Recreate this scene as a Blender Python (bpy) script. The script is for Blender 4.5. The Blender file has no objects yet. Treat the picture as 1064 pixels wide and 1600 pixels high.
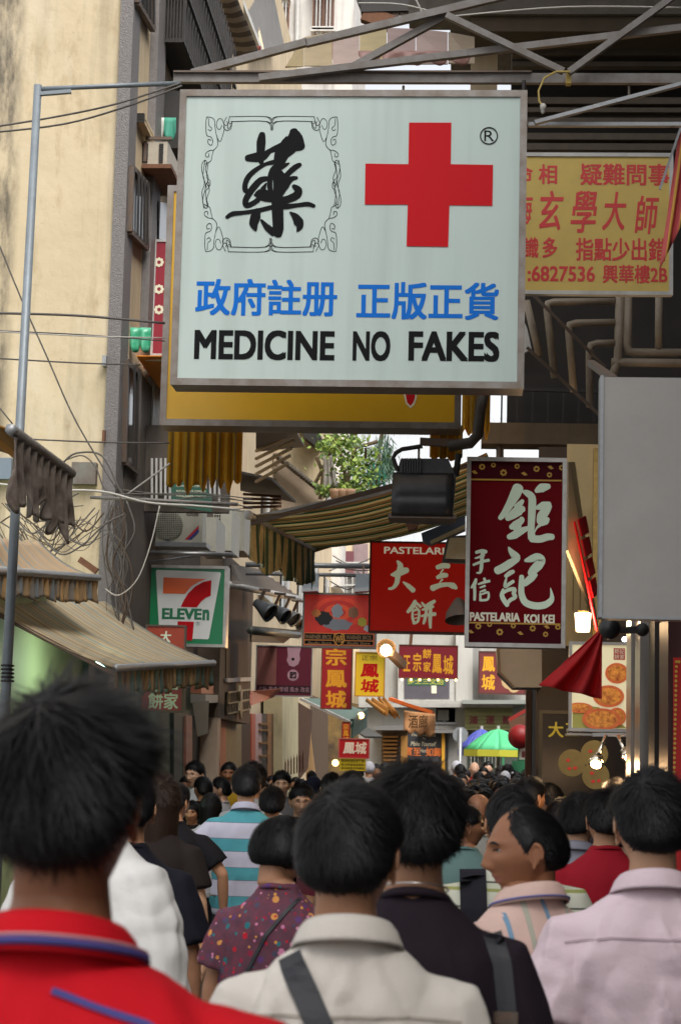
import bpy, math, random
import numpy as np
from mathutils import Vector, Matrix
R = math.radians
random.seed(7)
rng = np.random.default_rng(7)
SC = bpy.context.scene
COL = SC.collection

# ------------------------------------------------------------------ camera
FPX = 3100.0
CAMZ = 1.68
YAW, PITCH, ROLL = R(3.63), R(7.30), R(1.35)
cam_d = bpy.data.cameras.new('camera')
cam = bpy.data.objects.new('camera', cam_d)
COL.objects.link(cam)
CM = Matrix.Rotation(YAW, 4, 'Z') @ Matrix.Rotation(math.pi / 2 + PITCH, 4, 'X') @ Matrix.Rotation(ROLL, 4, 'Z')
cam.matrix_world = Matrix.Translation((0, 0, CAMZ)) @ CM
cam_d.sensor_fit = 'VERTICAL'
cam_d.sensor_height = 36.0
cam_d.sensor_width = 24.0
cam_d.lens = FPX / 1600 * 36
cam_d.clip_end = 600
cam_d.dof.use_dof = True
cam_d.dof.focus_distance = 13.0
cam_d.dof.aperture_fstop = 9.0
SC.camera = cam

# ------------------------------------------------------------------ world, sun, exposure
SUN_EL, SUN_AZ = R(52), R(152)     # azimuth clockwise from +Y
w = bpy.data.worlds.new('World'); SC.world = w; w.use_nodes = True
nt = w.node_tree; nt.nodes.clear()
sky = nt.nodes.new('ShaderNodeTexSky'); sky.sky_type = 'NISHITA'; sky.sun_disc = False
sky.sun_elevation = SUN_EL; sky.sun_rotation = SUN_AZ
sky.air_density = 1.0; sky.dust_density = 4.0; sky.ozone_density = 1.0
hs = nt.nodes.new('ShaderNodeHueSaturation'); hs.inputs['Saturation'].default_value = 0.18
bg = nt.nodes.new('ShaderNodeBackground'); bg.inputs['Strength'].default_value = 0.15
out = nt.nodes.new('ShaderNodeOutputWorld')
nt.links.new(sky.outputs[0], hs.inputs['Color']); nt.links.new(hs.outputs[0], bg.inputs[0]); nt.links.new(bg.outputs[0], out.inputs[0])
sl = bpy.data.lights.new('sun', 'SUN'); sl.energy = 1.4; sl.angle = R(30); sl.color = (1, 0.96, 0.9)
so = bpy.data.objects.new('sun', sl); COL.objects.link(so)
_sd = Vector((math.sin(SUN_AZ) * math.cos(SUN_EL), math.cos(SUN_AZ) * math.cos(SUN_EL), math.sin(SUN_EL)))
so.rotation_euler = _sd.to_track_quat('Z', 'Y').to_euler(); so.location = (0, -5, 30)
SC.view_settings.view_transform = 'Standard'; SC.view_settings.look = 'None'
SC.view_settings.exposure = 0.95; SC.view_settings.gamma = 1
SC.view_settings.use_curve_mapping = False
SC.cycles.max_bounces = 6; SC.cycles.diffuse_bounces = 4; SC.cycles.glossy_bounces = 3
SC.cycles.transmission_bounces = 4; SC.cycles.transparent_max_bounces = 6
SC.cycles.use_denoising = True
SC.cycles.sample_clamp_indirect = 6

# ------------------------------------------------------------------ measuring helpers (a pixel of the photo + a real distance -> a point)
CR = CM.to_3x3()
CO = Vector((0, 0, CAMZ))
def ray(px, py):
    return CR @ Vector(((px - 532) / FPX, (800 - py) / FPX, -1))
def P(px, py, Y):
    d = ray(px, py); return CO + d * (Y / d.y)
def PX(px, py, X):
    d = ray(px, py); return CO + d * (X / d.x)
def S(px, Y): return px * Y / FPX

# ------------------------------------------------------------------ materials
MATS = {}
def hexc(h):
    h = h.lstrip('#'); c = [int(h[i:i + 2], 16) / 255 for i in (0, 2, 4)]
    return tuple((x / 12.92 if x <= 0.04045 else ((x + 0.055) / 1.055) ** 2.4) for x in c)
def mat(name, col, rough=0.6, metal=0.0, var=0.0, scale=6.0, bump=0.0, bscale=60.0, dark=None, spec=0.5, streak=0.0, emit=None, estr=0.0, alpha=None, trans=0.0, wave=None, tl=0):
    """principled with noise-driven variation towards `dark`, optional vertical streak dirt, bump, or stripe pattern `wave`"""
    if name in MATS: return MATS[name]
    if isinstance(col, str): col = hexc(col)
    if isinstance(dark, str): dark = hexc(dark)
    m = bpy.data.materials.new(name); m.use_nodes = True
    n = m.node_tree.nodes; L = m.node_tree.links
    b = n['Principled BSDF']
    b.inputs['Base Color'].default_value = (*col, 1); b.inputs['Roughness'].default_value = rough
    b.inputs['Metallic'].default_value = metal; b.inputs['Specular IOR Level'].default_value = spec
    if trans: b.inputs['Transmission Weight'].default_value = trans
    if alpha is not None: b.inputs['Alpha'].default_value = alpha
    tc = n.new('ShaderNodeTexCoord')
    cur = None
    if wave:
        cols, period, axis = wave     # list of (pos, colour)
        sep = n.new('ShaderNodeSeparateXYZ'); L.new(tc.outputs['UV' if axis == 'UV' else 'Object'], sep.inputs[0])
        src = sep.outputs[{'X': 0, 'Y': 1, 'Z': 2, 'UV': 0}[axis]]
        dv = n.new('ShaderNodeMath'); dv.operation = 'DIVIDE'; dv.inputs[1].default_value = period; L.new(src, dv.inputs[0])
        fr = n.new('ShaderNodeMath'); fr.operation = 'FRACT'; L.new(dv.outputs[0], fr.inputs[0])
        rp = n.new('ShaderNodeValToRGB'); rp.color_ramp.interpolation = 'CONSTANT'
        e = rp.color_ramp.elements
        while len(e) > 1: e.remove(e[0])
        e[0].position = 0; e[0].color = (*hexc(cols[0][1]), 1)
        for p_, c_ in cols[1:]:
            q = e.new(p_); q.color = (*hexc(c_), 1)
        L.new(fr.outputs[0], rp.inputs[0]); cur = rp.outputs[0]
    if var > 0:
        nz = n.new('ShaderNodeTexNoise'); nz.inputs['Scale'].default_value = scale; nz.inputs['Detail'].default_value = 6; nz.inputs['Roughness'].default_value = 0.65
        L.new(tc.outputs['Object'], nz.inputs['Vector'])
        cr = n.new('ShaderNodeValToRGB'); cr.color_ramp.elements[0].position = 0.35; cr.color_ramp.elements[1].position = 0.7
        L.new(nz.outputs[0], cr.inputs[0])
        mu = n.new('ShaderNodeMath'); mu.operation = 'MULTIPLY'; mu.inputs[1].default_value = var; L.new(cr.outputs[0], mu.inputs[0])
        mx = n.new('ShaderNodeMix'); mx.data_type = 'RGBA'
        L.new(mu.outputs[0], mx.inputs[0])
        if cur: L.new(cur, mx.inputs[6])
        else: mx.inputs[6].default_value = (*col, 1)
        mx.inputs[7].default_value = (*(dark or tuple(c * 0.5 for c in col)), 1)
        cur = mx.outputs[2]
    if streak > 0:
        mp = n.new('ShaderNodeMapping'); mp.inputs['Scale'].default_value = (7, 7, 0.45)
        L.new(tc.outputs['Object'], mp.inputs[0])
        nz = n.new('ShaderNodeTexNoise'); nz.inputs['Scale'].default_value = 1.0; nz.inputs['Detail'].default_value = 5
        L.new(mp.outputs[0], nz.inputs['Vector'])
        cr = n.new('ShaderNodeValToRGB'); cr.color_ramp.elements[0].position = 0.5; cr.color_ramp.elements[1].position = 0.78
        L.new(nz.outputs[0], cr.inputs[0])
        mu = n.new('ShaderNodeMath'); mu.operation = 'MULTIPLY'; mu.inputs[1].default_value = streak; L.new(cr.outputs[0], mu.inputs[0])
        mx = n.new('ShaderNodeMix'); mx.data_type = 'RGBA'; L.new(mu.outputs[0], mx.inputs[0])
        if cur: L.new(cur, mx.inputs[6])
        else: mx.inputs[6].default_value = (*col, 1)
        mx.inputs[7].default_value = (0.05, 0.042, 0.034, 1)
        cur = mx.outputs[2]
    if cur: L.new(cur, b.inputs['Base Color'])
    if bump > 0:
        nz = n.new('ShaderNodeTexNoise'); nz.inputs['Scale'].default_value = bscale; nz.inputs['Detail'].default_value = 4
        L.new(tc.outputs['Object'], nz.inputs['Vector'])
        bp = n.new('ShaderNodeBump'); bp.inputs['Strength'].default_value = min(1, bump); bp.inputs['Distance'].default_value = 0.01
        L.new(nz.outputs[0], bp.inputs['Height']); L.new(bp.outputs[0], b.inputs['Normal'])
    if emit is not None:
        if isinstance(emit, str): emit = hexc(emit)
        b.inputs['Emission Color'].default_value = (*emit, 1); b.inputs['Emission Strength'].default_value = estr
    if tl:
        t_ = n.new('ShaderNodeBsdfTranslucent'); ms_ = n.new('ShaderNodeMixShader'); ms_.inputs[0].default_value = tl
        if cur: L.new(cur, t_.inputs[0])
        else: t_.inputs[0].default_value = (*col, 1)
        L.new(b.outputs[0], ms_.inputs[1]); L.new(t_.outputs[0], ms_.inputs[2]); L.new(ms_.outputs[0], n['Material Output'].inputs[0])
    MATS[name] = m
    return m

# ------------------------------------------------------------------ mesh building
BASE = {}
class MB:
    def __init__(s): s.v = []; s.f = []; s.mi = []; s.uv = {}
    def add(s, vs, fs, mi=0):
        o = len(s.v); s.v.extend([tuple(v) for v in vs]); s.f.extend([tuple(i + o for i in f) for f in fs]); s.mi.extend([mi] * len(fs))
        return s
    def box(s, x0, x1, y0, y1, z0, z1, mi=0):
        v = [(x, y, z) for z in (z0, z1) for y in (y0, y1) for x in (x0, x1)]
        return s.add(v, [(0, 2, 3, 1), (4, 5, 7, 6), (0, 1, 5, 4), (2, 6, 7, 3), (0, 4, 6, 2), (1, 3, 7, 5)], mi)
    def fbox(s, F, u0, u1, v0, v1, d0, d1, mi=0):
        v = [F.w(u, vv, d) for d in (d0, d1) for vv in (v0, v1) for u in (u0, u1)]
        return s.add(v, [(0, 2, 3, 1), (4, 5, 7, 6), (0, 1, 5, 4), (2, 6, 7, 3), (0, 4, 6, 2), (1, 3, 7, 5)], mi)
    def bar(s, a, b, wd, ht=None, mi=0, up=Vector((0, 0, 1))):
        a = Vector(a); b = Vector(b); ht = ht or wd
        t = (b - a).normalized(); x = t.cross(up)
        if x.length < 1e-3: x = t.cross(Vector((0, 1, 0)))
        x.normalize(); y = x.cross(t).normalized()
        v = [p + x * (sx * wd / 2) + y * (sy * ht / 2) for p in (a, b) for sx, sy in ((-1, -1), (1, -1), (1, 1), (-1, 1))]
        return s.add(v, [(3, 2, 1, 0), (4, 5, 6, 7), (0, 1, 5, 4), (1, 2, 6, 5), (2, 3, 7, 6), (3, 0, 4, 7)], mi)
    def tube(s, pts, r, n=8, mi=0, cap=True):
        pts = [Vector(p) for p in pts]; rr = r if isinstance(r, (list, tuple)) else [r] * len(pts)
        o = len(s.v); prev = None
        for i, p in enumerate(pts):
            t = (pts[min(i + 1, len(pts) - 1)] - pts[max(i - 1, 0)])
            if t.length < 1e-9: t = Vector((0, 0, 1))
            t.normalize()
            if prev is None:
                a = t.orthogonal().normalized()
            else:
                a = (prev - t * prev.dot(t))
                a = a.normalized() if a.length > 1e-6 else t.orthogonal().normalized()
            prev = a; b = t.cross(a)
            for k in range(n):
                an = 2 * math.pi * k / n
                s.v.append(tuple(p + (a * math.cos(an) + b * math.sin(an)) * rr[i]))
        for i in range(len(pts) - 1):
            for k in range(n):
                s.f.append((o + i * n + k, o + i * n + (k + 1) % n, o + (i + 1) * n + (k + 1) % n, o + (i + 1) * n + k)); s.mi.append(mi)
        if cap:
            s.f.append(tuple(o + k for k in reversed(range(n)))); s.mi.append(mi)
            s.f.append(tuple(o + (len(pts) - 1) * n + k for k in range(n))); s.mi.append(mi)
        return s
    def prism(s, F, poly, d0, d1, mi=0):
        """simple polygon in frame coordinates, extruded between depths d0<d1 (d1 in front)"""
        n = len(poly); a = sum(poly[i][0] * poly[(i + 1) % n][1] - poly[(i + 1) % n][0] * poly[i][1] for i in range(n))
        if a < 0: poly = poly[::-1]
        v = [F.w(u, w_, d1) for u, w_ in poly] + [F.w(u, w_, d0) for u, w_ in poly]
        fs = [tuple(range(n)), tuple(reversed(range(n, 2 * n)))] + [(i, n + i, n + (i + 1) % n, (i + 1) % n) for i in range(n)]
        return s.add(v, fs, mi)
    def grid(s, pts, mi=0, thick=0.0):
        """rows x cols lattice of points as a sheet (optionally thickened along its normal)"""
        nr, nc = len(pts), len(pts[0])
        o = len(s.v)
        for r_ in pts:
            for p in r_: s.v.append(tuple(p))
        for i in range(nr - 1):
            for j in range(nc - 1):
                s.f.append((o + i * nc + j, o + i * nc + j + 1, o + (i + 1) * nc + j + 1, o + (i + 1) * nc + j)); s.mi.append(mi)
        return s
    def lathe(s, c, axis, prof, n=16, mi=0):
        """prof: list of (dist along axis, radius)"""
        axis = Vector(axis).normalized(); a = axis.orthogonal().normalized(); b = axis.cross(a); c = Vector(c)
        o = len(s.v)
        for t, r_ in prof:
            for k in range(n):
                an = 2 * math.pi * k / n
                s.v.append(tuple(c + axis * t + (a * math.cos(an) + b * math.sin(an)) * r_))
        for i in range(len(prof) - 1):
            for k in range(n):
                s.f.append((o + i * n + k, o + i * n + (k + 1) % n, o + (i + 1) * n + (k + 1) % n, o + (i + 1) * n + k)); s.mi.append(mi)
        return s
    def sphere(s, c, r, n=12, m=8, mi=0):
        c = Vector(c); rx, ry, rz = (r, r, r) if not isinstance(r, (tuple, list)) else r
        o = len(s.v)
        for i in range(m + 1):
            th = math.pi * i / m
            for k in range(n):
                ph = 2 * math.pi * k / n
                s.v.append((c.x + rx * math.sin(th) * math.cos(ph), c.y + ry * math.sin(th) * math.sin(ph), c.z + rz * math.cos(th)))
        for i in range(m):
            for k in range(n):
                s.f.append((o + i * n + k, o + (i + 1) * n + k, o + (i + 1) * n + (k + 1) % n, o + i * n + (k + 1) % n)); s.mi.append(mi)
        return s
    def build(s, name, m=None, parent=None, smooth=False, kind=None, label=None, cat=None, group=None, solid=0.0, base=None):
        if not s.v: return None
        if parent is not None: b0 = BASE[parent.name]
        else:
            arr = np.array(s.v); b0 = Vector(((arr[:, 0].min() + arr[:, 0].max()) / 2, (arr[:, 1].min() + arr[:, 1].max()) / 2, arr[:, 2].min()))
            if base is not None: b0 = Vector(base)
        me = bpy.data.meshes.new(name)
        me.from_pydata([(x - b0.x, y - b0.y, z - b0.z) for x, y, z in s.v], [], s.f)
        ms = m if isinstance(m, (list, tuple)) else [m]
        for q in ms: me.materials.append(q)
        if len(ms) > 1: me.polygons.foreach_set('material_index', s.mi)
        if s.uv:
            ul = me.uv_layers.new(name='UVMap')
            for lp in me.loops: ul.data[lp.index].uv = s.uv.get(lp.vertex_index, (0, 0))
        if smooth: me.polygons.foreach_set('use_smooth', [True] * len(me.polygons))
        me.validate()
        o = bpy.data.objects.new(name, me); COL.objects.link(o)
        if parent is not None: o.parent = parent; BASE[o.name] = b0
        else: o.location = b0; BASE[o.name] = b0
        if solid:
            md = o.modifiers.new('thickness', 'SOLIDIFY'); md.thickness = solid; md.offset = 0
        tag(o, label, cat, group, kind)
        return o

def tag(o, label=None, cat=None, group=None, kind=None):
    if label: o['label'] = label
    if cat: o['category'] = cat
    if group: o['group'] = group
    if kind: o['kind'] = kind
    return o
def thing(name, label, cat, loc, group=None):
    o = bpy.data.objects.new(name, None); COL.objects.link(o); o.location = loc; o.empty_display_size = 0.2
    BASE[o.name] = Vector(loc); tag(o, label, cat, group); return o

class Frame:
    """flat panel frame: origin, right, up, outward normal"""
    def __init__(s, o, r=(1, 0, 0), u=(0, 0, 1)):
        s.o = Vector(o); s.r = Vector(r).normalized(); s.u = Vector(u).normalized(); s.n = s.r.cross(s.u)
        s.n.normalize()
    def w(s, u, v, d=0.0): return s.o + s.r * u + s.u * v + s.n * d
    def px(s, x, y):
        d = ray(x, y); t = (s.o - CO).dot(s.n) / d.dot(s.n); q = CO + d * t - s.o
        return (q.dot(s.r), q.dot(s.u))
def FY(Y, px=532, py=800):
    return Frame(P(px, py, Y))      # faces the viewer (-Y)
def FX(X, Y=0, side=1):
    """frame on a street wall; side=1: left wall facing +X, side=-1: right wall facing -X"""
    return Frame((X, Y, 0), (0, 1, 0) if side == 1 else (0, -1, 0))

def text_part(F, s, box, m, parent, d=0.0026, bold=0.0, shear=0.0, name='lettering', thick=0.0012, keep=False, label=None):
    """lettering fitted into the box (u0,v0,u1,v1) of a frame"""
    c = bpy.data.curves.new('lettering', 'FONT'); c.body = s; c.shear = shear; c.extrude = 0.02; c.resolution_u = 4
    c.fill_mode = 'BOTH'
    o = bpy.data.objects.new('lettering_tmp', c); COL.objects.link(o)
    dg = bpy.context.evaluated_depsgraph_get(); me = bpy.data.meshes.new_from_object(o.evaluated_get(dg))
    bpy.data.objects.remove(o)
    n = len(me.vertices)
    if n == 0: return None
    co = np.empty(n * 3); me.vertices.foreach_get('co', co); co = co.reshape(-1, 3)
    mn = co.min(0); mx = co.max(0)
    u0, v0, u1, v1 = box
    su = (u1 - u0) / (mx[0] - mn[0]); sv = (v1 - v0) / (mx[1] - mn[1])
    if keep:
        su = sv = min(su, sv)
        u0 += ((u1 - u0) - su * (mx[0] - mn[0])) / 2; v0 += ((v1 - v0) - sv * (mx[1] - mn[1])) / 2
    z = (co[:, 2] - mn[2]) / max(1e-9, (mx[2] - mn[2]))
    mb = MB(); b = bold * .8          # heavier strokes: the outline is laid several times, slightly shifted
    sh = [(0, 0)] if b < .012 else [(0, 0), (-b, -b * .7), (b, -b * .7), (-b, b * .7), (b, b * .7)]
    u0 += b * su; u1 -= b * su; v0 += b * sv * .7; v1 -= b * sv * .7
    su = (u1 - u0) / (mx[0] - mn[0]); sv = (v1 - v0) / (mx[1] - mn[1])
    for q_, (sx, sy) in enumerate(sh):
        vs = [F.w(u0 + (a - mn[0] + sx) * su, v0 + (b_ - mn[1] + sy) * sv, d + zz * thick + .00012 * q_) for (a, b_), zz in zip(co[:, :2], z)]
        mb.add(vs, [tuple(p.vertices) for p in me.polygons])
    bpy.data.meshes.remove(me)
    return mb.build(name, m, parent, label=label)
def pbox(F, x0, y0, x1, y1):
    """photo box (left, top, right, bottom) -> frame box"""
    a = F.px(x0, (y0 + y1) / 2)[0]; b = F.px(x1, (y0 + y1) / 2)[0]; t = F.px((x0 + x1) / 2, y0)[1]; q = F.px((x0 + x1) / 2, y1)[1]
    return (a, q, b, t)

def stroke_poly(pts):
    """outline of a brush stroke given (u,v,width) points"""
    P2 = [np.array(p[:2]) for p in pts]; W = [p[2] / 2 for p in pts]
    # smooth (Catmull-Rom)
    q = []; ww = []
    n = len(P2)
    for i in range(n - 1):
        p0 = P2[max(i - 1, 0)]; p1 = P2[i]; p2 = P2[i + 1]; p3 = P2[min(i + 2, n - 1)]
        for k in range(4):
            t = k / 4
            q.append(0.5 * ((2 * p1) + (-p0 + p2) * t + (2 * p0 - 5 * p1 + 4 * p2 - p3) * t * t + (-p0 + 3 * p1 - 3 * p2 + p3) * t ** 3)); ww.append(W[i] * (1 - t) + W[i + 1] * t)
    q.append(P2[-1]); ww.append(W[-1])
    L, Rr = [], []
    m = len(q)
    for i in range(m):
        t = q[min(i + 1, m - 1)] - q[max(i - 1, 0)]; l = np.hypot(*t) or 1; t = t / l; nn = np.array((-t[1], t[0]))
        L.append((q[i], nn, ww[i], t))
    return L
def brush(mb, F, conv, strokes, d, th=0.0009, sc=1.0):
    """strokes in zoomed photo coordinates; conv turns them into frame coordinates. Each stroke is a row of quads with rounded ends"""
    for k, st in enumerate(strokes):
        ps = []
        a0 = conv(0, 0); a1 = conv(1, 0); unit = math.hypot(a1[0] - a0[0], a1[1] - a0[1])
        for x, y, w_ in st:
            u, v = conv(x, y); ps.append((u, v, w_ * unit * sc))
        L = stroke_poly(ps)
        dd = d - .0013 + 0.0001 * k
        vs, fs = [], []
        # start cap, body, end cap as one ribbon of cross-sections
        sec = []
        q, nn, w_, t = L[0]
        for a in (75, 50, 25): sec.append((q - t * w_ * math.sin(R(a)) * .8, nn, w_ * math.cos(R(a))))
        for q, nn, w_, t in L: sec.append((q, nn, w_))
        q, nn, w_, t = L[-1]
        for a in (25, 50, 75): sec.append((q + t * w_ * math.sin(R(a)) * .8, nn, w_ * math.cos(R(a))))
        for q, nn, w_ in sec:
            for dz in (dd + th, dd):
                for sg in (1, -1):
                    p = q + nn * w_ * sg; vs.append(F.w(p[0], p[1], dz))
        for i in range(len(sec) - 1):
            b = i * 4; c = b + 4
            fs += [(b, b + 1, c + 1, c), (b + 2, c + 2, c + 3, b + 3), (b, c, c + 2, b + 2), (b + 1, b + 3, c + 3, c + 1)]
        fs += [(0, 2, 3, 1), (b + 4, b + 5, b + 7, b + 6)]
        mb.add(vs, fs)
    return mb
def zconv(F, ox, oy, sc):
    return lambda x, y: F.px(ox + x / sc, oy + y / sc)

def signbox(name, label, cat, F, box, depth, facem, framem, fw=0.03, group=None, hang=None, proud=0.012):
    """lightbox: a cabinet behind, a face panel, and a raised rim of four bars joined as one frame"""
    u0, v0, u1, v1 = box
    c = F.w((u0 + u1) / 2, v0, -depth / 2)
    t = thing(name, label, cat, c, group)
    MB().fbox(F, u0, u1, v0, v1, -depth, -0.004).build('cabinet', framem, t)
    MB().fbox(F, u0 + fw, u1 - fw, v0 + fw, v1 - fw, -0.003, 0.002).build('face_panel', facem, t)
    fr = MB()
    fr.fbox(F, u0 - .003, u1 + .003, v1 - fw, v1 + .003, -0.0035, proud).fbox(F, u0 - .003, u1 + .003, v0 - .003, v0 + fw, -0.0035, proud)
    fr.fbox(F, u0 - .003, u0 + fw, v0 + fw, v1 - fw, -0.0035, proud).fbox(F, u1 - fw, u1 + .003, v0 + fw, v1 - fw, -0.0035, proud)
    fr.build('frame', framem, t)
    if hang:
        for u in hang:
            MB().tube([F.w(u, v1, -depth / 2), F.w(u, v1 + 0.07, -depth / 2)], 0.008, 6).build('hanger', M['steel_dark'], t)
    return t

def cloth(pts_fn, nr, nc):
    return [[pts_fn(i / (nr - 1), j / (nc - 1)) for j in range(nc)] for i in range(nr)]
def bil(a, b, c, d, s, t):
    """a b top left/right, d c bottom left/right"""
    return a.lerp(b, t).lerp(d.lerp(c, t), s)

# ------------------------------------------------------------------ material table
M = {}
M['steel'] = mat('brushed steel', (0.45, 0.43, 0.4), 0.38, 0.85, var=0.5, scale=14, dark=(0.2, 0.18, 0.16))
M['steel_dark'] = mat('dark rusty steel', (0.12, 0.105, 0.09), 0.6, 0.5, var=0.6, scale=20, dark=(0.16, 0.07, 0.03))
M['galv'] = mat('galvanised steel', (0.33, 0.34, 0.35), 0.5, 0.5, var=0.5, scale=25, dark=(0.2, 0.2, 0.2))
M['grey_paint'] = mat('weathered grey paint', (0.19, 0.18, 0.17), 0.6, 0.2, var=0.6, scale=12, dark=(0.1, 0.07, 0.05))
M['wire'] = mat('cable sheath', (0.09, 0.08, 0.07), 0.6)
M['wire_pale'] = mat('pale cable sheath', (0.42, 0.40, 0.36), 0.6)

# =================================================================== THE PLACE
def fpoly(mb, F, pts, d0, d1, mi=0):
    return mb.prism(F, [F.px(x, y) for x, y in pts], d0, d1, mi)
def fb(mb, F, x0, y0, x1, y1, d0, d1, mi=0):
    u0, v0, u1, v1 = pbox(F, x0, y0, x1, y1); return mb.fbox(F, u0, u1, v0, v1, d0, d1, mi)
def cen(F, x, y, d=0): 
    u, v = F.px(x, y); return F.w(u, v, d)

# ---- ground
M['paving'] = mat('granite paving', (0.16, 0.15, 0.14), 0.8, var=0.7, scale=3, bump=0.6, bscale=30)
g = MB(); g.box(-60, 60, -20, 160, -0.3, 0)
g.build('ground', M['paving'], kind='structure')
# setts of the lane, a real relief of stones between the walls
st = MB()
for j in range(60):
    for i in range(14):
        x = -3.0 + i * 0.3 + (0.15 if j % 2 else 0); y = 1 + j * 0.6
        st.box(x + .006, x + .294, y + .006, y + .594, -0.01, 0.006 + 0.002 * random.random())
st.build('lane_paving', M['paving'], kind='stuff')

XL = P(188, 600, 17.5).x
M['cream_wall'] = mat('stained cream plaster', hexc('c2b294'), 0.9, var=0.5, scale=1.1, dark=hexc('a8987a'), bump=0.7, bscale=9, streak=0.38)
M['mosaic'] = mat('grey mosaic tile', (0.17, 0.155, 0.15), 0.6, var=0.4, scale=30, bump=1, bscale=90)
M['facade'] = mat('beige rendered facade', hexc('c8b494'), 0.85, var=0.4, scale=2, streak=0.3, bump=.4, bscale=12)
M['facade_dark'] = mat('grimy facade', hexc('5a5148'), 0.85, var=0.6, scale=3, streak=0.6)
M['glass_dark'] = mat('dark window glass', (0.02, 0.022, 0.025), 0.12, spec=0.6)
M['iron'] = mat('black iron bars', (0.035, 0.032, 0.03), 0.6, 0.4, var=.4, scale=15)
M['rust'] = mat('rust', (0.16, 0.07, 0.035), 0.85, var=.6, scale=20)
M['white_metal'] = mat('off white painted metal', (0.5, 0.49, 0.46), 0.5, var=.35, scale=9, streak=.3)
M['alu'] = mat('aluminium', (0.42, 0.42, 0.42), 0.35, 0.8)

# ---- left apartment block
FL = FX(XL)                       # its street wall
blk = thing('apartment_building', 'tall cream apartment block with black water stains and grey mosaic corner at the left', 'building', (XL - 2, 21, 0))
MB().box(XL - 7, XL - 0.12, 17.5, 30, 0, 16).build('end_wall', M['cream_wall'], blk)
def weather(m, band_x):
    """bleached patches, brown runs below old fixings and a black mould band down the left part of the wall"""
    n = m.node_tree.nodes; L = m.node_tree.links; b = n['Principled BSDF']; src = b.inputs['Base Color'].links[0].from_socket; tc = n.new('ShaderNodeTexCoord')
    def layer(scale3, ns, det, lo, hi, col, amt, src, mask=None):
        mp = n.new('ShaderNodeMapping'); mp.inputs['Scale'].default_value = scale3; L.new(tc.outputs['Object'], mp.inputs[0])
        nz = n.new('ShaderNodeTexNoise'); nz.inputs['Scale'].default_value = ns; nz.inputs['Detail'].default_value = det; nz.inputs['Roughness'].default_value = .7; L.new(mp.outputs[0], nz.inputs['Vector'])
        cr = n.new('ShaderNodeValToRGB'); cr.color_ramp.elements[0].position = lo; cr.color_ramp.elements[1].position = hi; L.new(nz.outputs[0], cr.inputs[0])
        mu = n.new('ShaderNodeMath'); mu.operation = 'MULTIPLY'; mu.inputs[1].default_value = amt; L.new(cr.outputs[0], mu.inputs[0]); f = mu.outputs[0]
        if mask is not None:
            m2 = n.new('ShaderNodeMath'); m2.operation = 'MULTIPLY'; L.new(f, m2.inputs[0]); L.new(mask, m2.inputs[1]); f = m2.outputs[0]
        mx = n.new('ShaderNodeMix'); mx.data_type = 'RGBA'; L.new(f, mx.inputs[0]); L.new(src, mx.inputs[6]); mx.inputs[7].default_value = (*col, 1); return mx.outputs[2]
    src = layer((1.2, 1.2, .5), 1.3, 8, .48, .72, hexc('cfc4b0'), .6, src)
    src = layer((1, 1, .35), 5, 8, .55, .8, hexc('8a7450'), .7, src)
    src = layer((1, 1, 1), 26, 8, .60, .74, hexc('6a5a48'), .55, src)
    sp = n.new('ShaderNodeSeparateXYZ'); L.new(tc.outputs['Object'], sp.inputs[0])
    def rng_(out, a, b_):
        r_ = n.new('ShaderNodeMapRange'); r_.inputs[1].default_value = a; r_.inputs[2].default_value = b_; L.new(out, r_.inputs[0]); return r_.outputs[0]
    src = layer((1.6, 1, .5), 2.6, 9,   .36, .56, (.04, .036, .032), .8, src, rng_(sp.outputs[0], band_x + .07, band_x - .05))
    src = layer((1.4, 1, .3), 4, 8, .5, .68, (.10, .065, .035), .75, src, rng_(sp.outputs[2], 4.3, 3.6))
    L.new(src, b.inputs['Base Color'])
weather(M['cream_wall'], P(22, 300, 17.5).x - (XL - 2))
MB().box(XL - 0.12, XL, 17.46, 17.86, 0, 16).build('mosaic_corner', M['mosaic'], blk)
MB().box(XL - 0.12, XL - 0.03, 17.861, 30, 0, 16).build('street_wall', M['facade'], blk)
p_ = MB(); fb(p_, FL, 233, -40, 246, 540, -0.03, 0.05); p_.build('pilaster', M['mosaic'], blk)
def bars_window(F, pts, blkp, nb=5, d=0.0):
    """window recessed in the street wall given its four photo corners (tl,tr,br,bl)"""
    q = [F.px(*p) for p in pts]
    wv = MB(); wv.prism(F, q, d - 0.02, d + 0.015); wo = wv.build('window', M['glass_dark'], blkp)
    fr = MB()
    for a, b in ((0, 1), (1, 2), (2, 3), (3, 0)):
        fr.bar(F.w(*q[a], d + 0.02), F.w(*q[b], d + 0.02), 0.05)
    m0 = F.w((q[0][0] + q[3][0]) / 2 * .5 + (q[1][0] + q[2][0]) / 2 * .5, 0, 0)
    fr.build('frame', M['steel_dark'], wo)
    br = MB()
    for k in range(1, nb):
        t = k / nb
        a = F.w(q[0][0] * (1 - t) + q[1][0] * t, q[0][1] * (1 - t) + q[1][1] * t, d + 0.06)
        b = F.w(q[3][0] * (1 - t) + q[2][0] * t, q[3][1] * (1 - t) + q[2][1] * t, d + 0.06)
        br.bar(a, b, 0.018)
    br.build('bars', M['iron'], wo)
    return wo
bars_window(FL, [(211, -30), (236, -30), (236, 46), (211, 4)], blk, 5)
bars_window(FL, [(203, 262), (227, 290), (226, 388), (200, 362)], blk, 5)
bars_window(FL, [(194, 568), (214, 582), (210, 738), (191, 722)], blk, 3)
wl = MB(); fpoly(wl, FL, [(238, 314), (262, 318), (262, 380), (238, 374)], -0.02, 0.02); w1 = wl.build('window', M['glass_dark'], blk)
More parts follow.
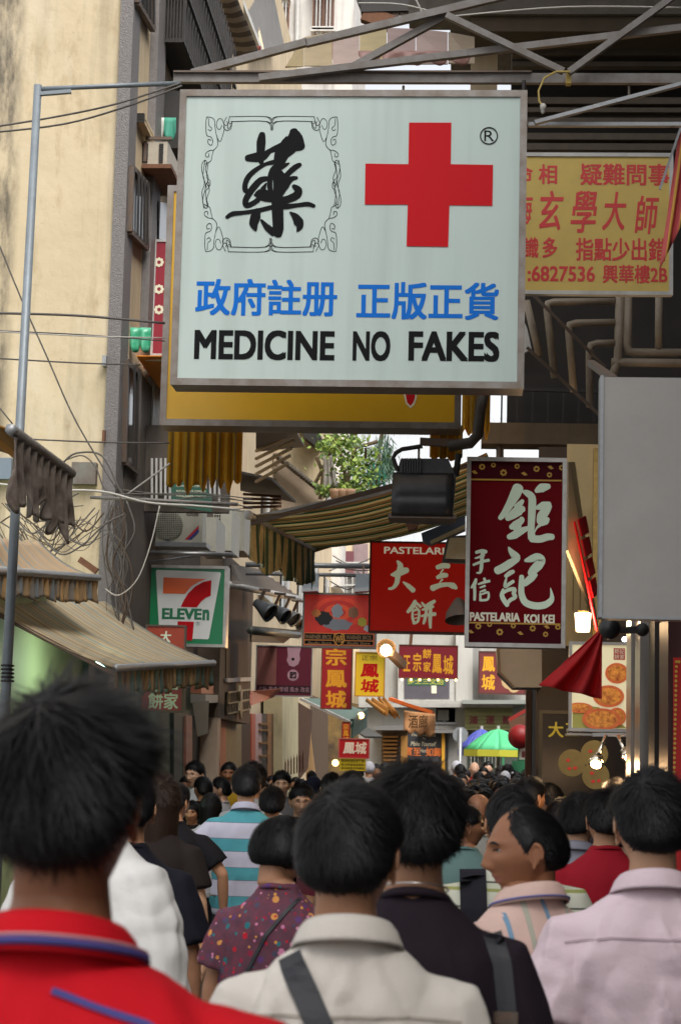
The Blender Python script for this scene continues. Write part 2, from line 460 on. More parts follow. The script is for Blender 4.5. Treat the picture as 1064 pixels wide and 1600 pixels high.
fr = MB(); fpoly(fr, FL, [(238, 372), (262, 378), (262, 382), (238, 376)], 0.02, 0.05); fpoly(fr, FL, [(238, 314), (241, 314), (241, 374), (238, 374)], 0.02, 0.05)
fr.build('frame', M['white_metal'], w1)
# lower dark part of the street wall, corrugated shutter
sh = MB(); q0 = FL.px(236, 600); q1 = FL.px(264, 600); z0 = FL.px(250, 780)[1]; z1 = FL.px(250, 560)[1]
n_ = 14
for k in range(n_):
    u = q0[0] + (q1[0] - q0[0]) * (k + .5) / n_
    sh.box(XL - .03, XL + .03, u - .028, u + .028, z0, z1)
sh.build('slat_shutter', M['white_metal'], blk)
MB().box(XL - .028, XL + .012, 17.87, 26, 2.4, FL.px(200, 560)[1]).build('dark_cladding', M['facade_dark'], blk)

# hood ledge with grid front, window air conditioner and its shelf
a0 = FL.px(200, 180)
hd = thing('window_hood', 'concrete hood with gridded front edge above the rusty wall air conditioner', 'hood', P(215, 190, 18.2))
ytop = 18.0
m_ = MB(); xa, xb = XL - .03, P(226, 185, ytop).x
zt, zb = P(212, 178, ytop).z, P(212, 191, ytop).z
m_.box(xa, xb, ytop, 19.6, zb, zb + 0.03); m_.box(xa, xb - .002, ytop + .01, 19.6, zt - .03, zt - .002)
m_.build('slab', M['facade'], hd)
m_ = MB()
for k in range(9):
    x = xa + (xb - xa) * k / 8; m_.box(x - .004, x + .004, ytop - .01, ytop + .005, zb, zt)
for k in range(4):
    z = zb + (zt - zb) * k / 3; m_.box(xa, xb, ytop - .014, ytop - .008, z - .004, z + .004)
m_.build('grid', M['iron'], hd)
ac = thing('window_air_conditioner', 'old beige window air conditioner on a rusty shelf under the gridded hood', 'air conditioner', P(238, 258, 18.4))
Y_ = 18.4; xa, xb = P(216, 240, Y_).x, P(262, 240, Y_).x; zt, zb = P(240, 221, Y_).z, P(240, 257, Y_).z
MB().box(XL - .03, xb, Y_, Y_ + .8, zb, zt).build('casing', mat('beige ac casing', (.42, .37, .29), .5, var=.5, scale=10), ac)
m_ = MB(); 
for f0, f1 in ((.12, .34), (.72, .86)):
    for k in range(9):
        z = zb + (zt - zb) * (.08 + .84 * k / 9); m_.box(xa + (xb - xa) * f0, xa + (xb - xa) * f1, Y_ - .012, Y_ + .002, z, z + (zt - zb) * .07)
m_.build('vent_slats', M['iron'], ac)
MB().box(XL - .02, xb + .05, Y_ - .05, Y_ + .9, zb - .05, zb - .01).build('shelf', M['rust'], ac)
m_ = MB(); m_.bar((XL, Y_ + .1, zt - .05), (xb + .05, Y_ + .2, zb - .03), .03); m_.bar((XL, Y_, zt + .03), (xb + .04, Y_, zt + .03), .03); m_.bar((XL, Y_, zb + .03), (XL, Y_, zt), .03)
m_.build('bracket', M['steel_dark'], ac)

# striped scallop awning piece above, pale green
M['stripe_green'] = mat('green and white striped canvas', (0.3, .6, .5), .7, wave=([(0, '2f8a72'), (.5, 'd8dcd0')], .3, 'X'), var=.3, scale=8)
def scallop_valance(name, label, F, x0, x1, y0, y1, m, n=4, d=0.0, group=None, parent=None, rag=.35, thick=.006):
    """hanging cloth strip with rounded lower edge between photo columns x0,x1"""
    u0, v0, u1, v1 = pbox(F, x0, y0, x1, y1); nc = n * 8 + 1
    rows = []
    for i in range(6):
        s_ = i / 5; row = []
        for j in range(nc):
            t = j / (nc - 1); ph = (t * n) % 1.0
            low = v0 + (v1 - v0) * rag * (1 - math.sin(math.pi * ph) ** .5)
            v = v1 + (low - v1) * s_
            row.append(F.w(u0 + (u1 - u0) * t, v, d + .03 * s_ * math.sin(t * n * 2 * math.pi) + .004))
        rows.append(row)
    return MB().grid(rows).build(name, m, parent, smooth=True, solid=thick, label=label, cat=None if parent else 'awning', group=group)
scallop_valance('awning', 'small pale green and white striped awning edge beside the beige air conditioner', FY(19.0), 238, 275, 184, 220, M['stripe_green'], 2)
M['green_plastic'] = mat('translucent green plastic', hexc('1f9a6e'), .35, var=.6, scale=9, dark=hexc('8fd0b4'))
scallop_valance('awning', 'small bright green plastic awning with scalloped edge on the mosaic corner', FY(18.1), 188, 236, 512, 551, M['green_plastic'], 3)
# orange awning with pink poles
oa = thing('awning', 'little orange canvas awning with pink tubes half behind the yellow signboard', 'awning', P(235, 580, 18.6))
q = [P(214, 556, 18.4), P(275, 556, 18.4), P(275, 640, 19.8), P(248, 605, 19.8)]
MB().grid([[q[0], q[1]], [q[3], q[2]]]).build('canvas', mat('orange canvas', hexc('e08a20'), .7, var=.3), oa, solid=.01)
for k in range(4):
    t = k / 4 + .1
    MB().tube([q[0].lerp(q[3], t) + Vector((0, -.03, 0)), q[1].lerp(q[2], t * .8) + Vector((0, -.03, 0))], .02, 6).build('tube', mat('pink plastic tube', hexc('f07a6a') if k else hexc('e8dcc0'), .4) if k else mat('pale tube', hexc('e8dcc0'), .4), oa)

# vertical red flower sign
FF = FY(18.9)
rs = signbox('shop_sign', 'narrow dark red sign with white flowers, mostly hidden by the yellow signboard', 'sign', FF, pbox(FF, 239, 375, 300, 556), .12, mat('crimson panel', hexc('8c1a2c'), .5), M['white_metal'], .02)
M['flower_white'] = mat('ivory print', hexc('e2dcc0'), .6)
def flower(mb, F, x, y, r, d, n=8, mi=0):
    u, v = F.px(x, y)
    for k in range(n):
        a = 2 * math.pi * k / n
        c = (u + r * .68 * math.cos(a), v + r * .68 * math.sin(a)); rr = r * .33
        mb.prism(F, [(c[0] + rr * math.cos(b * math.pi / 4), c[1] + rr * math.sin(b * math.pi / 4)) for b in range(8)], d + .0006 * (k % 2), d + .0025 + .0006 * (k % 2), mi)
for y in (410, 452, 484): fl = MB(); flower(fl, FF, 249, y, S(8, 19), .004); fl.build('flower_print', M['flower_white'], rs)

# black iron balcony cage at the top
cgY0 = PX(251, 30, XL).y; cx = P(289, 40, cgY0).x; cgY1 = 23.2
cg = thing('balcony_cage', 'black iron caged balcony hanging off the cream block at the top edge', 'balcony', (XL + .1, 21, P(270, 66, cgY0).z))
zb = P(270, 66, cgY0).z; zt = zb + 1.5
MB().box(XL - .02, cx - .03, cgY0 + .05, cgY1 - .05, zb + .05, zt).build('dark_netting', mat('black netting', (.03, .028, .026), .8, var=.6, scale=12, dark=(.09, .075, .06)), cg)
MB().box(XL - .02, cx, cgY0, cgY1, zb, zb + .04).build('floor_plate', M['iron'], cg)
def cbar(*a): 
    MB().bar(*a).build('bar', M['iron'], cg)
for k in range(8): cbar((XL + (cx - XL) * (k + .5) / 8, cgY0, zb), (XL + (cx - XL) * (k + .5) / 8, cgY0, zt), .014)
for k in range(24): cbar((cx, cgY0 + (cgY1 - cgY0) * k / 23, zb), (cx, cgY0 + (cgY1 - cgY0) * k / 23, zt), .014)
for z in (zb + .5, zb + 1.0): cbar((cx + .01, cgY0, z), (cx + .01, cgY1, z), .03); cbar((XL, cgY0 - .01, z), (cx, cgY0 - .01, z), .03)
MB().box(XL - .02, XL + .3, cgY0 + .3, cgY1 + 1.5, zb - 1.0, zb - .4).build('lower_shutter', M['iron'], cg)

# striped awning over the next balcony + scalloped edge against the sky
M['brown_stripe'] = mat('brown striped canvas', (.3, .25, .2), .8, wave=([(0, '5c5048'), (.5, 'a09484')], .22, 'Y'), var=.4, scale=6)
aw = thing('awning', 'brown and cream striped awning with red scalloped hem high on the left block', 'awning', P(375, 60, 24.5))
A, B, C_, D = P(335, -30, 22.8), P(362, -30, 22.8), P(406, 84, 26.5), P(352, 72, 26.5)
A, B, D, C_ = P(330, -20, 22.5), P(364, -20, 22.5), P(352, 78, 24.0), P(408, 88, 24.0)
MB().grid(cloth(lambda s, t: bil(A, B, C_, D, s, t) + Vector((0, 0, -.06 * math.sin(math.pi * t))), 8, 6)).build('canvas', M['brown_stripe'], aw, smooth=True, solid=.01)
scallop_valance('valance', None, FY(24.0), 350, 408, 72, 93, mat('dark red hem', hexc('6a2a24'), .8), 4, parent=aw, rag=.6)
gr_ = thing('roof_sheet', 'grey corrugated roof sheet sloping down beyond the striped awning', 'roof', P(410, 60, 28))
A, B, C_, D = P(366, -20, 26), P(425, -20, 29), P(446, 82, 31), P(408, 86, 27)
sheet_m = mat('grey corrugated metal', hexc('7a7672'), .6, .2, var=.5, scale=4)
MB().grid(cloth(lambda s, t: bil(A, B, C_, D, s, t) + Vector((0, 0, .05 * (int(t * 24) % 2))), 4, 25)).build('corrugated_sheet', sheet_m, gr_, solid=.01)
MB().bar(P(372, -10, 26), P(409, 86, 26.9), .07).build('edge_beam', M['white_metal'], gr_)
MB().bar(P(410, 80, 26.9), P(402, 45, 27.5), .05).build('strut', M['facade'], gr_)

# neighbouring block along the left side
nb = thing('shophouse', 'brownish row of shophouses along the left side behind the spotlights', 'building', (XL - 3, 38, 0))
MB().box(XL - 6, XL - .1, 30.01, 50, 0, 14.5).build('street_wall', M['facade'], nb)
for k in range(5):
    for zz in (4.4, 7.4, 10.4):
        y = 31 + k * 3.6
        f = MB().box(XL - .12, XL - .06, y, y + 1.5, zz, zz + 1.6).build('window', M['glass_dark'], nb)
        MB().box(XL - .1, XL - .02, y - .06, y + 1.56, zz - .08, zz - .005).build('sill', M['white_metal'], f)
        MB().box(XL - .1, XL - .03, y + .72, y + .78, zz, zz + 1.6).build('frame', M['white_metal'], f)

# white building with barred balconies at the top
wb = thing('apartment_building', 'white apartment block with rusty barred balconies below the sky gap', 'building', P(490, 200, 48))
FW = FY(48)
M['white_render'] = mat('white rendered wall', (.62, .59, .55), .9, var=.4, scale=1.2, streak=.45)
MB().box(P(408, 50, 48).x - 1.2, P(552, 50, 48).x, 48, 54, 6, 24).build('wall', M['white_render'], wb)
for x0, x1, y0, y1 in ((425, 452, 12, 60), (490, 522, -10, 50), (428, 450, 70, 100), (492, 520, 60, 100)):
    m_ = MB(); fb(m_, FW, x0, y0, x1, y1, -.05, .03); wo = m_.build('window', mat('brown shadowed window', hexc('5b463c'), .5), wb)
    for k in range(7):
        m_ = MB(); x = x0 + (x1 - x0) * k / 6; fb(m_, FW, x, y0 - 4, x + 1.6, y1 + 4, .3, .33); m_.build('bar', M['white_metal'] if k % 3 else M['rust'], wb)
    for ya_ in (y1 + 2, y0 - 10): m_ = MB(); fb(m_, FW, x0 - 3, ya_, x1 + 3, ya_ + 5, .031, .4); m_.build('balcony_slab', M['white_render'], wb)
pp = MB(); pp.tube([cen(FW, 466, -20, .1), cen(FW, 464, 110, .1)], .06, 8); pp.build('drain_pipe', M['white_metal'], wb)

# rooftop clutter silhouetted against the sky, hanging planters
rk = thing('rooftop_frame', 'dark rooftop frame and bracket silhouetted against the white sky', 'frame', P(590, 20, 20))
MB().bar(P(563, -6, 20), P(572, 18, 20), .1).build('post', M['iron'], rk)
MB().bar(P(568, 22, 20), P(612, 38, 20), .12, .16).build('sloping_beam', M['rust'], rk)
MB().bar(P(564, 8, 20), P(640, 6, 20), .14, .2).build('deck_beam', M['iron'], rk)
for x in (585, 600, 615, 628): MB().bar(P(x, -8, 20), P(x + 4, 34, 20), .07).build('strut', M['steel_dark'], rk)

# ---- upper right: concrete overhang, dark soffit
M['concrete'] = mat('dirty concrete', hexc('6e665c'), .9, var=.7, scale=5, bump=.8, bscale=14, streak=.4)
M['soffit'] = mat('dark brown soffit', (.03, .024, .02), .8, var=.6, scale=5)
M['soffit_bar'] = mat('brown purlin', (.14, .11, .08), .7, var=.5, scale=9)
rb = thing('building', 'dark building on the right with its deep overhanging upper floor and brown purlins', 'building', (3.4, 13, 0))
xr = P(735, 300, 17).x
MB().box(2.4, 7, -24, 23.9, 0, 13).build('side_wall', M['soffit'], rb)  # carried on unseen behind the camera, tall enough to shade the near lane
MB().box(2.4, 7, 23.901, 40, 0, 3.4).build('added_low_wing', M['concrete'], rb)  # added low stretch, kept short so the sun reaches the end building
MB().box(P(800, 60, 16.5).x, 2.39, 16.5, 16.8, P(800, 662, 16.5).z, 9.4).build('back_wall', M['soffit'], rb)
MB().box(P(690, 60, 15).x, 7, 10.5, 22, 9.51, 10.1).build('added_shade_slab', M['concrete'], rb)  # slab added overhead to throw the right side into shadow
m_ = MB(); Fb = FY(15.4)
fb(m_, Fb, 735, 26, 1130, 49, -.4, 0); m_.build('edge_beam', mat('brown edge beam', hexc('544636'), .8, var=.5, scale=6), rb)
m_ = MB(); fb(m_, Fb, 640, -160, 1130, 25.6, -.3, .05); m_.build('concrete_fascia', M['concrete'], rb)
Fp = FY(15.9)
for y in (76, 96, 152, 168, 184, 208, 224):
    m_ = MB(); fb(m_, Fp, 800, y, 1130, y + (10 if y % 3 else 7), -.1, 0); m_.build('purlin', M['soffit_bar'], rb)
m_ = MB(); fb(m_, Fp, 735, 80, 777, 140, -.3, -.05); m_.build('upper_wall_patch', M['facade'], rb)
# brown beam and cream pier below the dark band
Fq = FY(16.4)
m_ = MB(); fb(m_, Fq, 752, 661, 945, 694, -.3, 0); m_.build('cross_beam', mat('brown plaster beam', hexc('705c44'), .85, var=.5, scale=4, streak=.4), rb)
m_ = MB(); fb(m_, Fq, 888, 694.5, 945, 1290, -.3, -.001); m_.build('pier', mat('cream plaster pier', hexc('bca480'), .85, var=.5, scale=4, streak=.4), rb)
for x in (781, 851):
    m_ = MB(); m_.tube([cen(Fq, x, 694, -.1), cen(Fq, x, 735, -.1)], S(6, 16.4), 8); m_.build('post', M['steel_dark'], rb)
# grid of the barred opening behind the pipes
Fr = FY(16.2); gm = MB()
for k in range(9):
    x = 760 + k * 24; m_ = MB(); m_.bar(cen(Fr, x, 606), cen(Fr, x - 1, 660), .015); m_.build('railing_bar', M['iron'], rb)
m_ = MB(); m_.bar(cen(Fr, 750, 606), cen(Fr, 945, 612), .03); m_.build('railing', M['iron'], rb)
# pale plate standing in for daylight seen between sign and stairs
m_ = MB(); fpoly(m_, FY(16.3), [(817, 500), (823, 512), (830, 545), (818, 552)], -.05, 0); m_.build('daylight_strip', M['white_metal'], rb)

# thin downpipes and the three stacked elbows
M['pipe'] = mat('brown painted pipe', hexc('a09280'), .5, var=.5, scale=12)
Fp2 = FY(13.6)
def pipe(pts, rpx, label, F=Fp2, m=None, name='drain_pipe', group='pipes under the yellow fortune sign'):
    c = [cen(F, x, y) for x, y in pts]
    q = [c[0]]
    for i in range(1, len(c) - 1):
        a, b, d = c[i - 1], c[i], c[i + 1]; r_ = S(12, F.o.y)
        p0 = b + (a - b).normalized() * min(r_, (a - b).length * .45); p1 = b + (d - b).normalized() * min(r_, (d - b).length * .45)
        q += [p0, p0.lerp(b, .6).lerp(p1.lerp(b, .6), .5) * 1.0, p1]
    q.append(c[-1])
    return MB().tube(q, S(rpx, F.o.y), 10).build(name, m or M['pipe'], smooth=True, label=label, cat='pipe', group=group)
pipe([(960, 471), (853, 472), (866, 590)], 6, 'upper of three bent pipes stepping down under the yellow fortune sign')
pipe([(960, 504), (887, 505), (896, 612)], 6, 'middle of three bent pipes stepping down under the yellow fortune sign')
pipe([(960, 536), (920, 537), (921, 636)], 6, 'lowest of three bent pipes stepping down under the yellow fortune sign')
pipe([(968, 455), (965, 566), (955, 590)], 7, 'vertical pipe joining the three stepped elbows above the marble panel')
pipe([(981, 455), (979, 551), (1090, 552)], 7, 'pipe turning right along the top of the marble panel, inner one')
pipe([(1029, 455), (1028, 548)], 6, 'short vertical pipe nearest the right edge above the marble panel')
pipe([(955, 566), (1090, 568)], 7, 'horizontal pipe lying just above the marble panel')
pipe([(822, 470), (842, 555)], 6, 'slanting pipe just right of the medicine sign')
for a, b, lb in (((822, 459), (942, 580), 'upper'), ((822, 550), (940, 660), 'lower')):
    MB().bar(cen(Fp2, *a, .15), cen(Fp2, *b, .15), .02).build('stair_stringer', M['steel_dark'], label=f'{lb} thin slanting steel rail crossing the stepped pipes', cat='rail')

# marble panel
Fm = FY(8.0)
mp = thing('marble_panel', 'large blank grey marble slab hanging at the right edge', 'panel', cen(Fm, 1020, 965, -.05))
m_ = MB(); fb(m_, Fm, 942, 590, 1110, 964, -.1, 0)
m_.build('slab', mat('grey marble', hexc('9c9893'), .35, var=.45, scale=3.0, dark=hexc('84807b'), bump=.15, bscale=5, streak=.05), mp)
m_ = MB(); u0, v0, u1, v1 = pbox(Fm, 940, 588, 1110, 966)
m_.fbox(Fm, u0 - .01, u0 + .004, v0, v1, -.102, .006); m_.fbox(Fm, u0 + .004, u1, v0 - .005, v0 + .006, -.102, .006); m_.build('trim', M['galv'], mp)
m_ = MB(); m_.bar(cen(Fm, 960, 590, -.05), cen(Fm, 960, 560, -.05) + Vector((0, 1.5, .3)), .03); m_.build('hanger', M['steel_dark'], mp)

# =================================================================== SIGNS
M['sign_white'] = mat('milky acrylic', hexc('b6c4be'), .35, var=.3, scale=1.6, dark=hexc('a9bbb5'), streak=.16, spec=.25)
M['ink'] = mat('black ink', (.008, .008, .009), .7, spec=.1)
M['red_print'] = mat('red print', hexc('b8101a'), .6, spec=.15)
M['blue_print'] = mat('blue print', hexc('0a66c0'), .6, spec=.15)
M['frame_alu'] = mat('tarnished aluminium frame', (.24, .22, .2), .42, .6, var=.7, scale=9, dark=(.12, .08, .05))
F1 = FY(11.0)
big = signbox('medicine_sign', 'large white lightbox with red cross reading MEDICINE NO FAKES', 'sign', F1, pbox(F1, 275, 142, 820, 604), .22, M['sign_white'], M['frame_alu'], .036, hang=(.3, 1.6))
# right cabinet side, pale
text_part(F1, '政府註册', pbox(F1, 306, 436, 527, 494), M['blue_print'], big, bold=.03)
text_part(F1, '正版正貨', pbox(F1, 557, 441, 779, 500), M['blue_print'], big, bold=.03)
for s_, x0, x1 in (('MEDICINE', 304, 523), ('NO', 551, 610), ('FAKES', 638, 780)):
    o_ = 3.5 * (x0 - 304) / 330
    text_part(F1, s_, pbox(F1, x0, 516 + o_ * .5, x1, 563 + o_ * .6), M['ink'], big, bold=.045)
cr = MB(); fpoly(cr, F1, [(639, 192), (705, 192), (704, 257), (770, 258), (769, 322), (702, 321), (700, 386), (635, 385), (637, 320), (570, 320), (571, 256), (638, 257)], .003, .006)
cr.build('red_cross', M['red_print'], big)
text_part(F1, 'R', pbox(F1, 756, 204, 772, 221), M['ink'], big, bold=.01)
cc = F1.px(763.5, 212.5); r0, r1 = S(14.5, 11), S(12.8, 11); rg = MB()
vs = [F1.w(cc[0] + r_ * math.cos(a * math.pi / 18), cc[1] + r_ * math.sin(a * math.pi / 18), dd) for dd in (.006, .003) for r_ in (r0, r1) for a in range(36)]
fs = []
for a in range(36):
    b = (a + 1) % 36; fs += [(a, b, 36 + b, 36 + a), (a, 72 + a, 72 + b, b), (36 + a, 36 + b, 108 + b, 108 + a)]
rg.add(vs, fs); rg.build('ring', M['ink'], big)
zc = zconv(F1, 310, 170, 1064 / 230)
YAO = [
 [(462, 185, 44), (455, 240, 66), (452, 300, 60), (450, 360, 56), (462, 405, 20)],
 [(356, 358, 48), (420, 352, 72), (470, 345, 60), (520, 305, 36), (600, 275, 60)],
 [(690, 165, 60), (695, 215, 120), (655, 270, 130), (610, 320, 110), (590, 370, 90), (575, 420, 60)],
 [(735, 200, 34), (752, 250, 30), (745, 280, 44), (690, 280, 60)],
 [(600, 375, 60), (560, 385, 40), (490, 400, 26), (420, 440, 34), (365, 490, 40), (340, 545, 38), (342, 590, 40), (372, 600, 34)],
 [(500, 505, 34), (450, 518, 46), (400, 570, 50), (365, 620, 46), (342, 665, 44), (348, 700, 40), (385, 690, 38), (430, 662, 40)],
 [(410, 625, 20), (450, 620, 90), (500, 635, 84), (560, 660, 44)],
 [(655, 395, 12), (600, 420, 44), (550, 430, 44), (522, 480, 36), (518, 560, 40), (530, 625, 30)],
 [(560, 440, 50), (585, 500, 100), (580, 560, 76), (560, 630, 40)],
 [(735, 405, 30), (700, 425, 42), (650, 470, 40), (620, 520, 60), (600, 580, 50), (590, 640, 40)],
 [(712, 500, 22), (670, 510, 40), (625, 560, 60), (600, 620, 30)],
 [(690, 560, 30), (722, 590, 56), (712, 625, 60), (650, 655, 56), (590, 672, 60)],
 [(492, 540, 10), (470, 580, 40)],
 [(208, 785, 26), (250, 760, 36), (330, 752, 30), (440, 735, 32), (540, 712, 34), (640, 708, 38), (720, 698, 30), (790, 690, 34), (836, 704, 26)],
 [(570, 660, 80), (573, 720, 84), (576, 800, 80), (578, 870, 78), (578, 910, 56)],
 [(430, 735, 40), (415, 780, 74), (402, 830, 66), (412, 868, 34), (418, 884, 10)],
 [(455, 805, 16), (500, 860, 48), (545, 895, 56)],
 [(664, 750, 12), (700, 780, 50), (725, 820, 72), (732, 855, 50), (714, 888, 10)]]
# the strokes are widened slightly unevenly, like a loaded brush
brush(MB(), F1, zc, [], 0)
bm_ = MB(); brush(bm_, F1, zc, YAO, .0045); bm_.build('calligraphy', M['ink'], big)
ORN = [[(228, 58), (500, 58), (535, 102), (576, 58), (838, 58)], [(248, 93), (502, 93), (536, 157), (572, 93), (828, 93)],
       [(228, 58), (222, 90), (232, 112), (248, 93)], [(228, 58), (212, 132), (224, 140), (240, 118), (248, 93)],
       [(62, 60), (95, 64), (118, 85), (122, 130), (135, 200), (160, 238), (185, 165), (188, 120), (170, 75), (145, 78), (132, 110), (140, 142), (158, 148), (172, 120)],
       [(62, 60), (56, 110), (62, 190), (92, 205), (106, 232), (96, 264), (72, 250), (74, 222), (92, 228)], [(75, 72), (78, 120), (98, 140), (90, 160), (72, 150)],
       [(188, 120), (186, 140), (208, 158), (236, 144), (242, 118)], [(206, 62), (192, 88), (186, 104), (198, 122), (214, 112), (206, 92)],
       [(135, 200), (142, 262), (112, 298), (84, 302), (56, 322), (56, 345), (76, 348), (78, 325)], [(112, 298), (100, 345), (92, 378), (66, 392), (50, 402)],
       [(50, 372), (40, 440), (36, 490), (52, 540), (50, 590), (36, 640), (36, 690), (56, 720), (72, 700), (62, 672)],
       [(76, 385), (66, 440), (64, 500), (86, 520), (84, 560), (66, 545), (68, 520)], [(66, 545), (82, 590), (62, 650), (72, 690)]]
def orn_variants(L):
    for st in L:
        yield st
        yield [(1064 - x, y) for x, y in st]
        yield [(x - 8, 1092 - y) for x, y in st]
        yield [(1056 - x, 1092 - y) for x, y in st]
om = MB(); used = []
for st in orn_variants(ORN):
    used.append([(x, y, 4.2) for x, y in st])
u_ = MB(); brush(u_, F1, zc, [], 0)
for k, st in enumerate(used):
    brush(om, F1, zc, [st], .0038 + .0001 * (k % 8))
om.build('ornament', M['ink'], big)

# big yellow signboard behind
F2 = FY(12.3)
M['yellow_acrylic'] = mat('yellow acrylic', hexc('c99a12'), .4, var=.25, scale=3)
ys = signbox('yellow_signboard', 'long mustard yellow lightbox showing below and left of the medicine sign', 'sign', F2, pbox(F2, 257, 292, 722, 667), .25, M['yellow_acrylic'], M['frame_alu'], .038)
dr = MB(); fpoly(dr, F2, [(630, 600), (652, 600), (651, 622), (647, 633), (641, 638), (634, 631), (631, 618)], .003, .005); dr.build('motif_outline', M['flower_white'], ys)
dr = MB(); fpoly(dr, F2, [(633, 600), (649, 600), (648, 622), (645, 630), (641, 634), (636, 629), (634, 618)], .0055, .0075); dr.build('motif', M['red_print'], ys)

# yellow canvas fringe hanging under it
M['yellow_cloth'] = mat('mustard canvas', hexc('b0871a'), .8, wave=([(0, 'd0a020'), (.62, 'a08438'), (.7, 'c49a22'), (.9, '94845c')], .105, 'X'), var=.35, scale=7, dark=hexc('8a6a20'), tl=.5)
def fringe(name, label, F, x0, x1, ytop, ybot, m, folds=12, amp=.035, rag=.1, seed=0, parent=None, nr=14, skew=0.0, cat='awning'):
    rr = random.Random(seed); u0, v0, u1, v1 = pbox(F, x0, ytop, x1, ybot); nc = folds * 8
    drop = [rr.uniform(0, rag) for _ in range(folds * 2 + 2)]
    ph0 = [rr.uniform(-.5, .5) for _ in range(folds + 2)]
    rows = []
    for i in range(nr):
        s_ = i / (nr - 1); row = []
        for j in range(nc):
            t = j / (nc - 1); k = t * (folds * 2); kk = int(k); fr_ = k - kk
            dd = drop[kk] * (1 - fr_) + drop[min(kk + 1, folds * 2 + 1)] * fr_
            v = v1 + (v0 + (v1 - v0) * dd + (v1 - v0) * .05 * (math.cos(t * folds * 2 * math.pi)) - v1) * s_
            dn = amp * (.35 + .65 * s_) * math.sin(t * folds * 2 * math.pi + ph0[int(t * folds)] * s_)
            row.append(F.w(u0 + (u1 - u0) * t + skew * s_, v, dn))
        rows.append(row)
    return MB().grid(rows).build(name, m, parent, smooth=True, solid=.006, label=label, cat=None if parent else cat)
F3 = FY(12.9)
fringe('canvas_valance', 'tattered mustard canvas valance hanging under the yellow signboard at left', F3, 262, 378, 662, 770, M['yellow_cloth'], 9, .022, .22, 3)
fringe('canvas_valance', 'mustard canvas strip hanging right of the yellow signboard behind the lamp', FY(12.6), 672, 722, 664, 722, M['yellow_cloth'], 4, .03, .1, 5)
fringe('canvas_valance', 'dark mustard canvas rolled against the dark opening under the medicine sign', FY(13.2), 722, 765, 604, 690, M['yellow_cloth'], 4, .04, .3, 8)

# fortune-teller sign
F4 = FY(12.6)
M['old_yellow'] = mat('faded olive yellow panel', hexc('c8ac58'), .6, var=.3, scale=5)
M['dull_red'] = mat('dull red print', hexc('c22a2a'), .5)
fs_ = signbox('fortune_teller_sign', 'olive yellow sign with red Chinese characters and phone number 6827536', 'sign', F4, pbox(F4, 790, 240, 1050, 460), .06, M['old_yellow'], M['white_metal'], .022, hang=(.25, .9))
for s_, b in (('命', (802, 257, 832, 287)), ('相', (841, 257, 870, 288)), ('疑難問事', (906, 256, 1046, 290)), ('識', (818, 371, 841, 403)), ('多', (847, 371, 870, 403)),
              ('指點少出錯', (899, 372, 1040, 408)), (':6827536', (824, 416, 929, 440)), ('興華樓2B', (941, 414, 1042, 443))):
    text_part(F4, s_, pbox(F4, *b), M['dull_red'], fs_, bold=.03)
for s_, b in (('海', (806, 303, 832, 350)), ('玄', (842, 298, 880, 360)), ('學', (891, 298, 932, 364)), ('大', (940, 300, 978, 360)), ('師', (991, 306, 1029, 366))):
    text_part(F4, s_, pbox(F4, *b), M['dull_red'], fs_, bold=.02, shear=.18)

# Koi Kei vertical sign
F5 = FY(12.8)
M['maroon'] = mat('maroon acrylic', hexc('66060f'), .6, spec=.08, var=.15, scale=3)
M['maroon_dark'] = mat('dark maroon band', hexc('3c0710'), .6, spec=.08)
M['ivory'] = mat('ivory acrylic lettering', hexc('d4e4cc'), .5)
M['gold_print'] = mat('gold print', hexc('b5882e'), .45)
M['brass'] = mat('polished brass rim', (.62, .42, .16), .28, .9, var=.3, scale=8)
kk = signbox('pastry_shop_sign', 'tall maroon lightbox with brushed ivory characters reading PASTELARIA KOI KEI', 'sign', F5, pbox(F5, 728, 716, 883, 1011), .2, M['maroon'], M['steel'], .024, hang=(.15, .5), proud=.02)
for a, b in ((724, 750), (973, 1005)):
    m_ = MB(); fb(m_, F5, 733, a, 877, b, .003, .005); m_.build('band', M['maroon_dark'], kk)
for x0, y0, x1, y1 in ((732, 749, 877, 751.5), (730, 973, 875, 975.5)): m_ = MB(); fb(m_, F5, x0, y0, x1, y1, .0055, .0075); m_.build('gold_line', M['gold_print'], kk)
for ox, oy in ((720, 705), (714, 954)):
    sc = 6.08
    for x, y, r_ in ((200, 150, 5), (307, 133, 4), (403, 205, 5.5), (532, 145, 4.3), (716, 170, 5), (838, 226, 4.3), (955, 158, 4.5)):
        m_ = MB(); flower(m_, F5, ox + x / sc, oy + y / sc, S(r_, 12.8), .006, 7); m_.build('flower_print', M['gold_print'], kk)
    for x, y in ((130, 200), (600, 215), (850, 155)):
        cx_, cy_ = ox + x / sc, oy + y / sc
        m_ = MB(); fpoly(m_, F5, [(cx_ - 5, cy_ - 1), (cx_, cy_ - 3), (cx_ + 5, cy_ + 2), (cx_, cy_ + 3)], .006, .0085); m_.build('leaf_print', M['gold_print'], kk)
z2 = zconv(F5, 720, 705, 6.08); z3 = zconv(F5, 720, 855, 6.08)
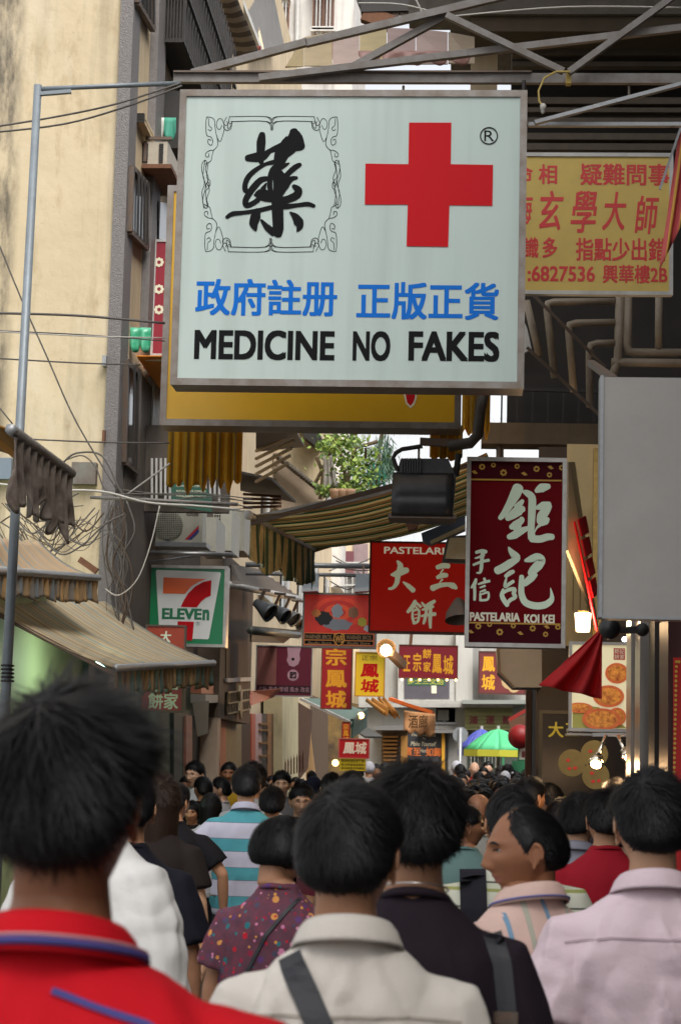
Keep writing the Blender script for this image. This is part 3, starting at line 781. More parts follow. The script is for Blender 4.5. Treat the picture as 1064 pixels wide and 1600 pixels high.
JU = [[(540, 350, 100), (515, 410, 100), (465, 500, 76), (410, 590, 58), (372, 635, 44)],
      [(595, 385, 34), (630, 400, 60), (672, 440, 70), (674, 540, 72), (668, 660, 66), (664, 760, 62), (672, 820, 74)],
      [(672, 832, 66), (750, 835, 68), (820, 815, 66), (865, 815, 56)],
      [(583, 472, 34), (560, 500, 52), (520, 525, 40)],
      [(440, 640, 50), (490, 605, 80), (550, 560, 100), (585, 550, 60)],
      [(478, 722, 50), (520, 700, 76), (570, 660, 60), (575, 640, 44)], [(560, 710, 30), (520, 740, 60)],
      [(455, 815, 50), (510, 795, 74), (580, 755, 62), (650, 725, 30)],
      [(715, 378, 40), (765, 350, 86), (830, 335, 50)],
      [(718, 540, 34), (780, 520, 80), (835, 505, 52)], [(830, 520, 66), (800, 570, 84), (765, 620, 90), (750, 670, 66)], [(750, 690, 50), (800, 665, 70), (822, 645, 40)], [(745, 705, 30), (715, 735, 16), (692, 785, 8)]]
JI = [[(452, 2, 14), (475, 40, 50), (520, 95, 84), (510, 120, 70)], [(535, 115, 50), (470, 150, 74), (400, 195, 76), (345, 222, 74)],
      [(425, 275, 36), (465, 245, 44), (495, 232, 36)], [(432, 290, 14), (420, 335, 26), (418, 375, 30), (450, 355, 34), (495, 325, 32)],
      [(400, 400, 20), (388, 455, 42), (405, 500, 46), (438, 550, 40)], [(405, 430, 30), (450, 405, 34), (505, 400, 40), (500, 440, 40), (515, 475, 34), (470, 500, 36), (440, 530, 34)],
      [(612, 128, 30), (670, 110, 66), (725, 90, 66), (770, 120, 60), (735, 170, 90), (690, 215, 80), (670, 250, 76)], [(712, 262, 34), (670, 290, 70), (610, 340, 60), (580, 350, 50)],
      [(575, 280, 44), (572, 370, 54), (575, 450, 58), (612, 525, 64), (700, 557, 66), (790, 550, 66), (850, 510, 56), (862, 465, 36), (848, 385, 4)]]
SHOU = [[(145, 50, 30), (200, 35, 34), (235, 45, 36)], [(135, 105, 14), (180, 92, 24), (215, 75, 30)], [(205, 60, 40), (197, 130, 34), (192, 200, 34), (180, 240, 26), (148, 244, 12)], [(118, 168, 24), (190, 140, 26), (262, 124, 28)]]
XIN = [[(142, 305, 24), (130, 345, 38), (98, 385, 20)], [(128, 370, 30), (130, 440, 28), (128, 500, 24)], [(220, 298, 24), (228, 318, 28)], [(165, 352, 16), (215, 335, 26), (268, 322, 26)],
       [(180, 385, 14), (225, 368, 24)], [(180, 425, 14), (228, 408, 24)], [(182, 440, 18), (184, 505, 26)], [(185, 452, 14), (245, 430, 22), (262, 440, 20), (252, 495, 24), (190, 505, 22)]]
m_ = MB(); brush(m_, F5, z2, JU, .004, sc=1.02); m_.build('calligraphy', M['ivory'], kk)
m_ = MB(); brush(m_, F5, z3, JI, .004, sc=1.02); m_.build('calligraphy', M['ivory'], kk)
m_ = MB(); brush(m_, F5, z3, SHOU + XIN, .004); m_.build('calligraphy', M['ivory'], kk)
text_part(F5, 'PASTELARIA', pbox(F5, 733.5, 957, 812, 971), mat('ivory lettering', hexc('e0dcc6'), .4), kk, bold=.055)
text_part(F5, 'KOI KEI', pbox(F5, 818.5, 960, 866, 974), mat('ivory lettering', hexc('e0dcc6'), .4), kk, bold=.055)

# PASTELARIA big red sign
F6 = FY(17.5)
M['red_acrylic'] = mat('red acrylic', hexc('b0160e'), .4, var=.35, scale=2.2, dark=hexc('800c0a'), spec=.2, emit=hexc('b0160e'), estr=.12)
pr = signbox('pastry_shop_sign', 'square bright red lightbox reading PASTELARIA over ivory brushed characters', 'sign', F6, pbox(F6, 577, 847, 740, 989), .22, M['red_acrylic'], mat('dark red rim', hexc('4a1a14'), .4, .3), .014)
text_part(F6, 'PASTELARIA', pbox(F6, 600, 855, 709, 866), mat('backlit cream lettering', hexc('e0dcc6'), .4, emit=hexc('e0dcc6'), estr=.15), pr, bold=.03)
z4 = zconv(F6, 575, 840, 1064 / 150)
DA = [[(325, 262, 24), (358, 310, 64), (345, 370, 60), (328, 440, 58), (318, 500, 52), (280, 555, 36), (232, 568, 26)], [(258, 412, 24), (310, 405, 70), (375, 375, 84), (430, 362, 60)], [(388, 492, 14), (445, 535, 50), (500, 585, 56)]]
SAN = [[(768, 330, 50), (830, 312, 60), (888, 315, 56)], [(830, 355, 20), (800, 392, 12)], [(768, 442, 40), (820, 420, 60), (868, 418, 48)], [(820, 465, 24), (785, 510, 10)], [(715, 560, 70), (790, 532, 54), (880, 520, 46), (940, 535, 70), (975, 560, 36)]]
BING = [[(520, 705, 38), (500, 755, 54), (440, 825, 34)], [(530, 720, 24), (580, 765, 34)], [(530, 765, 20), (548, 790, 20)], [(495, 810, 22), (492, 880, 28), (510, 950, 34)], [(500, 812, 24), (555, 798, 30), (565, 850, 26), (552, 925, 30), (510, 950, 30)],
        [(515, 855, 12), (548, 850, 12)], [(515, 895, 12), (550, 888, 12)], [(595, 720, 18), (622, 755, 34)], [(735, 705, 36), (690, 735, 50), (640, 770, 50)], [(600, 800, 22), (660, 785, 30), (720, 765, 28)],
        [(590, 870, 24), (660, 858, 34), (738, 848, 44)], [(645, 780, 30), (640, 850, 34), (622, 930, 34), (612, 955, 20)], [(690, 740, 36), (690, 840, 40), (686, 920, 40), (690, 1000, 26)]]
m_ = MB(); brush(m_, F6, z4, DA, .004); m_.build('calligraphy', mat('backlit ivory lettering', hexc('d0deC4'), .4, emit=hexc('c8d4b8'), estr=.12), pr)
m_ = MB(); brush(m_, F6, z4, SAN, .004); m_.build('calligraphy', mat('backlit ivory lettering', hexc('d0deC4'), .4, emit=hexc('c8d4b8'), estr=.12), pr)
m_ = MB(); brush(m_, F6, z4, BING, .004); m_.build('calligraphy', mat('backlit ivory lettering', hexc('d0deC4'), .4, emit=hexc('c8d4b8'), estr=.12), pr)
m_ = MB()
for x in (594, 700): m_.bar(cen(F6, x, 846, -.1), cen(F6, x, 822, -.1), .012)
m_.build('hanging_chain', M['steel_dark'], pr)

# 7-ELEVEn
F7 = FY(19.6)
sv = signbox('convenience_store_sign', 'green and white 7-ELEVEn lightbox with orange and red numeral', 'sign', F7, pbox(F7, 230, 884, 354, 1010), .22, mat('green acrylic', hexc('0a7a4c'), .35, var=.1), M['steel'], .026)
z7 = zconv(F7, 220, 780, 5.911)
def zpoly(mb, F, zc_, pts, d0, d1): return mb.prism(F, [zc_(x, y) for x, y in pts], d0, d1)
m_ = MB(); zpoly(m_, F7, z7, [(150, 652), (735, 674), (742, 690), (632, 1282), (620, 1294), (200, 1280), (176, 1270), (143, 665)], .003, .005); m_.build('white_shield', mat('white acrylic', hexc('d8dad8'), .35, var=.1), sv)
m_ = MB(); zpoly(m_, F7, z7, [(213, 722), (605, 738), (540, 762), (470, 805), (410, 875), (208, 870)], .006, .009); m_.build('numeral_top', mat('orange acrylic', hexc('e2601c'), .35), sv)
m_ = MB(); zpoly(m_, F7, z7, [(655, 748), (648, 892), (600, 912), (560, 945), (520, 1000), (372, 995), (400, 935), (440, 870), (500, 810), (575, 766)], .006, .009)
m_.build('numeral_sweep', M['red_print'], sv)
m_ = MB(); zpoly(m_, F7, z7, [(345, 1128), (495, 1132), (478, 1305), (420, 1303), (330, 1290)], .006, .009); m_.build('numeral_foot', M['red_print'], sv)
gm_ = mat('green print', hexc('0a7048'), .4)
a_ = z7(200, 1005); b_ = z7(565, 1115); text_part(F7, 'ELEVE', (a_[0], b_[1], b_[0], a_[1]), gm_, sv, d=.006, bold=.06)
a_ = z7(572, 1018); b_ = z7(636, 1122); text_part(F7, 'n', (a_[0], b_[1], b_[0], a_[1]), gm_, sv, d=.006, bold=.06)
a_ = z7(511, 1132); b_ = z7(547, 1168); text_part(F7, 'Ⓡ', (a_[0], b_[1], b_[0], a_[1]), gm_, sv, d=.006)

# small red sign in front of it
F8 = FY(18.6)
s8 = signbox('shop_sign', 'faded orange red sign half covering the bottom of the 7-ELEVEn lightbox', 'sign', F8, pbox(F8, 228, 977, 290, 1030), .08, mat('faded red', hexc('a23c22'), .5, var=.3), M['steel_dark'], .012)
text_part(F8, '大', pbox(F8, 250, 986, 268, 1004), M['ivory'], s8, bold=.03, shear=.1)
F9 = FY(16.6)
s9 = signbox('shop_sign', 'small red bakery sign with white characters hanging under the striped awning valance', 'sign', F9, pbox(F9, 219, 1056, 288, 1113), .1, mat('red sign panel', hexc('9c1c1c'), .5), M['steel_dark'], .018)
text_part(F9, '餅家', pbox(F9, 232, 1082, 279, 1108), M['ivory'], s9, bold=.03)
text_part(F9, '鳳城', pbox(F9, 232, 1060, 279, 1078), M['ivory'], s9, bold=.03)

# red film studio sign (cartoon figures left out)
F10 = FY(22)
M['red_glow'] = mat('red orange print', hexc('d02c1a'), .4, var=.9, scale=3.5, dark=hexc('9e1810'), emit=hexc('d02c1a'), estr=.1)
s10 = signbox('studio_store_sign', 'red WARNER BROS. lightbox with gold shield under two grey floodlights', 'sign', F10, pbox(F10, 473, 927, 588, 1012), .2, M['red_glow'], M['frame_alu'], .018)
for k, (r_, c) in enumerate(((30, 'd63c1e'), (23, 'c02418'), (16, 'dd4c22'), (9, 'b81e14'))):
    m_ = MB(); cu = F10.px(528, 957); rr_ = S(r_, 22)
    m_.prism(F10, [(cu[0] + rr_ * 1.35 * math.cos(a * math.pi / 16), cu[1] + rr_ * .82 * math.sin(a * math.pi / 16)) for a in range(32)], .003 + .0004 * k, .0034 + .0004 * k)
    m_.build('printed_ring', mat('ring ' + c, hexc(c), .4, var=.4, scale=9, emit=hexc(c), estr=.1), s10)
for k, (x, y, rx, ry, c) in enumerate(((528, 976, 22, 9, '8c9098'), (506, 966, 13, 11, '1c1a1e'), (494, 958, 7, 6, 'd8843c'), (527, 955, 9, 11, '9aa0a8'), (552, 957, 8, 9, '9a6a4a'), (566, 972, 7, 7, 'c8bc3c'), (575, 982, 7, 5, 'b8bcc0'))):
    m_ = MB(); cu = F10.px(x, y); m_.prism(F10, [(cu[0] + S(rx, 22) * (1 + .12 * math.sin(a * 1.9 + k)) * math.cos(a * math.pi / 10), cu[1] + S(ry, 22) * (1 + .12 * math.sin(a * 2.3 + k)) * math.sin(a * math.pi / 10)) for a in range(20)], .0052 + .0002 * k, .0055 + .0002 * k); m_.build('printed_patch', mat('patch ' + c, hexc(c), .5), s10)
def band(F, x0, y0, x1, y1, m, par, d0=.006, d1=.008, nm='band'):
    m_ = MB(); fb(m_, F, x0, y0, x1, y1, d0, d1); return m_.build(nm, m, par)
band(F10, 475, 989.5, 584, 1008.5, mat('orange rim print', hexc('e89048'), .4), s10)
band(F10, 476, 990.5, 583, 1000, M['ink'], s10, .0085, .0095); band(F10, 476, 1001.5, 583, 1007, M['ink'], s10, .0085, .0095)
gp = mat('pale gold print', hexc('b59468'), .4)
text_part(F10, 'WARNER BROS.', pbox(F10, 477, 992, 519, 998.5), gp, s10, d=.0105)
text_part(F10, 'WARNER BROS.', pbox(F10, 541, 993, 581, 999.5), gp, s10, d=.0105)
text_part(F10, 'Studio Store', pbox(F10, 481, 1002.5, 518, 1006.5), gp, s10, d=.0105, shear=.3)
text_part(F10, 'Studio Store', pbox(F10, 542, 1003, 578, 1007), gp, s10, d=.0105, shear=.3)
m_ = MB(); fpoly(m_, F10, [(522, 991), (530, 988.5), (538, 991.5), (539, 1000), (536, 1006), (529, 1010), (523, 1005), (521, 998)], .0105, .0125); m_.build('shield_rim', mat('orange gold', hexc('e8a848'), .4), s10)
m_ = MB(); fpoly(m_, F10, [(523.3, 992), (530, 989.8), (536.7, 992.5), (537.6, 1000), (535, 1005), (529, 1008.3), (524.3, 1004), (522.4, 998)], .013, .014); m_.build('shield', M['ink'], s10)
text_part(F10, 'WB', pbox(F10, 524, 993, 536.5, 1004.5), mat('orange gold', hexc('e8a848'), .4), s10, d=.0145, bold=.02)

# tai chi sign
F11 = FY(25)
s11 = signbox('fortune_shop_sign', 'plum coloured panel with pink taiji sign and yin yang wheel', 'sign', F11, pbox(F11, 400, 1009, 488, 1088), .12, mat('plum panel', hexc('7a1f38'), .5, var=.2), M['white_metal'], .012)
pk = mat('pale pink print', hexc('d8a8b4'), .5)
m_ = MB(); fpoly(m_, F11, [(449, 1011), (450, 1025), (448, 1032), (452, 1040), (459, 1042), (466, 1038), (469, 1030), (468, 1022), (471, 1011)], .003, .005); m_.build('taiji_print', pk, s11)
m_ = MB(); cu = F11.px(458, 1030); m_.prism(F11, [(cu[0] + .02 * math.cos(a * .785), cu[1] + .02 * math.sin(a * .785)) for a in range(8)], .0055, .007); m_.build('dot', M['ink'], s11)
m_ = MB(); cu = F11.px(458, 1055); m_.prism(F11, [(cu[0] + S(9.5, 25) * (1 if a % 2 else .86) * math.cos(a * math.pi / 16), cu[1] + S(9.5, 25) * (1 if a % 2 else .86) * math.sin(a * math.pi / 16)) for a in range(32)], .003, .005); m_.build('wheel', pk, s11)
text_part(F11, '☯', pbox(F11, 453, 1050, 463, 1060), M['ink'], s11, d=.0055)
band(F11, 402, 1071, 485, 1083, mat('dark text band', hexc('3a1420'), .5), s11, .003, .005)
text_part(F11, '占卦 算命 掌相 風水 改名', pbox(F11, 404, 1073, 483, 1081), pk, s11, d=.0055)
band(F11, 401, 1012, 432, 1070, mat('salmon panel', hexc('b07068'), .5, var=.3, streak=.3), s11, .003, .005, 'salmon_panel')

# red vertical 宗鳳城 and yellow 鳳城
F12 = FY(27.5)
s12 = signbox('shop_sign', 'tall red vertical sign with three large gold characters beside the yellow one', 'sign', F12, pbox(F12, 502, 1000, 550, 1108), .15, mat('scarlet panel', hexc('9e1420'), .45), M['rust'], .012)
gold = mat('gold lettering', hexc('e0a020'), .45)
for s_, y in (('宗', 1013), ('鳳', 1047), ('城', 1079)): text_part(F12, s_, pbox(F12, 509, y, 542, y + 27), gold, s12, bold=.035, shear=-.05)
F13 = FY(27)
s13 = signbox('shop_sign', 'small bright yellow sign with red characters lit by a bare lamp', 'sign', F13, pbox(F13, 555, 1019, 601, 1088), .12, mat('lemon yellow panel', hexc('e0c41c'), .45), M['gold_print'], .012)
rp = M['red_print']
text_part(F13, '正宗', pbox(F13, 565, 1024, 589, 1032), mat('brown print', hexc('5a3a10'), .5), s13)
for s_, y in (('鳳', 1037), ('城', 1061)): text_part(F13, s_, pbox(F13, 563, y, 592, y + 21), rp, s13, bold=.04, shear=.06)
# maroon landscape sign with gold characters
F14 = FY(31)
s14 = signbox('shop_sign', 'wide maroon sign with gold characters and lit bulbs along its lower edge', 'sign', F14, pbox(F14, 623, 1008, 715, 1060), .15, mat('maroon panel', hexc('7e1626'), .45), M['rust'], .01)
for s_, b in (('正', (630, 1024, 641, 1049)), ('宗', (645, 1020, 658, 1049)), ('餅', (660, 1014, 674, 1029)), ('家', (661, 1034, 673, 1050)), ('鳳', (675, 1022, 690, 1052)), ('城', (692, 1024, 708, 1054))):
    text_part(F14, s_, pbox(F14, *b), gold, s14, bold=.03)
M['bulb'] = mat('lit bulb', (1, .6, .2), .4, emit=(1, .5, .15), estr=6)
for k in range(7):
    x = 628 + k * 14; m_ = MB(); m_.sphere(cen(F14, x, 1062 + .1 * k, .02), .018, 8, 5); m_.build('bulb', M['bulb'], s14, smooth=True)
m_ = MB(); m_.bar(cen(F14, 641, 1008, -.05), cen(F14, 643, 985, -.05), .05); m_.build('hanger', M['rust'], s14)
# small red + yellow notices near the green canopy
F15 = FY(27.2)
s15 = signbox('shop_sign', 'narrow red hanging strip with gold characters under the green canopy', 'sign', F15, pbox(F15, 534, 1128, 547, 1162), .06, mat('scarlet panel', hexc('9e1420'), .45), M['rust'], .006)
for s_, y in (('宗', 1131), ('鳳', 1141), ('城', 1151)): text_part(F15, s_, pbox(F15, 536, y, 545, y + 9), gold, s15, bold=.03)
F16 = FY(26.5)
s16 = signbox('shop_sign', 'crimson sign with two white characters above the yellow notice', 'sign', F16, pbox(F16, 529, 1154, 577, 1185), .1, mat('crimson', hexc('b0121c'), .45), mat('pinkish rim', hexc('b06060'), .5), .012)
text_part(F16, '鳳城', pbox(F16, 536, 1159, 573, 1178), mat('white lettering', hexc('e4e0da'), .45), s16, bold=.04, shear=.08)
s17 = signbox('notice_board', 'yellow notice with rows of small black characters below the crimson sign', 'sign', F16, pbox(F16, 531, 1185.5, 571, 1204), .08, mat('notice yellow', hexc('c8b81c'), .5), mat('notice yellow', hexc('c8b81c'), .5), .004)
for k, t_ in enumerate(('鳳城老婆餅杏仁餅', '豬油糕紫菜蛋卷酥', '歡迎試食手信禮盒')): text_part(F16, t_, pbox(F16, 533, 1187.5 + 5.4 * k, 569, 1191.5 + 5.4 * k), M['ink'], s17, bold=.01)

# =================================================================== STREET FURNITURE, AWNINGS, SHOPFRONTS
# ---- pole with arm
M['pole'] = mat('grey painted pole', hexc('7d868c'), .5, .2, var=.4, scale=10, dark=hexc('5c6064'))
Fz = FY(10.6)
pl = thing('utility_pole', 'tall grey metal pole with a thin arm reaching to the medicine sign', 'pole', (P(10, 1060, 10.6).x, 10.6, 0))
a = P(60, 133, 10.6); b = P(10, 1075, 10.6); b0 = a + (b - a) * (a.z / (a.z - b.z))
MB().tube([a, b0], [.022, .032], 12).build('shaft', M['pole'], pl, smooth=True)
MB().tube([P(62, 139, 10.6), P(282, 130, 10.9)], S(4.2, 10.6), 8).build('arm', M['pole'], pl, smooth=True)
MB().bar(P(62, 147, 10.6), P(112, 143, 10.63), .03, .02).build('gusset', M['pole'], pl)
m_ = MB()
for k in range(5): m_.lathe(P(12.5, 1040 + k * 6, 10.6), (0, 0, 1), [(-.006, .031), (-.003, .037), (.003, .037), (.006, .031)], 12)
m_.build('tape_bands', M['iron'], pl)

# ---- steel truss above the signs
tr = thing('steel_truss', 'rusty grey steel truss of angle bars carrying the medicine sign', 'truss', P(660, 120, 11.1))
def tb(x0, y0, x1, y1, wpx, Y=11.1, dY=0, m=None):
    MB().bar(P(x0, y0, Y + dY), P(x1, y1, Y + dY), .04, S(wpx, Y)).build('bar', m or M['grey_paint'], tr)
tb(272, 122, 1130, 124, 16); tb(405, 122, 1130, 36, 11, dY=-.06); tb(300, 115, 480, 66, 12, dY=.05); tb(478, 68, 820, -14, 12, dY=.05)
tb(545, 108, 697, 25, 11, dY=.1); tb(697, 24, 880, 112, 10, dY=-.12); tb(888, 113, 1050, -4, 10, dY=-.12); tb(835, 192, 1085, 126, 6, dY=-.02, m=M['galv'])
tb(825, 195, 1130, 195, 6, dY=.06, m=M['galv']); tb(272, 113, 830, 113, 3, dY=-.02, m=M['steel_dark']); tb(700, 92, 830, 70, 3, dY=.2, m=M['steel_dark'])
MB().box(*[v for q in ((P(884, 118, 11).x, P(892, 118, 11).x), (11.0, 11.05), (P(888, 130, 11).z, P(888, 112, 11).z)) for v in q]).build('yellow_tape', M['old_yellow'], tr)
m_ = MB(); m_.tube([P(818, 143, 11), P(818, 126, 11)], .012, 6); m_.build('sign_hook', M['iron'], tr)
# bare bulb on a loop of wire
bl = thing('hanging_bulb', 'small bare bulb dangling on a yellow looped wire right of the red cross', 'bulb', P(848, 180, 10.9))
MB().tube([P(x, y, 10.95) for x, y in ((890, 112), (868, 112), (850, 122), (841, 142), (842, 158), (847, 165))], .006, 6).build('wire', mat('yellow wire', hexc('a8924e'), .5), bl)
MB().lathe(P(848, 162, 10.95), (0, 0, -1), [(0, .01), (.01, .018), (.03, .018), (.035, .013), (.05, .013), (.06, .004)], 10).build('socket', M['wire_pale'], bl, smooth=True)

# pinkish polycarbonate awning behind the truss
pa = thing('awning', 'faded pink and yellow plastic awning sheet behind the steel truss', 'awning', P(590, 90, 13))
cols = ['b4a078', 'a89470', 'b0988c', 'b4a070', 'a88c84', 'b49a90', 'a4927c']
xs = [446, 475, 520, 562, 605, 650, 700, 742]
for k in range(7):
    y0 = 52 - 26 * math.sin((k + .2) / 7 * 2.6); y1 = 52 - 26 * math.sin((k + 1.2) / 7 * 2.6)
    if k == 0: y0 = 88
    m_ = MB(); m_.grid([[P(xs[k], y0 + 18, 13.6), P(xs[k + 1] - 1, y1 + 18, 13.6)], [P(xs[k], 104 - k * .7, 12.8), P(xs[k + 1] - 1, 104 - k * .7, 12.8)]])
    m_.build('panel', mat('plastic sheet ' + cols[k], hexc(cols[k]), .5, var=.4, scale=6), pa, solid=.006)
scallop_valance('scalloped_hem', None, FY(12.75), 560, 736, 80, 102, mat('dusty pink plastic', hexc('9a746c'), .5, var=.3), 5, parent=pa, rag=.7)

# ---- torn striped flag at the right edge, red flag below the marble
def cloth_tri(name, label, pts, Y, m, folds=5, amp=.03, nr=14, nc=30, cat='flag', dY=0):
    """quad cloth tl,tr,br,bl in photo coordinates with folds running down"""
    a, b, c, d = [P(x, y, Y) for x, y in pts]
    def fn(s, t):
        p = bil(a, b, c, d, s, t); p.y += amp * math.sin(t * folds * math.pi * 2 + s * 2) * (.2 + .8 * s) + dY * s; return p
    mb = MB(); rows = cloth(fn, nr, nc); mb.grid(rows)
    for i in range(nr):
        for j in range(nc): mb.uv[i * nc + j] = (j / (nc - 1), i / (nr - 1))
    return mb.build(name, m, smooth=True, solid=.004, label=label, cat=cat)
cloth_tri('flag', 'torn pink and yellow striped cloth hanging at the upper right edge', [(1062, 196), (1100, 190), (1090, 300), (1030, 420)], 11.4,
          mat('pink yellow striped cloth', hexc('c8605c'), .8, wave=([(0, 'c85a58'), (.4, 'd0a040'), (.65, 'b04448')], .34, 'UV'), var=.3), 3, .03)
MB().bar(P(1030, 296, 11.38), P(1066, 190, 11.38), .014).build('flag_stick', M['galv'], label='thin stick holding the torn striped cloth at upper right', cat='stick')
M['red_cloth'] = mat('translucent red flag cloth', hexc('cc1a1c'), .75, var=.35, scale=5, dark=hexc('b0686c'), tl=.6)
rf = cloth_tri('flag', 'plain red triangular flag drooping below the marble slab', [(937, 984), (941, 984), (939, 1092), (842, 1070)], 9.0, M['red_cloth'], 2.2, .05, 16, 30)
tag(rf, None, None)

# ---- left: near awning with roller seen end-on
M['brown_canvas'] = mat('grimy brown canvas', hexc('4e4238'), .85, var=.7, scale=9, dark=hexc('8a8078'), bump=.3, bscale=30)
M['ochre'] = mat('ochre canvas', hexc('8c6020'), .85, var=.5, scale=6)
X9 = P(20, 672, 9.0).x
na = thing('awning', 'grimy dark brown awning with roller and gathered fringe at the left edge', 'awning', (X9, 9.7, P(20, 790, 9).z))
r0_, r1_ = P(19, 672, 9.0), P(112, 740, 10.4)
MB().tube([r0_, r1_], .028, 10).build('roller', mat('roller tube', (.22, .2, .18), .5, .3, var=.4), na, smooth=True)
m_ = MB(); m_.lathe(r0_ - Vector((0, .02, 0)), (0, 1, 0), [(-.012, .001), (-.01, .026), (.03, .028), (.035, .01)], 14); m_.build('roller_cap', M['galv'], na, smooth=True)
def fr_(s, t):
    p = r0_.lerp(r1_, t); drop = .30 + .05 * math.sin(t * 23) + .03 * math.sin(t * 51) + .18 * t * 0
    p = p + Vector((0, 0, -.02 - drop * s)); p.x += .022 * math.sin(t * 60 + 1.5 * math.sin(s * 5)) * (.3 + .7 * s) + .01; return p
MB().grid(cloth(fr_, 16, 90)).build('fringe', M['brown_canvas'], na, smooth=True, solid=.006)
MB().grid(cloth(lambda s, t: r0_ + Vector((-.02 - .9 * s, -.03 + 1.4 * t, .28 * s + .02 * math.sin(t * 9))), 8, 12)).build('canvas', M['ochre'], na, smooth=True, solid=.01)
m_ = MB(); m_.bar(P(-30, 664, 9.1), P(24, 712, 9.1), .03); m_.build('arm', M['ochre'], na)

def shop_awning(name, label, A, B, C_, D, m, vm=None, drop=.2, folds=30, seed=0, sag=.05, bar=True, val_side='front', ribs=0):
    """A,B at the wall (near, far); C,D at the front bar (far, near)"""
    t0 = thing(name, label, 'awning', (A + C_) * .5)
    nr, nc = 10, 24; mb = MB()
    rows = cloth(lambda s, t: bil(A, B, C_, D, s, t) + Vector((0, 0, -sag * math.sin(math.pi * s) + .008 * math.sin(t * 40))), nr, nc); mb.grid(rows)
    for i in range(nr):
        for j in range(nc): mb.uv[i * nc + j] = (j / (nc - 1), i / (nr - 1))
    mb.build('canvas', m, t0, smooth=True, solid=.008)
    if bar: MB().tube([D, C_], .028, 8).build('front_bar', M['galv'], t0, smooth=True)
    MB().bar(A + Vector((0, .02, -.05)), D + Vector((0, .02, -.05)), .03).build('side_arm', M['steel_dark'], t0)
    if drop:
        rr = random.Random(seed); nc = folds * 6 + 1; dr = [rr.uniform(.75, 1.08) for _ in range(folds * 2 + 3)]
        side = (C_ - D).cross(Vector((0, 0, 1))).normalized(); mb = MB(); rows = []
        for i in range(8):
            s = i / 7; row = []
            for j in range(nc):
                t = j / (nc - 1); k = t * folds * 2; kk = int(k); f = k - kk; dd = drop * (dr[kk] * (1 - f) + dr[kk + 1] * f)
                row.append(D.lerp(C_, t) + Vector((0, 0, -.02 - dd * s)) + side * (.018 * math.sin(t * folds * 6.283 + s * 1.5 * math.sin(t * 37)) * (.4 + s)))
            rows.append(row)
        mb.grid(rows)
        for i in range(8):
            for j in range(nc): mb.uv[i * nc + j] = (j / (nc - 1), i / 7)
        mb.build('valance', vm or m, t0, smooth=True, solid=.005)
    return t0
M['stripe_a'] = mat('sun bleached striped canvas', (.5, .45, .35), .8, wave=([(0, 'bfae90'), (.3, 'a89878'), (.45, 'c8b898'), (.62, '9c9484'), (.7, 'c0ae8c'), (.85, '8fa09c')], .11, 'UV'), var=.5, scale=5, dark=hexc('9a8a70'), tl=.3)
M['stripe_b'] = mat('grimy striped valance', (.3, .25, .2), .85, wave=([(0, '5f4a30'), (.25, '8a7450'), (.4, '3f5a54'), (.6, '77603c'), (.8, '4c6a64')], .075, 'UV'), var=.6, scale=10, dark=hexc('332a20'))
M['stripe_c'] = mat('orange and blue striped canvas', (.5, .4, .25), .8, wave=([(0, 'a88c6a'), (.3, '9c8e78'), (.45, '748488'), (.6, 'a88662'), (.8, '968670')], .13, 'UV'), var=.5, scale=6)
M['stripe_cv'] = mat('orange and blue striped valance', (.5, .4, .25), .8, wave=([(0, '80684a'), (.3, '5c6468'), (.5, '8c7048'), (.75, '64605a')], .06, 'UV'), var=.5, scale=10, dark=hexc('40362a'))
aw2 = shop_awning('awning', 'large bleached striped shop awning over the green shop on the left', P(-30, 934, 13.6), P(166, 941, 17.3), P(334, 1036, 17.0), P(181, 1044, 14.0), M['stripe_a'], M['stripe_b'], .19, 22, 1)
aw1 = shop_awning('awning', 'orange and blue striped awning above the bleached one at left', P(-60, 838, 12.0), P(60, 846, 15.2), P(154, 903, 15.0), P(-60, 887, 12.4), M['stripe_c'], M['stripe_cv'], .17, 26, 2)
# green striped awning over the lane
M['stripe_g'] = mat('green and tan striped canvas', (.3, .3, .2), .8, wave=([(0, 'a88e66'), (.2, '2c6a58'), (.36, 'd2c8a4'), (.5, '9a8058'), (.68, '2c6a58'), (.8, 'c8bc98')], .17, 'UV'), var=.3, scale=4, dark=hexc('a09674'), tl=.7)
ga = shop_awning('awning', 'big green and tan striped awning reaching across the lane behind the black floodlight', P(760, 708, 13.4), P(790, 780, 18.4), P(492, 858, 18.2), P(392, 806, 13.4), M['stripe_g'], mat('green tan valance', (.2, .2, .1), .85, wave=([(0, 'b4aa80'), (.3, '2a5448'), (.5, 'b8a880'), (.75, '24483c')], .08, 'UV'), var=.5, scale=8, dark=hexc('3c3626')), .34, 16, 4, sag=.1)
m_ = MB(); m_.bar(P(394, 812, 13.5), P(640, 760, 13.6), .05); m_.build('arm', M['white_metal'], ga)
m_ = MB(); m_.bar(P(490, 858, 18.1), P(640, 812, 18.2), .06); m_.build('arm', mat('ochre arm', hexc('6e5a38'), .7), ga)
m_ = MB(); m_.lathe(P(388, 804, 13.3), (0, 1, 0), [(-.01, .001), (-.008, .03), (.04, .032), (.045, .004)], 14); m_.build('roller_cap', M['white_metal'], ga, smooth=True)

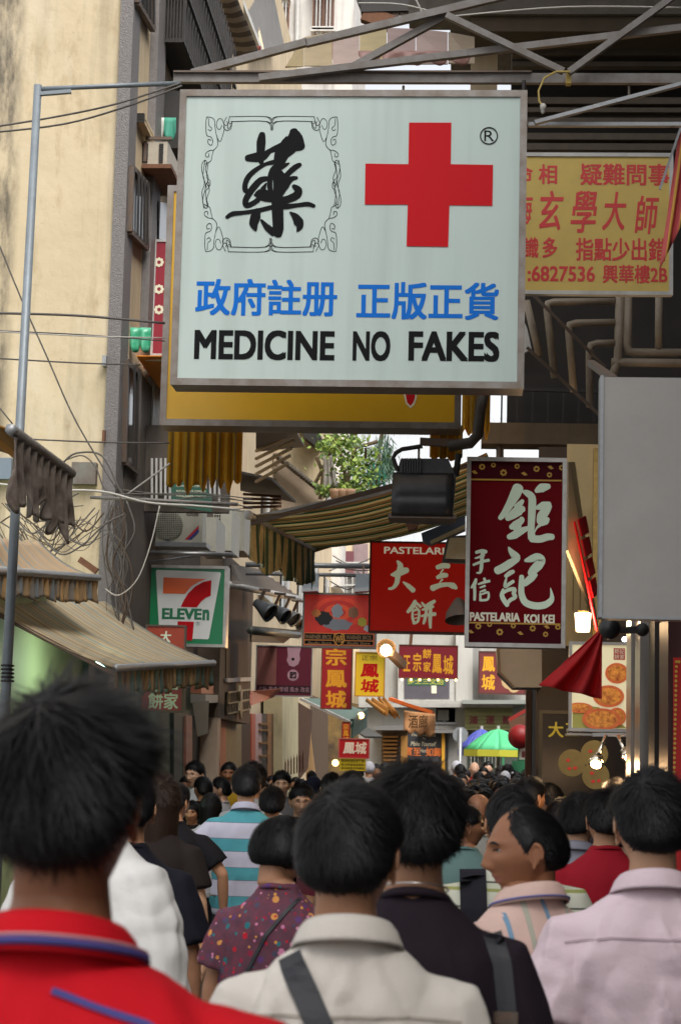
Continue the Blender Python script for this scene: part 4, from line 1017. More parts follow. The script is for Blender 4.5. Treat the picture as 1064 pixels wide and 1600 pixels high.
# ---- green shop under the left awnings
XS = P(184, 1045, 17.2).x - .55
gs = thing('shop', 'pale green painted shop front under the striped awnings at the left', 'shop', (XS - 1, 15, 0))
M['green_wall'] = mat('pale green painted wall', hexc('a0ac80'), .7, var=.35, scale=2)
XG = XL - .12
MB().box(XG - 3, XG, 12.2, 17.44, 0, 3.0).build('wall', M['green_wall'], gs)
m_ = MB(); m_.box(XG + .002, XG + .05, 16.9, 17.43, 0, 2.95); m_.build('door_post', mat('dark green post', hexc('2a4038'), .6), gs)
M['tube_on'] = mat('lit fluorescent tube', (.5, 1, .85), .3, emit=(.55, 1, .85), estr=5)
ft = thing('fluorescent_lamp', 'small lit fluorescent tube under the bleached awning', 'lamp', P(150, 1032, 15))
MB().tube([P(133, 1019, 14.6), P(167, 1043, 15.4)], .012, 8).build('tube', M['tube_on'], ft)
MB().bar(P(134, 1015, 14.6), P(172, 1040, 15.4), .05).build('batten', M['steel_dark'], ft)
# shop front from 17.5 to 23 along the wall, seen as px 165..318
FS = FX(XL + .02)
s2 = thing('shop', 'dim grey green shop front with open doorway below the bleached awning', 'shop', (XL - .5, 20, 0))
def fpart(F, pts, name, m, par, d0=0.0, d1=.04): 
    mb = MB(); fpoly(mb, F, pts, d0, d1); return mb.build(name, m, par)
gg = mat('grey green render', hexc('6a7662'), .8, var=.4, scale=2); gd = mat('dark green frame', hexc('26362e'), .6); pk2 = mat('peeling pink strip', hexc('a06a58'), .7, var=.6, scale=6, dark=hexc('8a8070'))
fpart(FS, [(190, 1070), (318, 1080), (318, 1330), (190, 1400)], 'wall_panel', gg, s2, 0, .03)
fpart(FS, [(262, 1112), (288, 1114), (288, 1330), (262, 1340)], 'shutter_frame', gd, s2, .031, .07)
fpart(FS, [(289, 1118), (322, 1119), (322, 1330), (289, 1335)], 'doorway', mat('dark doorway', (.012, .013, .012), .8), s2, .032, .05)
fpart(FS, [(277, 1118), (287, 1118), (287, 1330), (277, 1335)], 'pink_strip', pk2, s2, .071, .1)
fpart(FS, [(287, 1084), (321, 1086), (321, 1096), (287, 1098)], 'fascia', mat('white fascia', hexc('a09c94'), .6, var=.3), s2, .08, .25)
fpart(FS, [(287, 1070), (321, 1072), (321, 1084), (287, 1083)], 'salmon_board', mat('salmon board', hexc('c07c60'), .6, var=.3), s2, .08, .2)
np_ = FY(20.8); nm_ = MB(); fpoly(nm_, np_, [(301, 1097), (327, 1095), (325, 1146), (309, 1151)], 0, .008); nm_.build('hanging_notice', mat('dull plastic notice', hexc('857c70'), .5, var=.3), label='grey plastic notice sheet hanging beside the portal pillar', cat='notice')

# ---- grey stone portal with brass ornament
XP = XL + .28
FPp = FX(XP)
pt = thing('shop_portal', 'grey brown shop portal with bronze window and brass filigree ornament', 'shop front', (XL, 25, 0))
yA = PX(345, 1000, XP).y; yB = PX(394, 1000, XP).y
gp_ = mat('grey brown stone', hexc('665a4e'), .75, spec=.2, var=.3, scale=4)
zt_ = PX(345, 890, XP).z; zb_ = PX(345, 1122, XP).z; zw0 = PX(345, 918, XP).z; 
m_ = MB(); m_.box(XL - .02, XP, yA, yB, zb_, zt_ + .25); m_.build('pier', gp_, pt)
m_ = MB(); m_.box(XL - .02, XP - .005, yA + .01, yA + .3, 0, zb_); m_.build('jamb', mat('pale pilaster', hexc('b09c88'), .6, var=.3), pt)
fpart(FPp, [(352, 905), (386, 915), (386, 1058), (352, 1060)], 'window_pane', mat('bronze pane', hexc('57483a'), .7, spec=.15, var=.5, scale=3, streak=.4), pt, .002, .012)
fpart(FPp, [(350, 1060), (388, 1058), (388, 1064), (350, 1066)], 'sill', M['white_metal'], pt, .013, .05)
bo = thing('brass_ornament', 'brass filigree plate with a vertical spear on the grey portal', 'ornament', PX(370, 1120, XP + .03))
fpart(FPp, [(352, 1081), (388, 1076), (387, 1108), (351, 1117)], 'back_plate', mat('dark brass plate', hexc('3c3226'), .5, .5), bo, .013, .03)
m_ = MB()
def fline(mb, x0, y0, x1, y1, w_=.02, d=.035):
    a = FPp.px(x0, y0); b = FPp.px(x1, y1); mb.bar(FPp.w(*a, d), FPp.w(*b, d), w_)
br_ = mat('aged brass', (.45, .38, .24), .4, .7, var=.4)
for y in (0, 17, 33): fline(m_, 352, 1082 + y, 388, 1077 + y * .92)
for k in range(9): 
    x = 354 + k * 4; fline(m_, x, 1082 - k * .5, x, 1096 - k * .6, .014)
for k in range(9):
    x = 354 + k * 4; fline(m_, x, 1101 - k * .6, x + 2, 1113 - k * .9, .012)
m_.build('filigree', br_, bo)
m_ = MB(); 
c = [FPp.px(x, y) for x, y in ((368, 1070), (371, 1080), (370, 1095), (371, 1110), (369, 1124), (367, 1110), (368, 1095), (367, 1080))]
m_.prism(FPp, c, .04, .07); m_.build('spear', br_, bo)

# shops beyond the portal: strips of colour, each a door panel
s3 = thing('shop', 'row of narrow gold, salmon and cream shop front panels past the portal', 'shop', (XL - .5, 33, 0))
cols = [(318, 335, 'b09a84'), (335, 345, 'a86e50'), (345, 372, '8a7c58'), (372, 386, '4a3426'), (386, 392, 'b0614c'), (392, 402, 'b89a98'), (402, 412, '4a3c30'), (412, 418, '8c5a28'), (418, 424, '5c3a18'), (424, 434, '9a7038'), (434, 442, '4c4640')]
for x0, x1, c_ in cols:
    fpart(FX(XL + .05), [(x0, 1115), (x1, 1115), (x1, 1300), (x0, 1300)], 'door_panel', mat('panel ' + c_, hexc(c_), .6, var=.4, scale=5), s3, 0, .05 + .01 * (x0 % 3))
for y in (1130, 1140, 1160, 1180):
    m_ = MB(); fpoly(m_, FX(XL + .12), [(404, y), (420, y), (420, y + 2), (404, y + 2)], 0, .03); m_.build('rail', M['ochre'], s3)
# cream wall further on, then dark brown leaning shutter
s4 = thing('shophouse', 'cream washed house wall with dark brown shutters past the plum sign', 'house', (XL, 40, 0))
m_ = MB(); fpoly(m_, FX(XL + .25), [(441, 1060), (466, 1060), (466, 1260), (441, 1260)], -.3, 0); m_.build('wall', mat('cream washed wall', hexc('b8ac88'), .9, var=.4, scale=2, streak=.4), s4)
m_ = MB(); fpoly(m_, FY(36), [(462, 1095), (487, 1110), (480, 1200), (466, 1220)], -.2, 0); m_.build('shutter', mat('dark brown wood', hexc('4a3428'), .7, var=.5), s4)
m_ = MB(); fpoly(m_, FY(37), [(478, 1108), (497, 1112), (497, 1230), (478, 1230)], -.1, 0); m_.build('wall', mat('orange cream wall', hexc('c8a478'), .8), s4)
m_ = MB(); fpoly(m_, FY(36.5), [(484, 1085), (512, 1095), (512, 1230), (496, 1230), (486, 1150)], -.1, 0); m_.build('corner_post', mat('dark grey wood', hexc('57483c'), .7), s4)
m_ = MB(); fpoly(m_, FY(37.5), [(505, 1090), (560, 1100), (560, 1240), (505, 1240)], -.1, 0); m_.build('shop_interior', mat('dim shop interior', hexc('3a2c22'), .7, var=.6, scale=3, dark=hexc('a08040')), s4)
for k in range(7):
    x = 446 + k * 4.5; m_ = MB(); m_.bar(P(x, 1212 - k, 30), P(x, 1190 - k * 2, 30), .02); m_.bar(P(x, 1192 - k * 2, 30), P(x, 1186 - k * 2, 30), .008); m_.build('spike', M['rust'], s4)

# ---- green metal canopy with lit bulbs
gc = thing('canopy', 'green corrugated metal canopy over the lane right of the cream wall', 'canopy', P(525, 1125, 29))
A, B, C_, D = P(470, 1092, 29), P(510, 1092, 33), P(573, 1112, 32.5), P(550, 1130, 28.5)
cm = mat('green canopy sheet', hexc('466456'), .5, .2, var=.4, scale=3)
MB().grid([[A, B], [D, C_]]).build('sheet', cm, gc, solid=.02)
m_ = MB(); m_.bar(D, C_, .05, .12); m_.build('fascia', mat('dark green fascia', hexc('28443a'), .5), gc)
m_ = MB(); m_.grid([[D, C_], [D + Vector((0, 0, -.22)), C_ + Vector((0, 0, -.25))]]); m_.build('side_flap', mat('dark green fascia', hexc('28443a'), .5), gc, solid=.02)
m_ = MB(); m_.bar(A, D, .04); m_.build('edge_bar', M['white_metal'], gc)
c2 = thing('canopy', 'dark little canopy right behind the green one', 'canopy', P(580, 1145, 33)); MB().grid([[P(545, 1135, 34), P(570, 1134, 34)], [P(570, 1152, 33), P(598, 1152, 33)]]).build('sheet', mat('dark grey sheet', hexc('3c3c38'), .5), c2, solid=.03)
m_ = MB(); m_.sphere(P(564, 1118, 30), .05, 10, 6); m_.build('lamp_bulb', M['bulb'], smooth=True, label='small glowing bulb at the tip of the green canopy', cat='lamp')
m_ = MB(); m_.sphere(P(524, 1192, 30), .05, 10, 6); m_.build('lamp_bulb', M['bulb'], smooth=True, label='glowing bulb beside the yellow notice in the dim shop', cat='lamp')

# orange awnings in the distance
oaw = thing('awning', 'pair of ochre folded canvas awnings below the yellow sign', 'awning', P(595, 1105, 31))
for (x0, y0), (x1, y1), (x2, y2), (x3, y3) in (((571, 1096), (588, 1094), (612, 1108), (600, 1118)), ((590, 1092), (604, 1094), (625, 1118), (612, 1119))):
    MB().grid(cloth(lambda s, t: bil(P(x0, y0, 31.5), P(x1, y1, 31.5), P(x2, y2, 30.5), P(x3, y3, 30.5), s, t) + Vector((0, 0, .05 * math.sin(t * 12))), 6, 14)).build('canvas', mat('ochre canvas far', hexc('b8803a'), .8, var=.4, scale=4), oaw, smooth=True, solid=.01)
o2 = thing('awning', 'bright orange awning arm with a peach paper hanging from it', 'awning', P(645, 1110, 30))
MB().grid([[P(607, 1092, 30.5), P(612, 1092, 30.7)], [P(675, 1113, 29.5), P(678, 1117, 29.7)]]).build('canvas', mat('bright orange canvas', hexc('e06a28'), .7), o2, solid=.05)
ps = MB(); ps.grid(cloth(lambda s, t: bil(P(631, 1110, 29.4), P(680, 1116, 29.4), P(679, 1151, 29.4), P(631, 1143, 29.4), s, t) + Vector((0, .06 * math.sin(t * 5 + s * 3), .03 * math.sin(t * 21) * s)), 10, 20))
pso = ps.build('paper_banner', mat('peach paper', hexc('cf9868'), .8, var=.25, scale=4), smooth=True, solid=.006, label='creased peach paper banner hanging from the orange awning arm', cat='banner')
text_part(FY(29.25), '酒廊', pbox(FY(29.25), 638, 1117, 668, 1138), mat('brown print', hexc('5a3a10'), .5), pso, bold=.02)

# glaring lamp by the studio sign
fl_ = thing('floodlight', 'glaring orange floodlight under the studio sign', 'lamp', P(603, 1015, 26))
MB().lathe(P(603, 1013, 26), (.1, -1, -.35), [(-.14, .03), (-.1, .09), (0, .13)], 14).build('shade', M['steel_dark'], fl_, smooth=True)
MB().sphere(P(603, 1016, 25.9), .075, 12, 8).build('bulb', mat('blazing bulb', (1, .75, .4), .4, emit=(1, .62, .25), estr=22), fl_, smooth=True)
pl_ = bpy.data.lights.new('floodlight_glow', 'POINT'); pl_.energy = 25; pl_.color = (1, .6, .28); pl_.shadow_soft_size = .08
po = bpy.data.objects.new('floodlight_glow', pl_); COL.objects.link(po); po.location = P(603, 1018, 25.75)
MB().bar(P(610, 1020, 26), P(630, 1040, 26.2), .1).build('bracket', M['steel_dark'], fl_)

# ---- air conditioners on the left wall
M['ac_white'] = mat('off white ac casing', hexc('b8b6a8'), .5, var=.3, scale=5, streak=.25)
def outdoor_unit(name, label, F, b, depth, fan=True, txt=False):
    u0, v0, u1, v1 = pbox(F, *b); t0 = thing(name, label, 'air conditioner', F.w((u0 + u1) / 2, v0, -depth / 2), 'outdoor air conditioner units')
    MB().fbox(F, u0, u1, v0, v1, -depth, 0).build('casing', M['ac_white'], t0)
    if fan:
        cx_, cy_, r_ = u0 + (u1 - u0) * .36, (v0 + v1) / 2, (v1 - v0) * .42
        m_ = MB(); m_.prism(F, [(cx_ + r_ * math.cos(a * .2618), cy_ + r_ * math.sin(a * .2618)) for a in range(24)], .001, .004); m_.build('fan_opening', mat('dark fan', hexc('4a4844'), .6), t0)
        m_ = MB()
        for k in range(5):
            a = k * 1.257; m_.prism(F, [(cx_ + .02 * math.cos(a), cy_ + .02 * math.sin(a)), (cx_ + r_ * .9 * math.cos(a + .1), cy_ + r_ * .9 * math.sin(a + .1)), (cx_ + r_ * .9 * math.cos(a + .8), cy_ + r_ * .9 * math.sin(a + .8))], .005, .008)
        m_.build('fan_blade', mat('grey blade', hexc('6a6864'), .5), t0)
        m_ = MB()
        for k in range(15):
            x = cx_ - r_ + 2 * r_ * (k + .5) / 15; h = math.sqrt(max(0, r_ * r_ - (x - cx_) ** 2)); m_.fbox(F, x - .003, x + .003, cy_ - h, cy_ + h, .012, .016)
            y = cy_ - r_ + 2 * r_ * (k + .5) / 15; h = math.sqrt(max(0, r_ * r_ - (y - cy_) ** 2)); m_.fbox(F, cx_ - h, cx_ + h, y - .003, y + .003, .0165, .02)
        m_.build('grille', M['ac_white'], t0)
    m_ = MB(); m_.fbox(F, u0 - .05, u1 + .05, v0 - .05, v0 - .005, -depth, .05); m_.bar(F.w(u0 - .1, v0 + .3, -.05), F.w(u0 + .25, v0 - .05, .0), .03); m_.build('bracket', M['galv'], t0)
    return t0
FA = FY(19.8)
g1 = outdoor_unit('outdoor_air_conditioner', 'white split unit with round fan and red blue stripe above the 7-ELEVEn sign', FA, (235, 795, 317, 847), .3)
text_part(FA, 'GREE', pbox(FA, 292, 801, 311, 806), mat('grey print', hexc('55504a'), .5), g1, d=.002, bold=.03)
for dx, c_ in ((0, 'b02a30'), (5, '2a3a80')):
    fpart(FA, [(289 + dx, 843), (294 + dx, 843), (311, 826 + dx), (311, 821 + dx)], 'stripe_print', mat('stripe ' + c_, hexc(c_), .5), g1, .001 + dx * .0004, .003 + dx * .0004)
for k, (b, Y, lb) in enumerate((((310, 808, 338, 861), 20.4, 'nearest of the three edge on white units right of the fan unit'), ((333, 795, 362, 860), 21.6, 'middle edge on white unit right of the fan unit'), ((358, 797, 382, 860), 22.8, 'farthest edge on white unit, beside the awning roller'))):
    Fk = FY(Y); u0, v0, u1, v1 = pbox(Fk, *b); t0 = thing('outdoor_air_conditioner', lb, 'air conditioner', Fk.w((u0 + u1) / 2, v0, -.4), 'outdoor air conditioner units')
    MB().fbox(Fk, u0, u1, v0, v1, -.8, 0).build('casing', M['ac_white'], t0)
    gr2 = MB(); gm2 = MB(); gm2.fbox(Fk, u0 + .01, u0 + (u1 - u0) * .42, v0 + .03, v1 - .03, .001, .004); gm2.build('grille_opening', M['iron'], t0)
    for j in range(12): 
        y = v0 + .03 + (v1 - v0 - .06) * j / 11; gr2.fbox(Fk, u0 + .01, u0 + (u1 - u0) * .42, y - .004, y + .004, .005, .012)
    for j in range(4):
        x = u0 + .01 + ((u1 - u0) * .42 - .01) * j / 3; gr2.fbox(Fk, x - .004, x + .004, v0 + .03, v1 - .03, .0125, .018)
    gr2.build('grille', M['ac_white'], t0)

# steel tubes across
def rod(label, pts, r_, m, cat='rod', name='steel_rod', group=None): return MB().tube(pts, r_, 8).build(name, m, smooth=True, label=label, cat=cat, group=group)
rod('bright steel tube just above the 7-ELEVEn sign', [P(216, 862, 19.3), P(366, 867, 19.3)], .022, M['alu'])
rod('thin slanting steel strut above the 7-ELEVEn sign', [P(205, 882, 19.4), P(310, 868, 19.4)], .012, M['galv'])
rod('long rusty white tube spanning under the mustard valance', [P(142, 777, 17.0), P(372, 788, 17.0)], .016, M['grey_paint'])
rod('upper grey rail carrying the studio sign floodlights', [P(384, 882, 22.2), P(585, 885, 22.2)], .03, M['galv'])
rod('lower grey rail carrying the studio sign floodlights', [P(384, 896, 22.2), P(560, 899, 22.2)], .022, M['galv'])
for x0, x1, lb in ((474, 498, 'left'), (556, 579, 'right')):
    t0 = thing('floodlight', f'{lb} of two pale grey square floodlights above the studio sign', 'lamp', P((x0 + x1) / 2, 920, 21.8), 'square floodlights above the studio sign')
    Fg = FY(21.8); m_ = MB(); fpoly(m_, Fg, [(x0, 897), (x1, 896), (x1 - 1, 920), (x0 - 2, 922)], -.12, 0); m_.build('housing', mat('pale grey metal', hexc('9aa2a8'), .45, .3, var=.2), t0)
    m_ = MB(); fpoly(m_, Fg, [(x0 - 1, 920), (x1 - 1, 918), (x1 - 1, 924), (x0 - 2, 925)], -.16, .04); m_.build('rim', M['alu'], t0)
    m_ = MB(); m_.bar(cen(Fg, (x0 + x1) / 2, 897, -.05), cen(Fg, (x0 + x1) / 2, 880, -.1), .02); m_.build('bracket', M['steel_dark'], t0)
# row of round spotlights
XQ = XL + .55
for k, (x, y, r_, Y) in enumerate(((413, 951, 15, 23.0), (437, 957, 13, 24.2), (452, 962, 12.5, 25.6), (464, 968, 11.5, 27.0))):
    t0 = thing('spotlight', ['nearest', 'second', 'third', 'farthest'][k] + ' of four round grey spotlights in a row under the corrugated roof edge', 'lamp', P(x, y + 15, Y), 'round grey spotlights on the left')
    R_ = S(r_, Y); c = P(x, y, Y); ax = Vector((.75, -.35, -.55)).normalized()
    MB().lathe(c - ax * .1, ax, [(-.06, .02), (-.04, R_ * .45), (.05, R_ * .62), (.18, R_), (.21, R_ * 1.05), (.2, R_ * .9)], 16).build('shade', mat('grey spotlight enamel', hexc('5c6064'), .4, .3, var=.3), t0, smooth=True)
    MB().lathe(c - ax * .1, ax, [(.17, R_ * .9), (.171, .001)], 16).build('lens', M['glass_dark'], t0)
    m_ = MB(); m_.bar(c - ax * .1, P(x + 2, y - 30, Y), .03); m_.bar(P(x - 8, y - 30, Y), P(x + 10, y - 28, Y), .03); m_.build('bracket', M['steel_dark'], t0)
cnp = thing('roof_edge', 'corrugated roof edge with white fascia above the row of spotlights', 'roof', P(420, 915, 25))
MB().grid(cloth(lambda s, t: bil(P(360, 885, 22.5), P(400, 890, 25), P(468, 935, 27.5), P(362, 912, 22.0), s, t) + Vector((0, 0, .03 * (int(s * 14) % 2))), 15, 6)).build('corrugated_sheet', mat('brown grey roofing', hexc('6c6258'), .7, var=.6, scale=6), cnp, solid=.02)
MB().tube([P(358, 913, 22.0), P(468, 936, 27.3)], .04, 8).build('gutter', M['white_metal'], cnp, smooth=True)
MB().tube([P(392, 985, 23), P(466, 992, 27)], .05, 8).build('lower_canopy_edge', mat('green grey metal', hexc('4c5048'), .5), cnp, smooth=True)
MB().grid([[P(392, 978, 23), P(468, 985, 27)], [P(392, 1003, 23.05), P(442, 1005, 26)]]).build('canopy', mat('dark brown canopy', hexc('443a30'), .7, var=.5), cnp, solid=.02)
MB().grid([[P(392, 1080, 23.5), P(440, 1076, 24.9)], [P(392, 1102, 23.2), P(425, 1090, 24.8)]]).build('awning_flap', mat('pink striped flap', hexc('b06a5a'), .7, wave=([(0, 'b86c5c'), (.6, 'e8a888'), (.75, 'a05a4c')], .12, 'Y'), var=.2), cnp, solid=.02)

# ---- black floodlight in front of the pastry signs
bf = thing('floodlight', 'large worn black floodlight hanging between the two pastry signs', 'lamp', P(663, 815, 12))
Fl = FY(12.0); bk = mat('worn black enamel', (.02, .021, .023), .4, .2, var=.5, scale=14, dark=(.05, .05, .055))
u0, v0, u1, v1 = pbox(Fl, 614, 742, 708, 812)
m_ = MB(); N = 14
rows = []
for i in range(N):
    a = i / (N - 1) * math.pi * .62; rows.append([Fl.w(u0 + (u1 - u0) * t, v0 + (v1 - v0) * (1 - i / (N - 1)) , .22 * math.sin(a + .25) + .03 * i / N) for t in np.linspace(0, 1, 8)])
m_.grid(rows); m_.build('hood', bk, bf, smooth=True, solid=.012)
m_ = MB(); fpoly(m_, Fl, [(612, 812), (617, 745), (626, 716), (700, 716), (712, 745), (706, 816)], -.16, -.01); m_.build('housing', bk, bf)
for k in range(8):
    x = 628 + k * 4; m_ = MB(); fpoly(m_, Fl, [(x, 718), (x + 2, 718), (x + 1, 742), (x - 1, 742)], 0, .06); m_.build('cooling_fin', bk, bf)
m_ = MB(); m_.fbox(Fl, u0 - .02, u1 + .02, v0 - .015, v0 + .01, -.02, .2); m_.build('rim', M['steel_dark'], bf)
m_ = MB(); m_.tube([cen(Fl, x, y, .0) for x, y in ((621, 735), (614, 716), (618, 708), (628, 702), (660, 697))], .014, 6); m_.tube([cen(Fl, x, y, -.1) for x, y in ((712, 740), (716, 705))], .02, 6); m_.build('bracket', M['iron'], bf)
m_ = MB(); m_.bar(P(656, 690, 12.1), P(735, 694, 12.1), .045); m_.build('support_bar', M['steel_dark'], bf)
m_ = MB(); m_.tube([P(x, y, 12.1) for x, y in ((756, 610), (750, 640), (746, 680), (735, 692), (700, 697))], .035, 8); m_.build('support_arm', mat('grey brown iron', hexc('3c362e'), .6), label='curved dark iron arm right of the yellow signboard', cat='bracket', smooth=True)
for k, (pts, lb) in enumerate((([(634, 818), (655, 814), (650, 826), (638, 829)], 'small rusty lamp holder right under the black floodlight'), )):
    m_ = MB(); fpoly(m_, FY(12.4), pts, -.08, .02); m_.build('lamp_holder', M['rust'], label=lb, cat='bracket')
lf = thing('floodlight', 'slanting slate blue lamp housing between the red and maroon pastry signs', 'lamp', P(700, 850, 12.7))
m_ = MB(); fpoly(m_, FY(12.6), [(658, 833), (727, 805), (727, 826), (672, 850), (660, 845)], -.15, 0); m_.build('housing', mat('slate blue metal', hexc('3a424c'), .45, .2, var=.4), lf)
m_ = MB(); fpoly(m_, FY(12.6), [(672, 846), (727, 820), (727, 827), (674, 851)], .002, .04); m_.build('rim', mat('ochre edge', hexc('8a7a58'), .5), lf)
l2 = thing('floodlight', 'lamp panel with amber glass covering the corner of the red PASTELARIA sign', 'lamp', P(710, 875, 13.2))
m_ = MB(); fpoly(m_, FY(13.2), [(699, 838), (728, 836), (728, 880), (690, 878)], -.06, 0); m_.build('housing', M['iron'], l2)
m_ = MB(); fpoly(m_, FY(13.2), [(702, 841), (728, 840), (728, 874), (695, 873)], .002, .012); m_.build('glass', mat('amber reflector', hexc('8e7a58'), .25, .2, var=.6, scale=5, dark=hexc('8a9080')), l2)
l3 = MB(); l3.lathe(P(718, 962, 12.9), (.1, -.3, -1), [(-.12, .02), (-.08, .05), (-.02, .09), (.03, .1)], 12); l3.build('hanging_lamp', M['steel_dark'], smooth=True, label='dark rounded lamp shade at the lower right corner of the red PASTELARIA sign', cat='lamp')

# =================================================================== END OF THE LANE AND BACKGROUND
FE = FY(42)
eb = thing('building', 'pale grey building closing the lane with a framed shop window and air conditioner', 'building', (P(690, 1200, 42).x, 44, 0))
M['grey_render'] = mat('pale grey render', hexc('aaa8a2'), .85, var=.35, scale=1.2, streak=.3)
x0, x1 = P(560, 1100, 42).x, P(880, 1100, 42).x
MB().box(x0, x1, 42, 50, 0, P(700, 985, 42).z).build('wall', M['grey_render'], eb)
def ep(pts, nm, m, d0=0, d1=.05, F=FE, par=None):
    m_ = MB(); fpoly(m_, F, pts, d0, d1); return m_.build(nm, m, par or eb)
def er(x0, y0, x1, y1, nm, m, d0=.001, d1=.05, F=FE, par=None): return ep([(x0, y0), (x1, y0), (x1, y1), (x0, y1)], nm, m, d0, d1, F, par)
wi = er(622, 1030, 712, 1100, 'window', M['white_metal'], 0, .2)
er(632, 1040, 702, 1092, 'pane', mat('grey window pane', hexc('5c5860'), .25, var=.4, scale=3), .201, .22)
er(636, 1058, 696, 1072, 'green_film', mat('green film', hexc('3c5a48'), .4), .221, .226)
text_part(FE, '多士三文治', pbox(FE, 637, 1061, 693, 1070), mat('lime lettering', hexc('b0b048'), .5), eb, d=.228, bold=.02)
er(674, 1072, 682, 1084, 'paper_note', M['flower_white'], .223, .23)
er(618, 1096, 725, 1100.5, 'window_sill', M['grey_render'], .0, .35)
er(712, 985, 738, 1100, 'column', mat('white column', hexc('b8b6b0'), .8, streak=.3), 0, .25)
er(735, 990, 750, 1100, 'column', mat('grey column', hexc('908e8a'), .8, streak=.3), 0, .15)
er(545, 1100, 800, 1106, 'cornice', M['grey_render'], 0, .4)
er(655, 1146, 725, 1141, 'ledge', mat('grey ledge', hexc('6c6a68'), .7), 0, .6)
er(588, 1136, 640, 1142, 'ledge', mat('grey ledge', hexc('8c8a86'), .7), 0, .9)
er(596, 1142, 696, 1260, 'shop_opening', mat('dim warm interior', hexc('6e6254'), .7, var=.5, scale=2, dark=hexc('9a7440')), 0.0, .02)
er(638, 1140, 697, 1190, 'blackboard', mat('blackboard', hexc('2c2c30'), .6), .3, .34)
er(690, 1143, 695, 1240, 'yellow_post', mat('yellow post', hexc('c08c20'), .6), .36, .42)
er(627, 1150, 637, 1240, 'yellow_shutter', mat('ochre shutter', hexc('a87838'), .6), .3, .36)
for k in range(7): er(597 + k * .5, 1150 + k * 6, 622 - k * .5, 1153 + k * 6, 'shelf', mat('amber shelf', hexc('b07c3c'), .6), .03, .2)
crm = mat('cream chalk', hexc('c8bca0'), .6); och = mat('orange chalk', hexc('cc6a28'), .6)
text_part(FE, "You're Needed", pbox(FE, 643, 1146, 681, 1151), crm, eb, d=.345, shear=.2)
text_part(FE, 'To', pbox(FE, 660, 1152.5, 665, 1156), crm, eb, d=.345, shear=.2)
text_part(FE, 'Make Yourself', pbox(FE, 642, 1159, 682, 1166), crm, eb, d=.345, shear=.3, bold=.02)
text_part(FE, 'at Home', pbox(FE, 651, 1170, 669, 1176), crm, eb, d=.345, shear=.3)
text_part(FE, '賓至  如歸', pbox(FE, 633, 1168, 690, 1182), och, eb, d=.35, bold=.03)
ac2 = outdoor_unit('outdoor_air_conditioner', 'white window unit on the pale grey end building beside its shop window', FE, (681, 1106, 711, 1128), .2, fan=False)
u0, v0, u1, v1 = pbox(FE, 683, 1109, 701, 1126); m_ = MB(); m_.fbox(FE, u0, u1, v0, v1, .001, .01); m_.build('grille', mat('grey grille', hexc('77756f'), .6), ac2)
# green shop at right with peeling sign
er(722, 1096, 838, 1102, 'canopy', mat('grey canopy', hexc('8a8e88'), .6), 0, .9)
er(726, 1102, 800, 1141, 'shop_fascia', mat('pale yellow green fascia', hexc('9c9c68'), .6, var=.3, streak=.3, scale=3), 0, .3)
for k in range(6): er(726, 1108 + k * 5.6, 800, 1108.8 + k * 5.6, 'fascia_rib', mat('fascia rib', hexc('7c7c50'), .6), .3, .33)
for s_, b in (('鴻', (733, 1119, 746, 1132)), ('運', (758, 1119, 772, 1132)), ('麵', (784, 1119, 797, 1132))): text_part(FE, s_, pbox(FE, *b), mat('faded maroon print', hexc('7c3034'), .6), eb, d=.335, bold=.03)
text_part(FE, 'RESTAURANTE HUNG WAN', pbox(FE, 730, 1108, 798, 1113), mat('faded grey print', hexc('77765c'), .6), eb, d=.335)
er(700, 1141, 722, 1260, 'column', mat('grey column', hexc('8c8a86'), .8, streak=.3), 0, .2)
er(730, 1145, 840, 1260, 'shop_interior', mat('dim grey green interior', hexc('5a6258'), .7, var=.5, scale=3), 0, .02)
for k in range(8): er(735 + k * 5.5, 1150, 736 + k * 5.5, 1200, 'gate_bar', M['white_metal'], .1, .14)
for x, y0, y1 in ((750, 1158, 1200), (784, 1150, 1220)): er(x, y0, x + 3, y1, 'green_post', mat('green post', hexc('3a8a5c'), .5), .2, .3)
# notices on it: maroon 鳳城 wall sign
s20 = signbox('shop_sign', 'maroon wall sign with gold characters on the end building, right side', 'sign', FY(41.5), pbox(FY(41.5), 747, 1018, 822, 1085), .08, mat('brown maroon panel', hexc('6e2a2a'), .5, var=.2), mat('rim brown', hexc('4a2a22'), .5), .03)
text_part(FY(41.5), '鳳', pbox(FY(41.5), 753, 1026, 773, 1049), gold, s20, bold=.03); text_part(FY(41.5), '城', pbox(FY(41.5), 752, 1054, 773, 1078), gold, s20, bold=.03)
m_ = MB(); cu = FY(41.5).px(795, 1065)
for i, (dx, dy, r_) in enumerate(((0, 0, .16), (.1, -.1, .13), (-.08, .12, .12))):
    m_.prism(FY(41.5), [(cu[0] + dx + r_ * math.cos(a * .5236), cu[1] + dy + r_ * math.sin(a * .5236)) for a in range(12)], .004 + i * .001, .0045 + i * .001)
m_.build('cake_print', mat('pale tan print', hexc('b89c70'), .5), s20)
# no parking sign seen from the back
ns = thing('road_sign', 'round grey metal road sign seen from behind on its post', 'road sign', (P(719, 1150, 38).x, 38, 0))
MB().lathe(P(719, 1148, 38), (0, 1, 0), [(-.012, .001), (-.012, S(12, 38)), (.01, S(12, 38)), (.011, .001)], 24).build('disc', mat('grey sign back', hexc('8c9094'), .45, .4), ns)
c = P(719, 1138, 38); MB().tube([c + Vector((0, -.04, 0)), Vector((c.x, 37.96, 0))], .035, 8).build('post', M['galv'], ns, smooth=True)
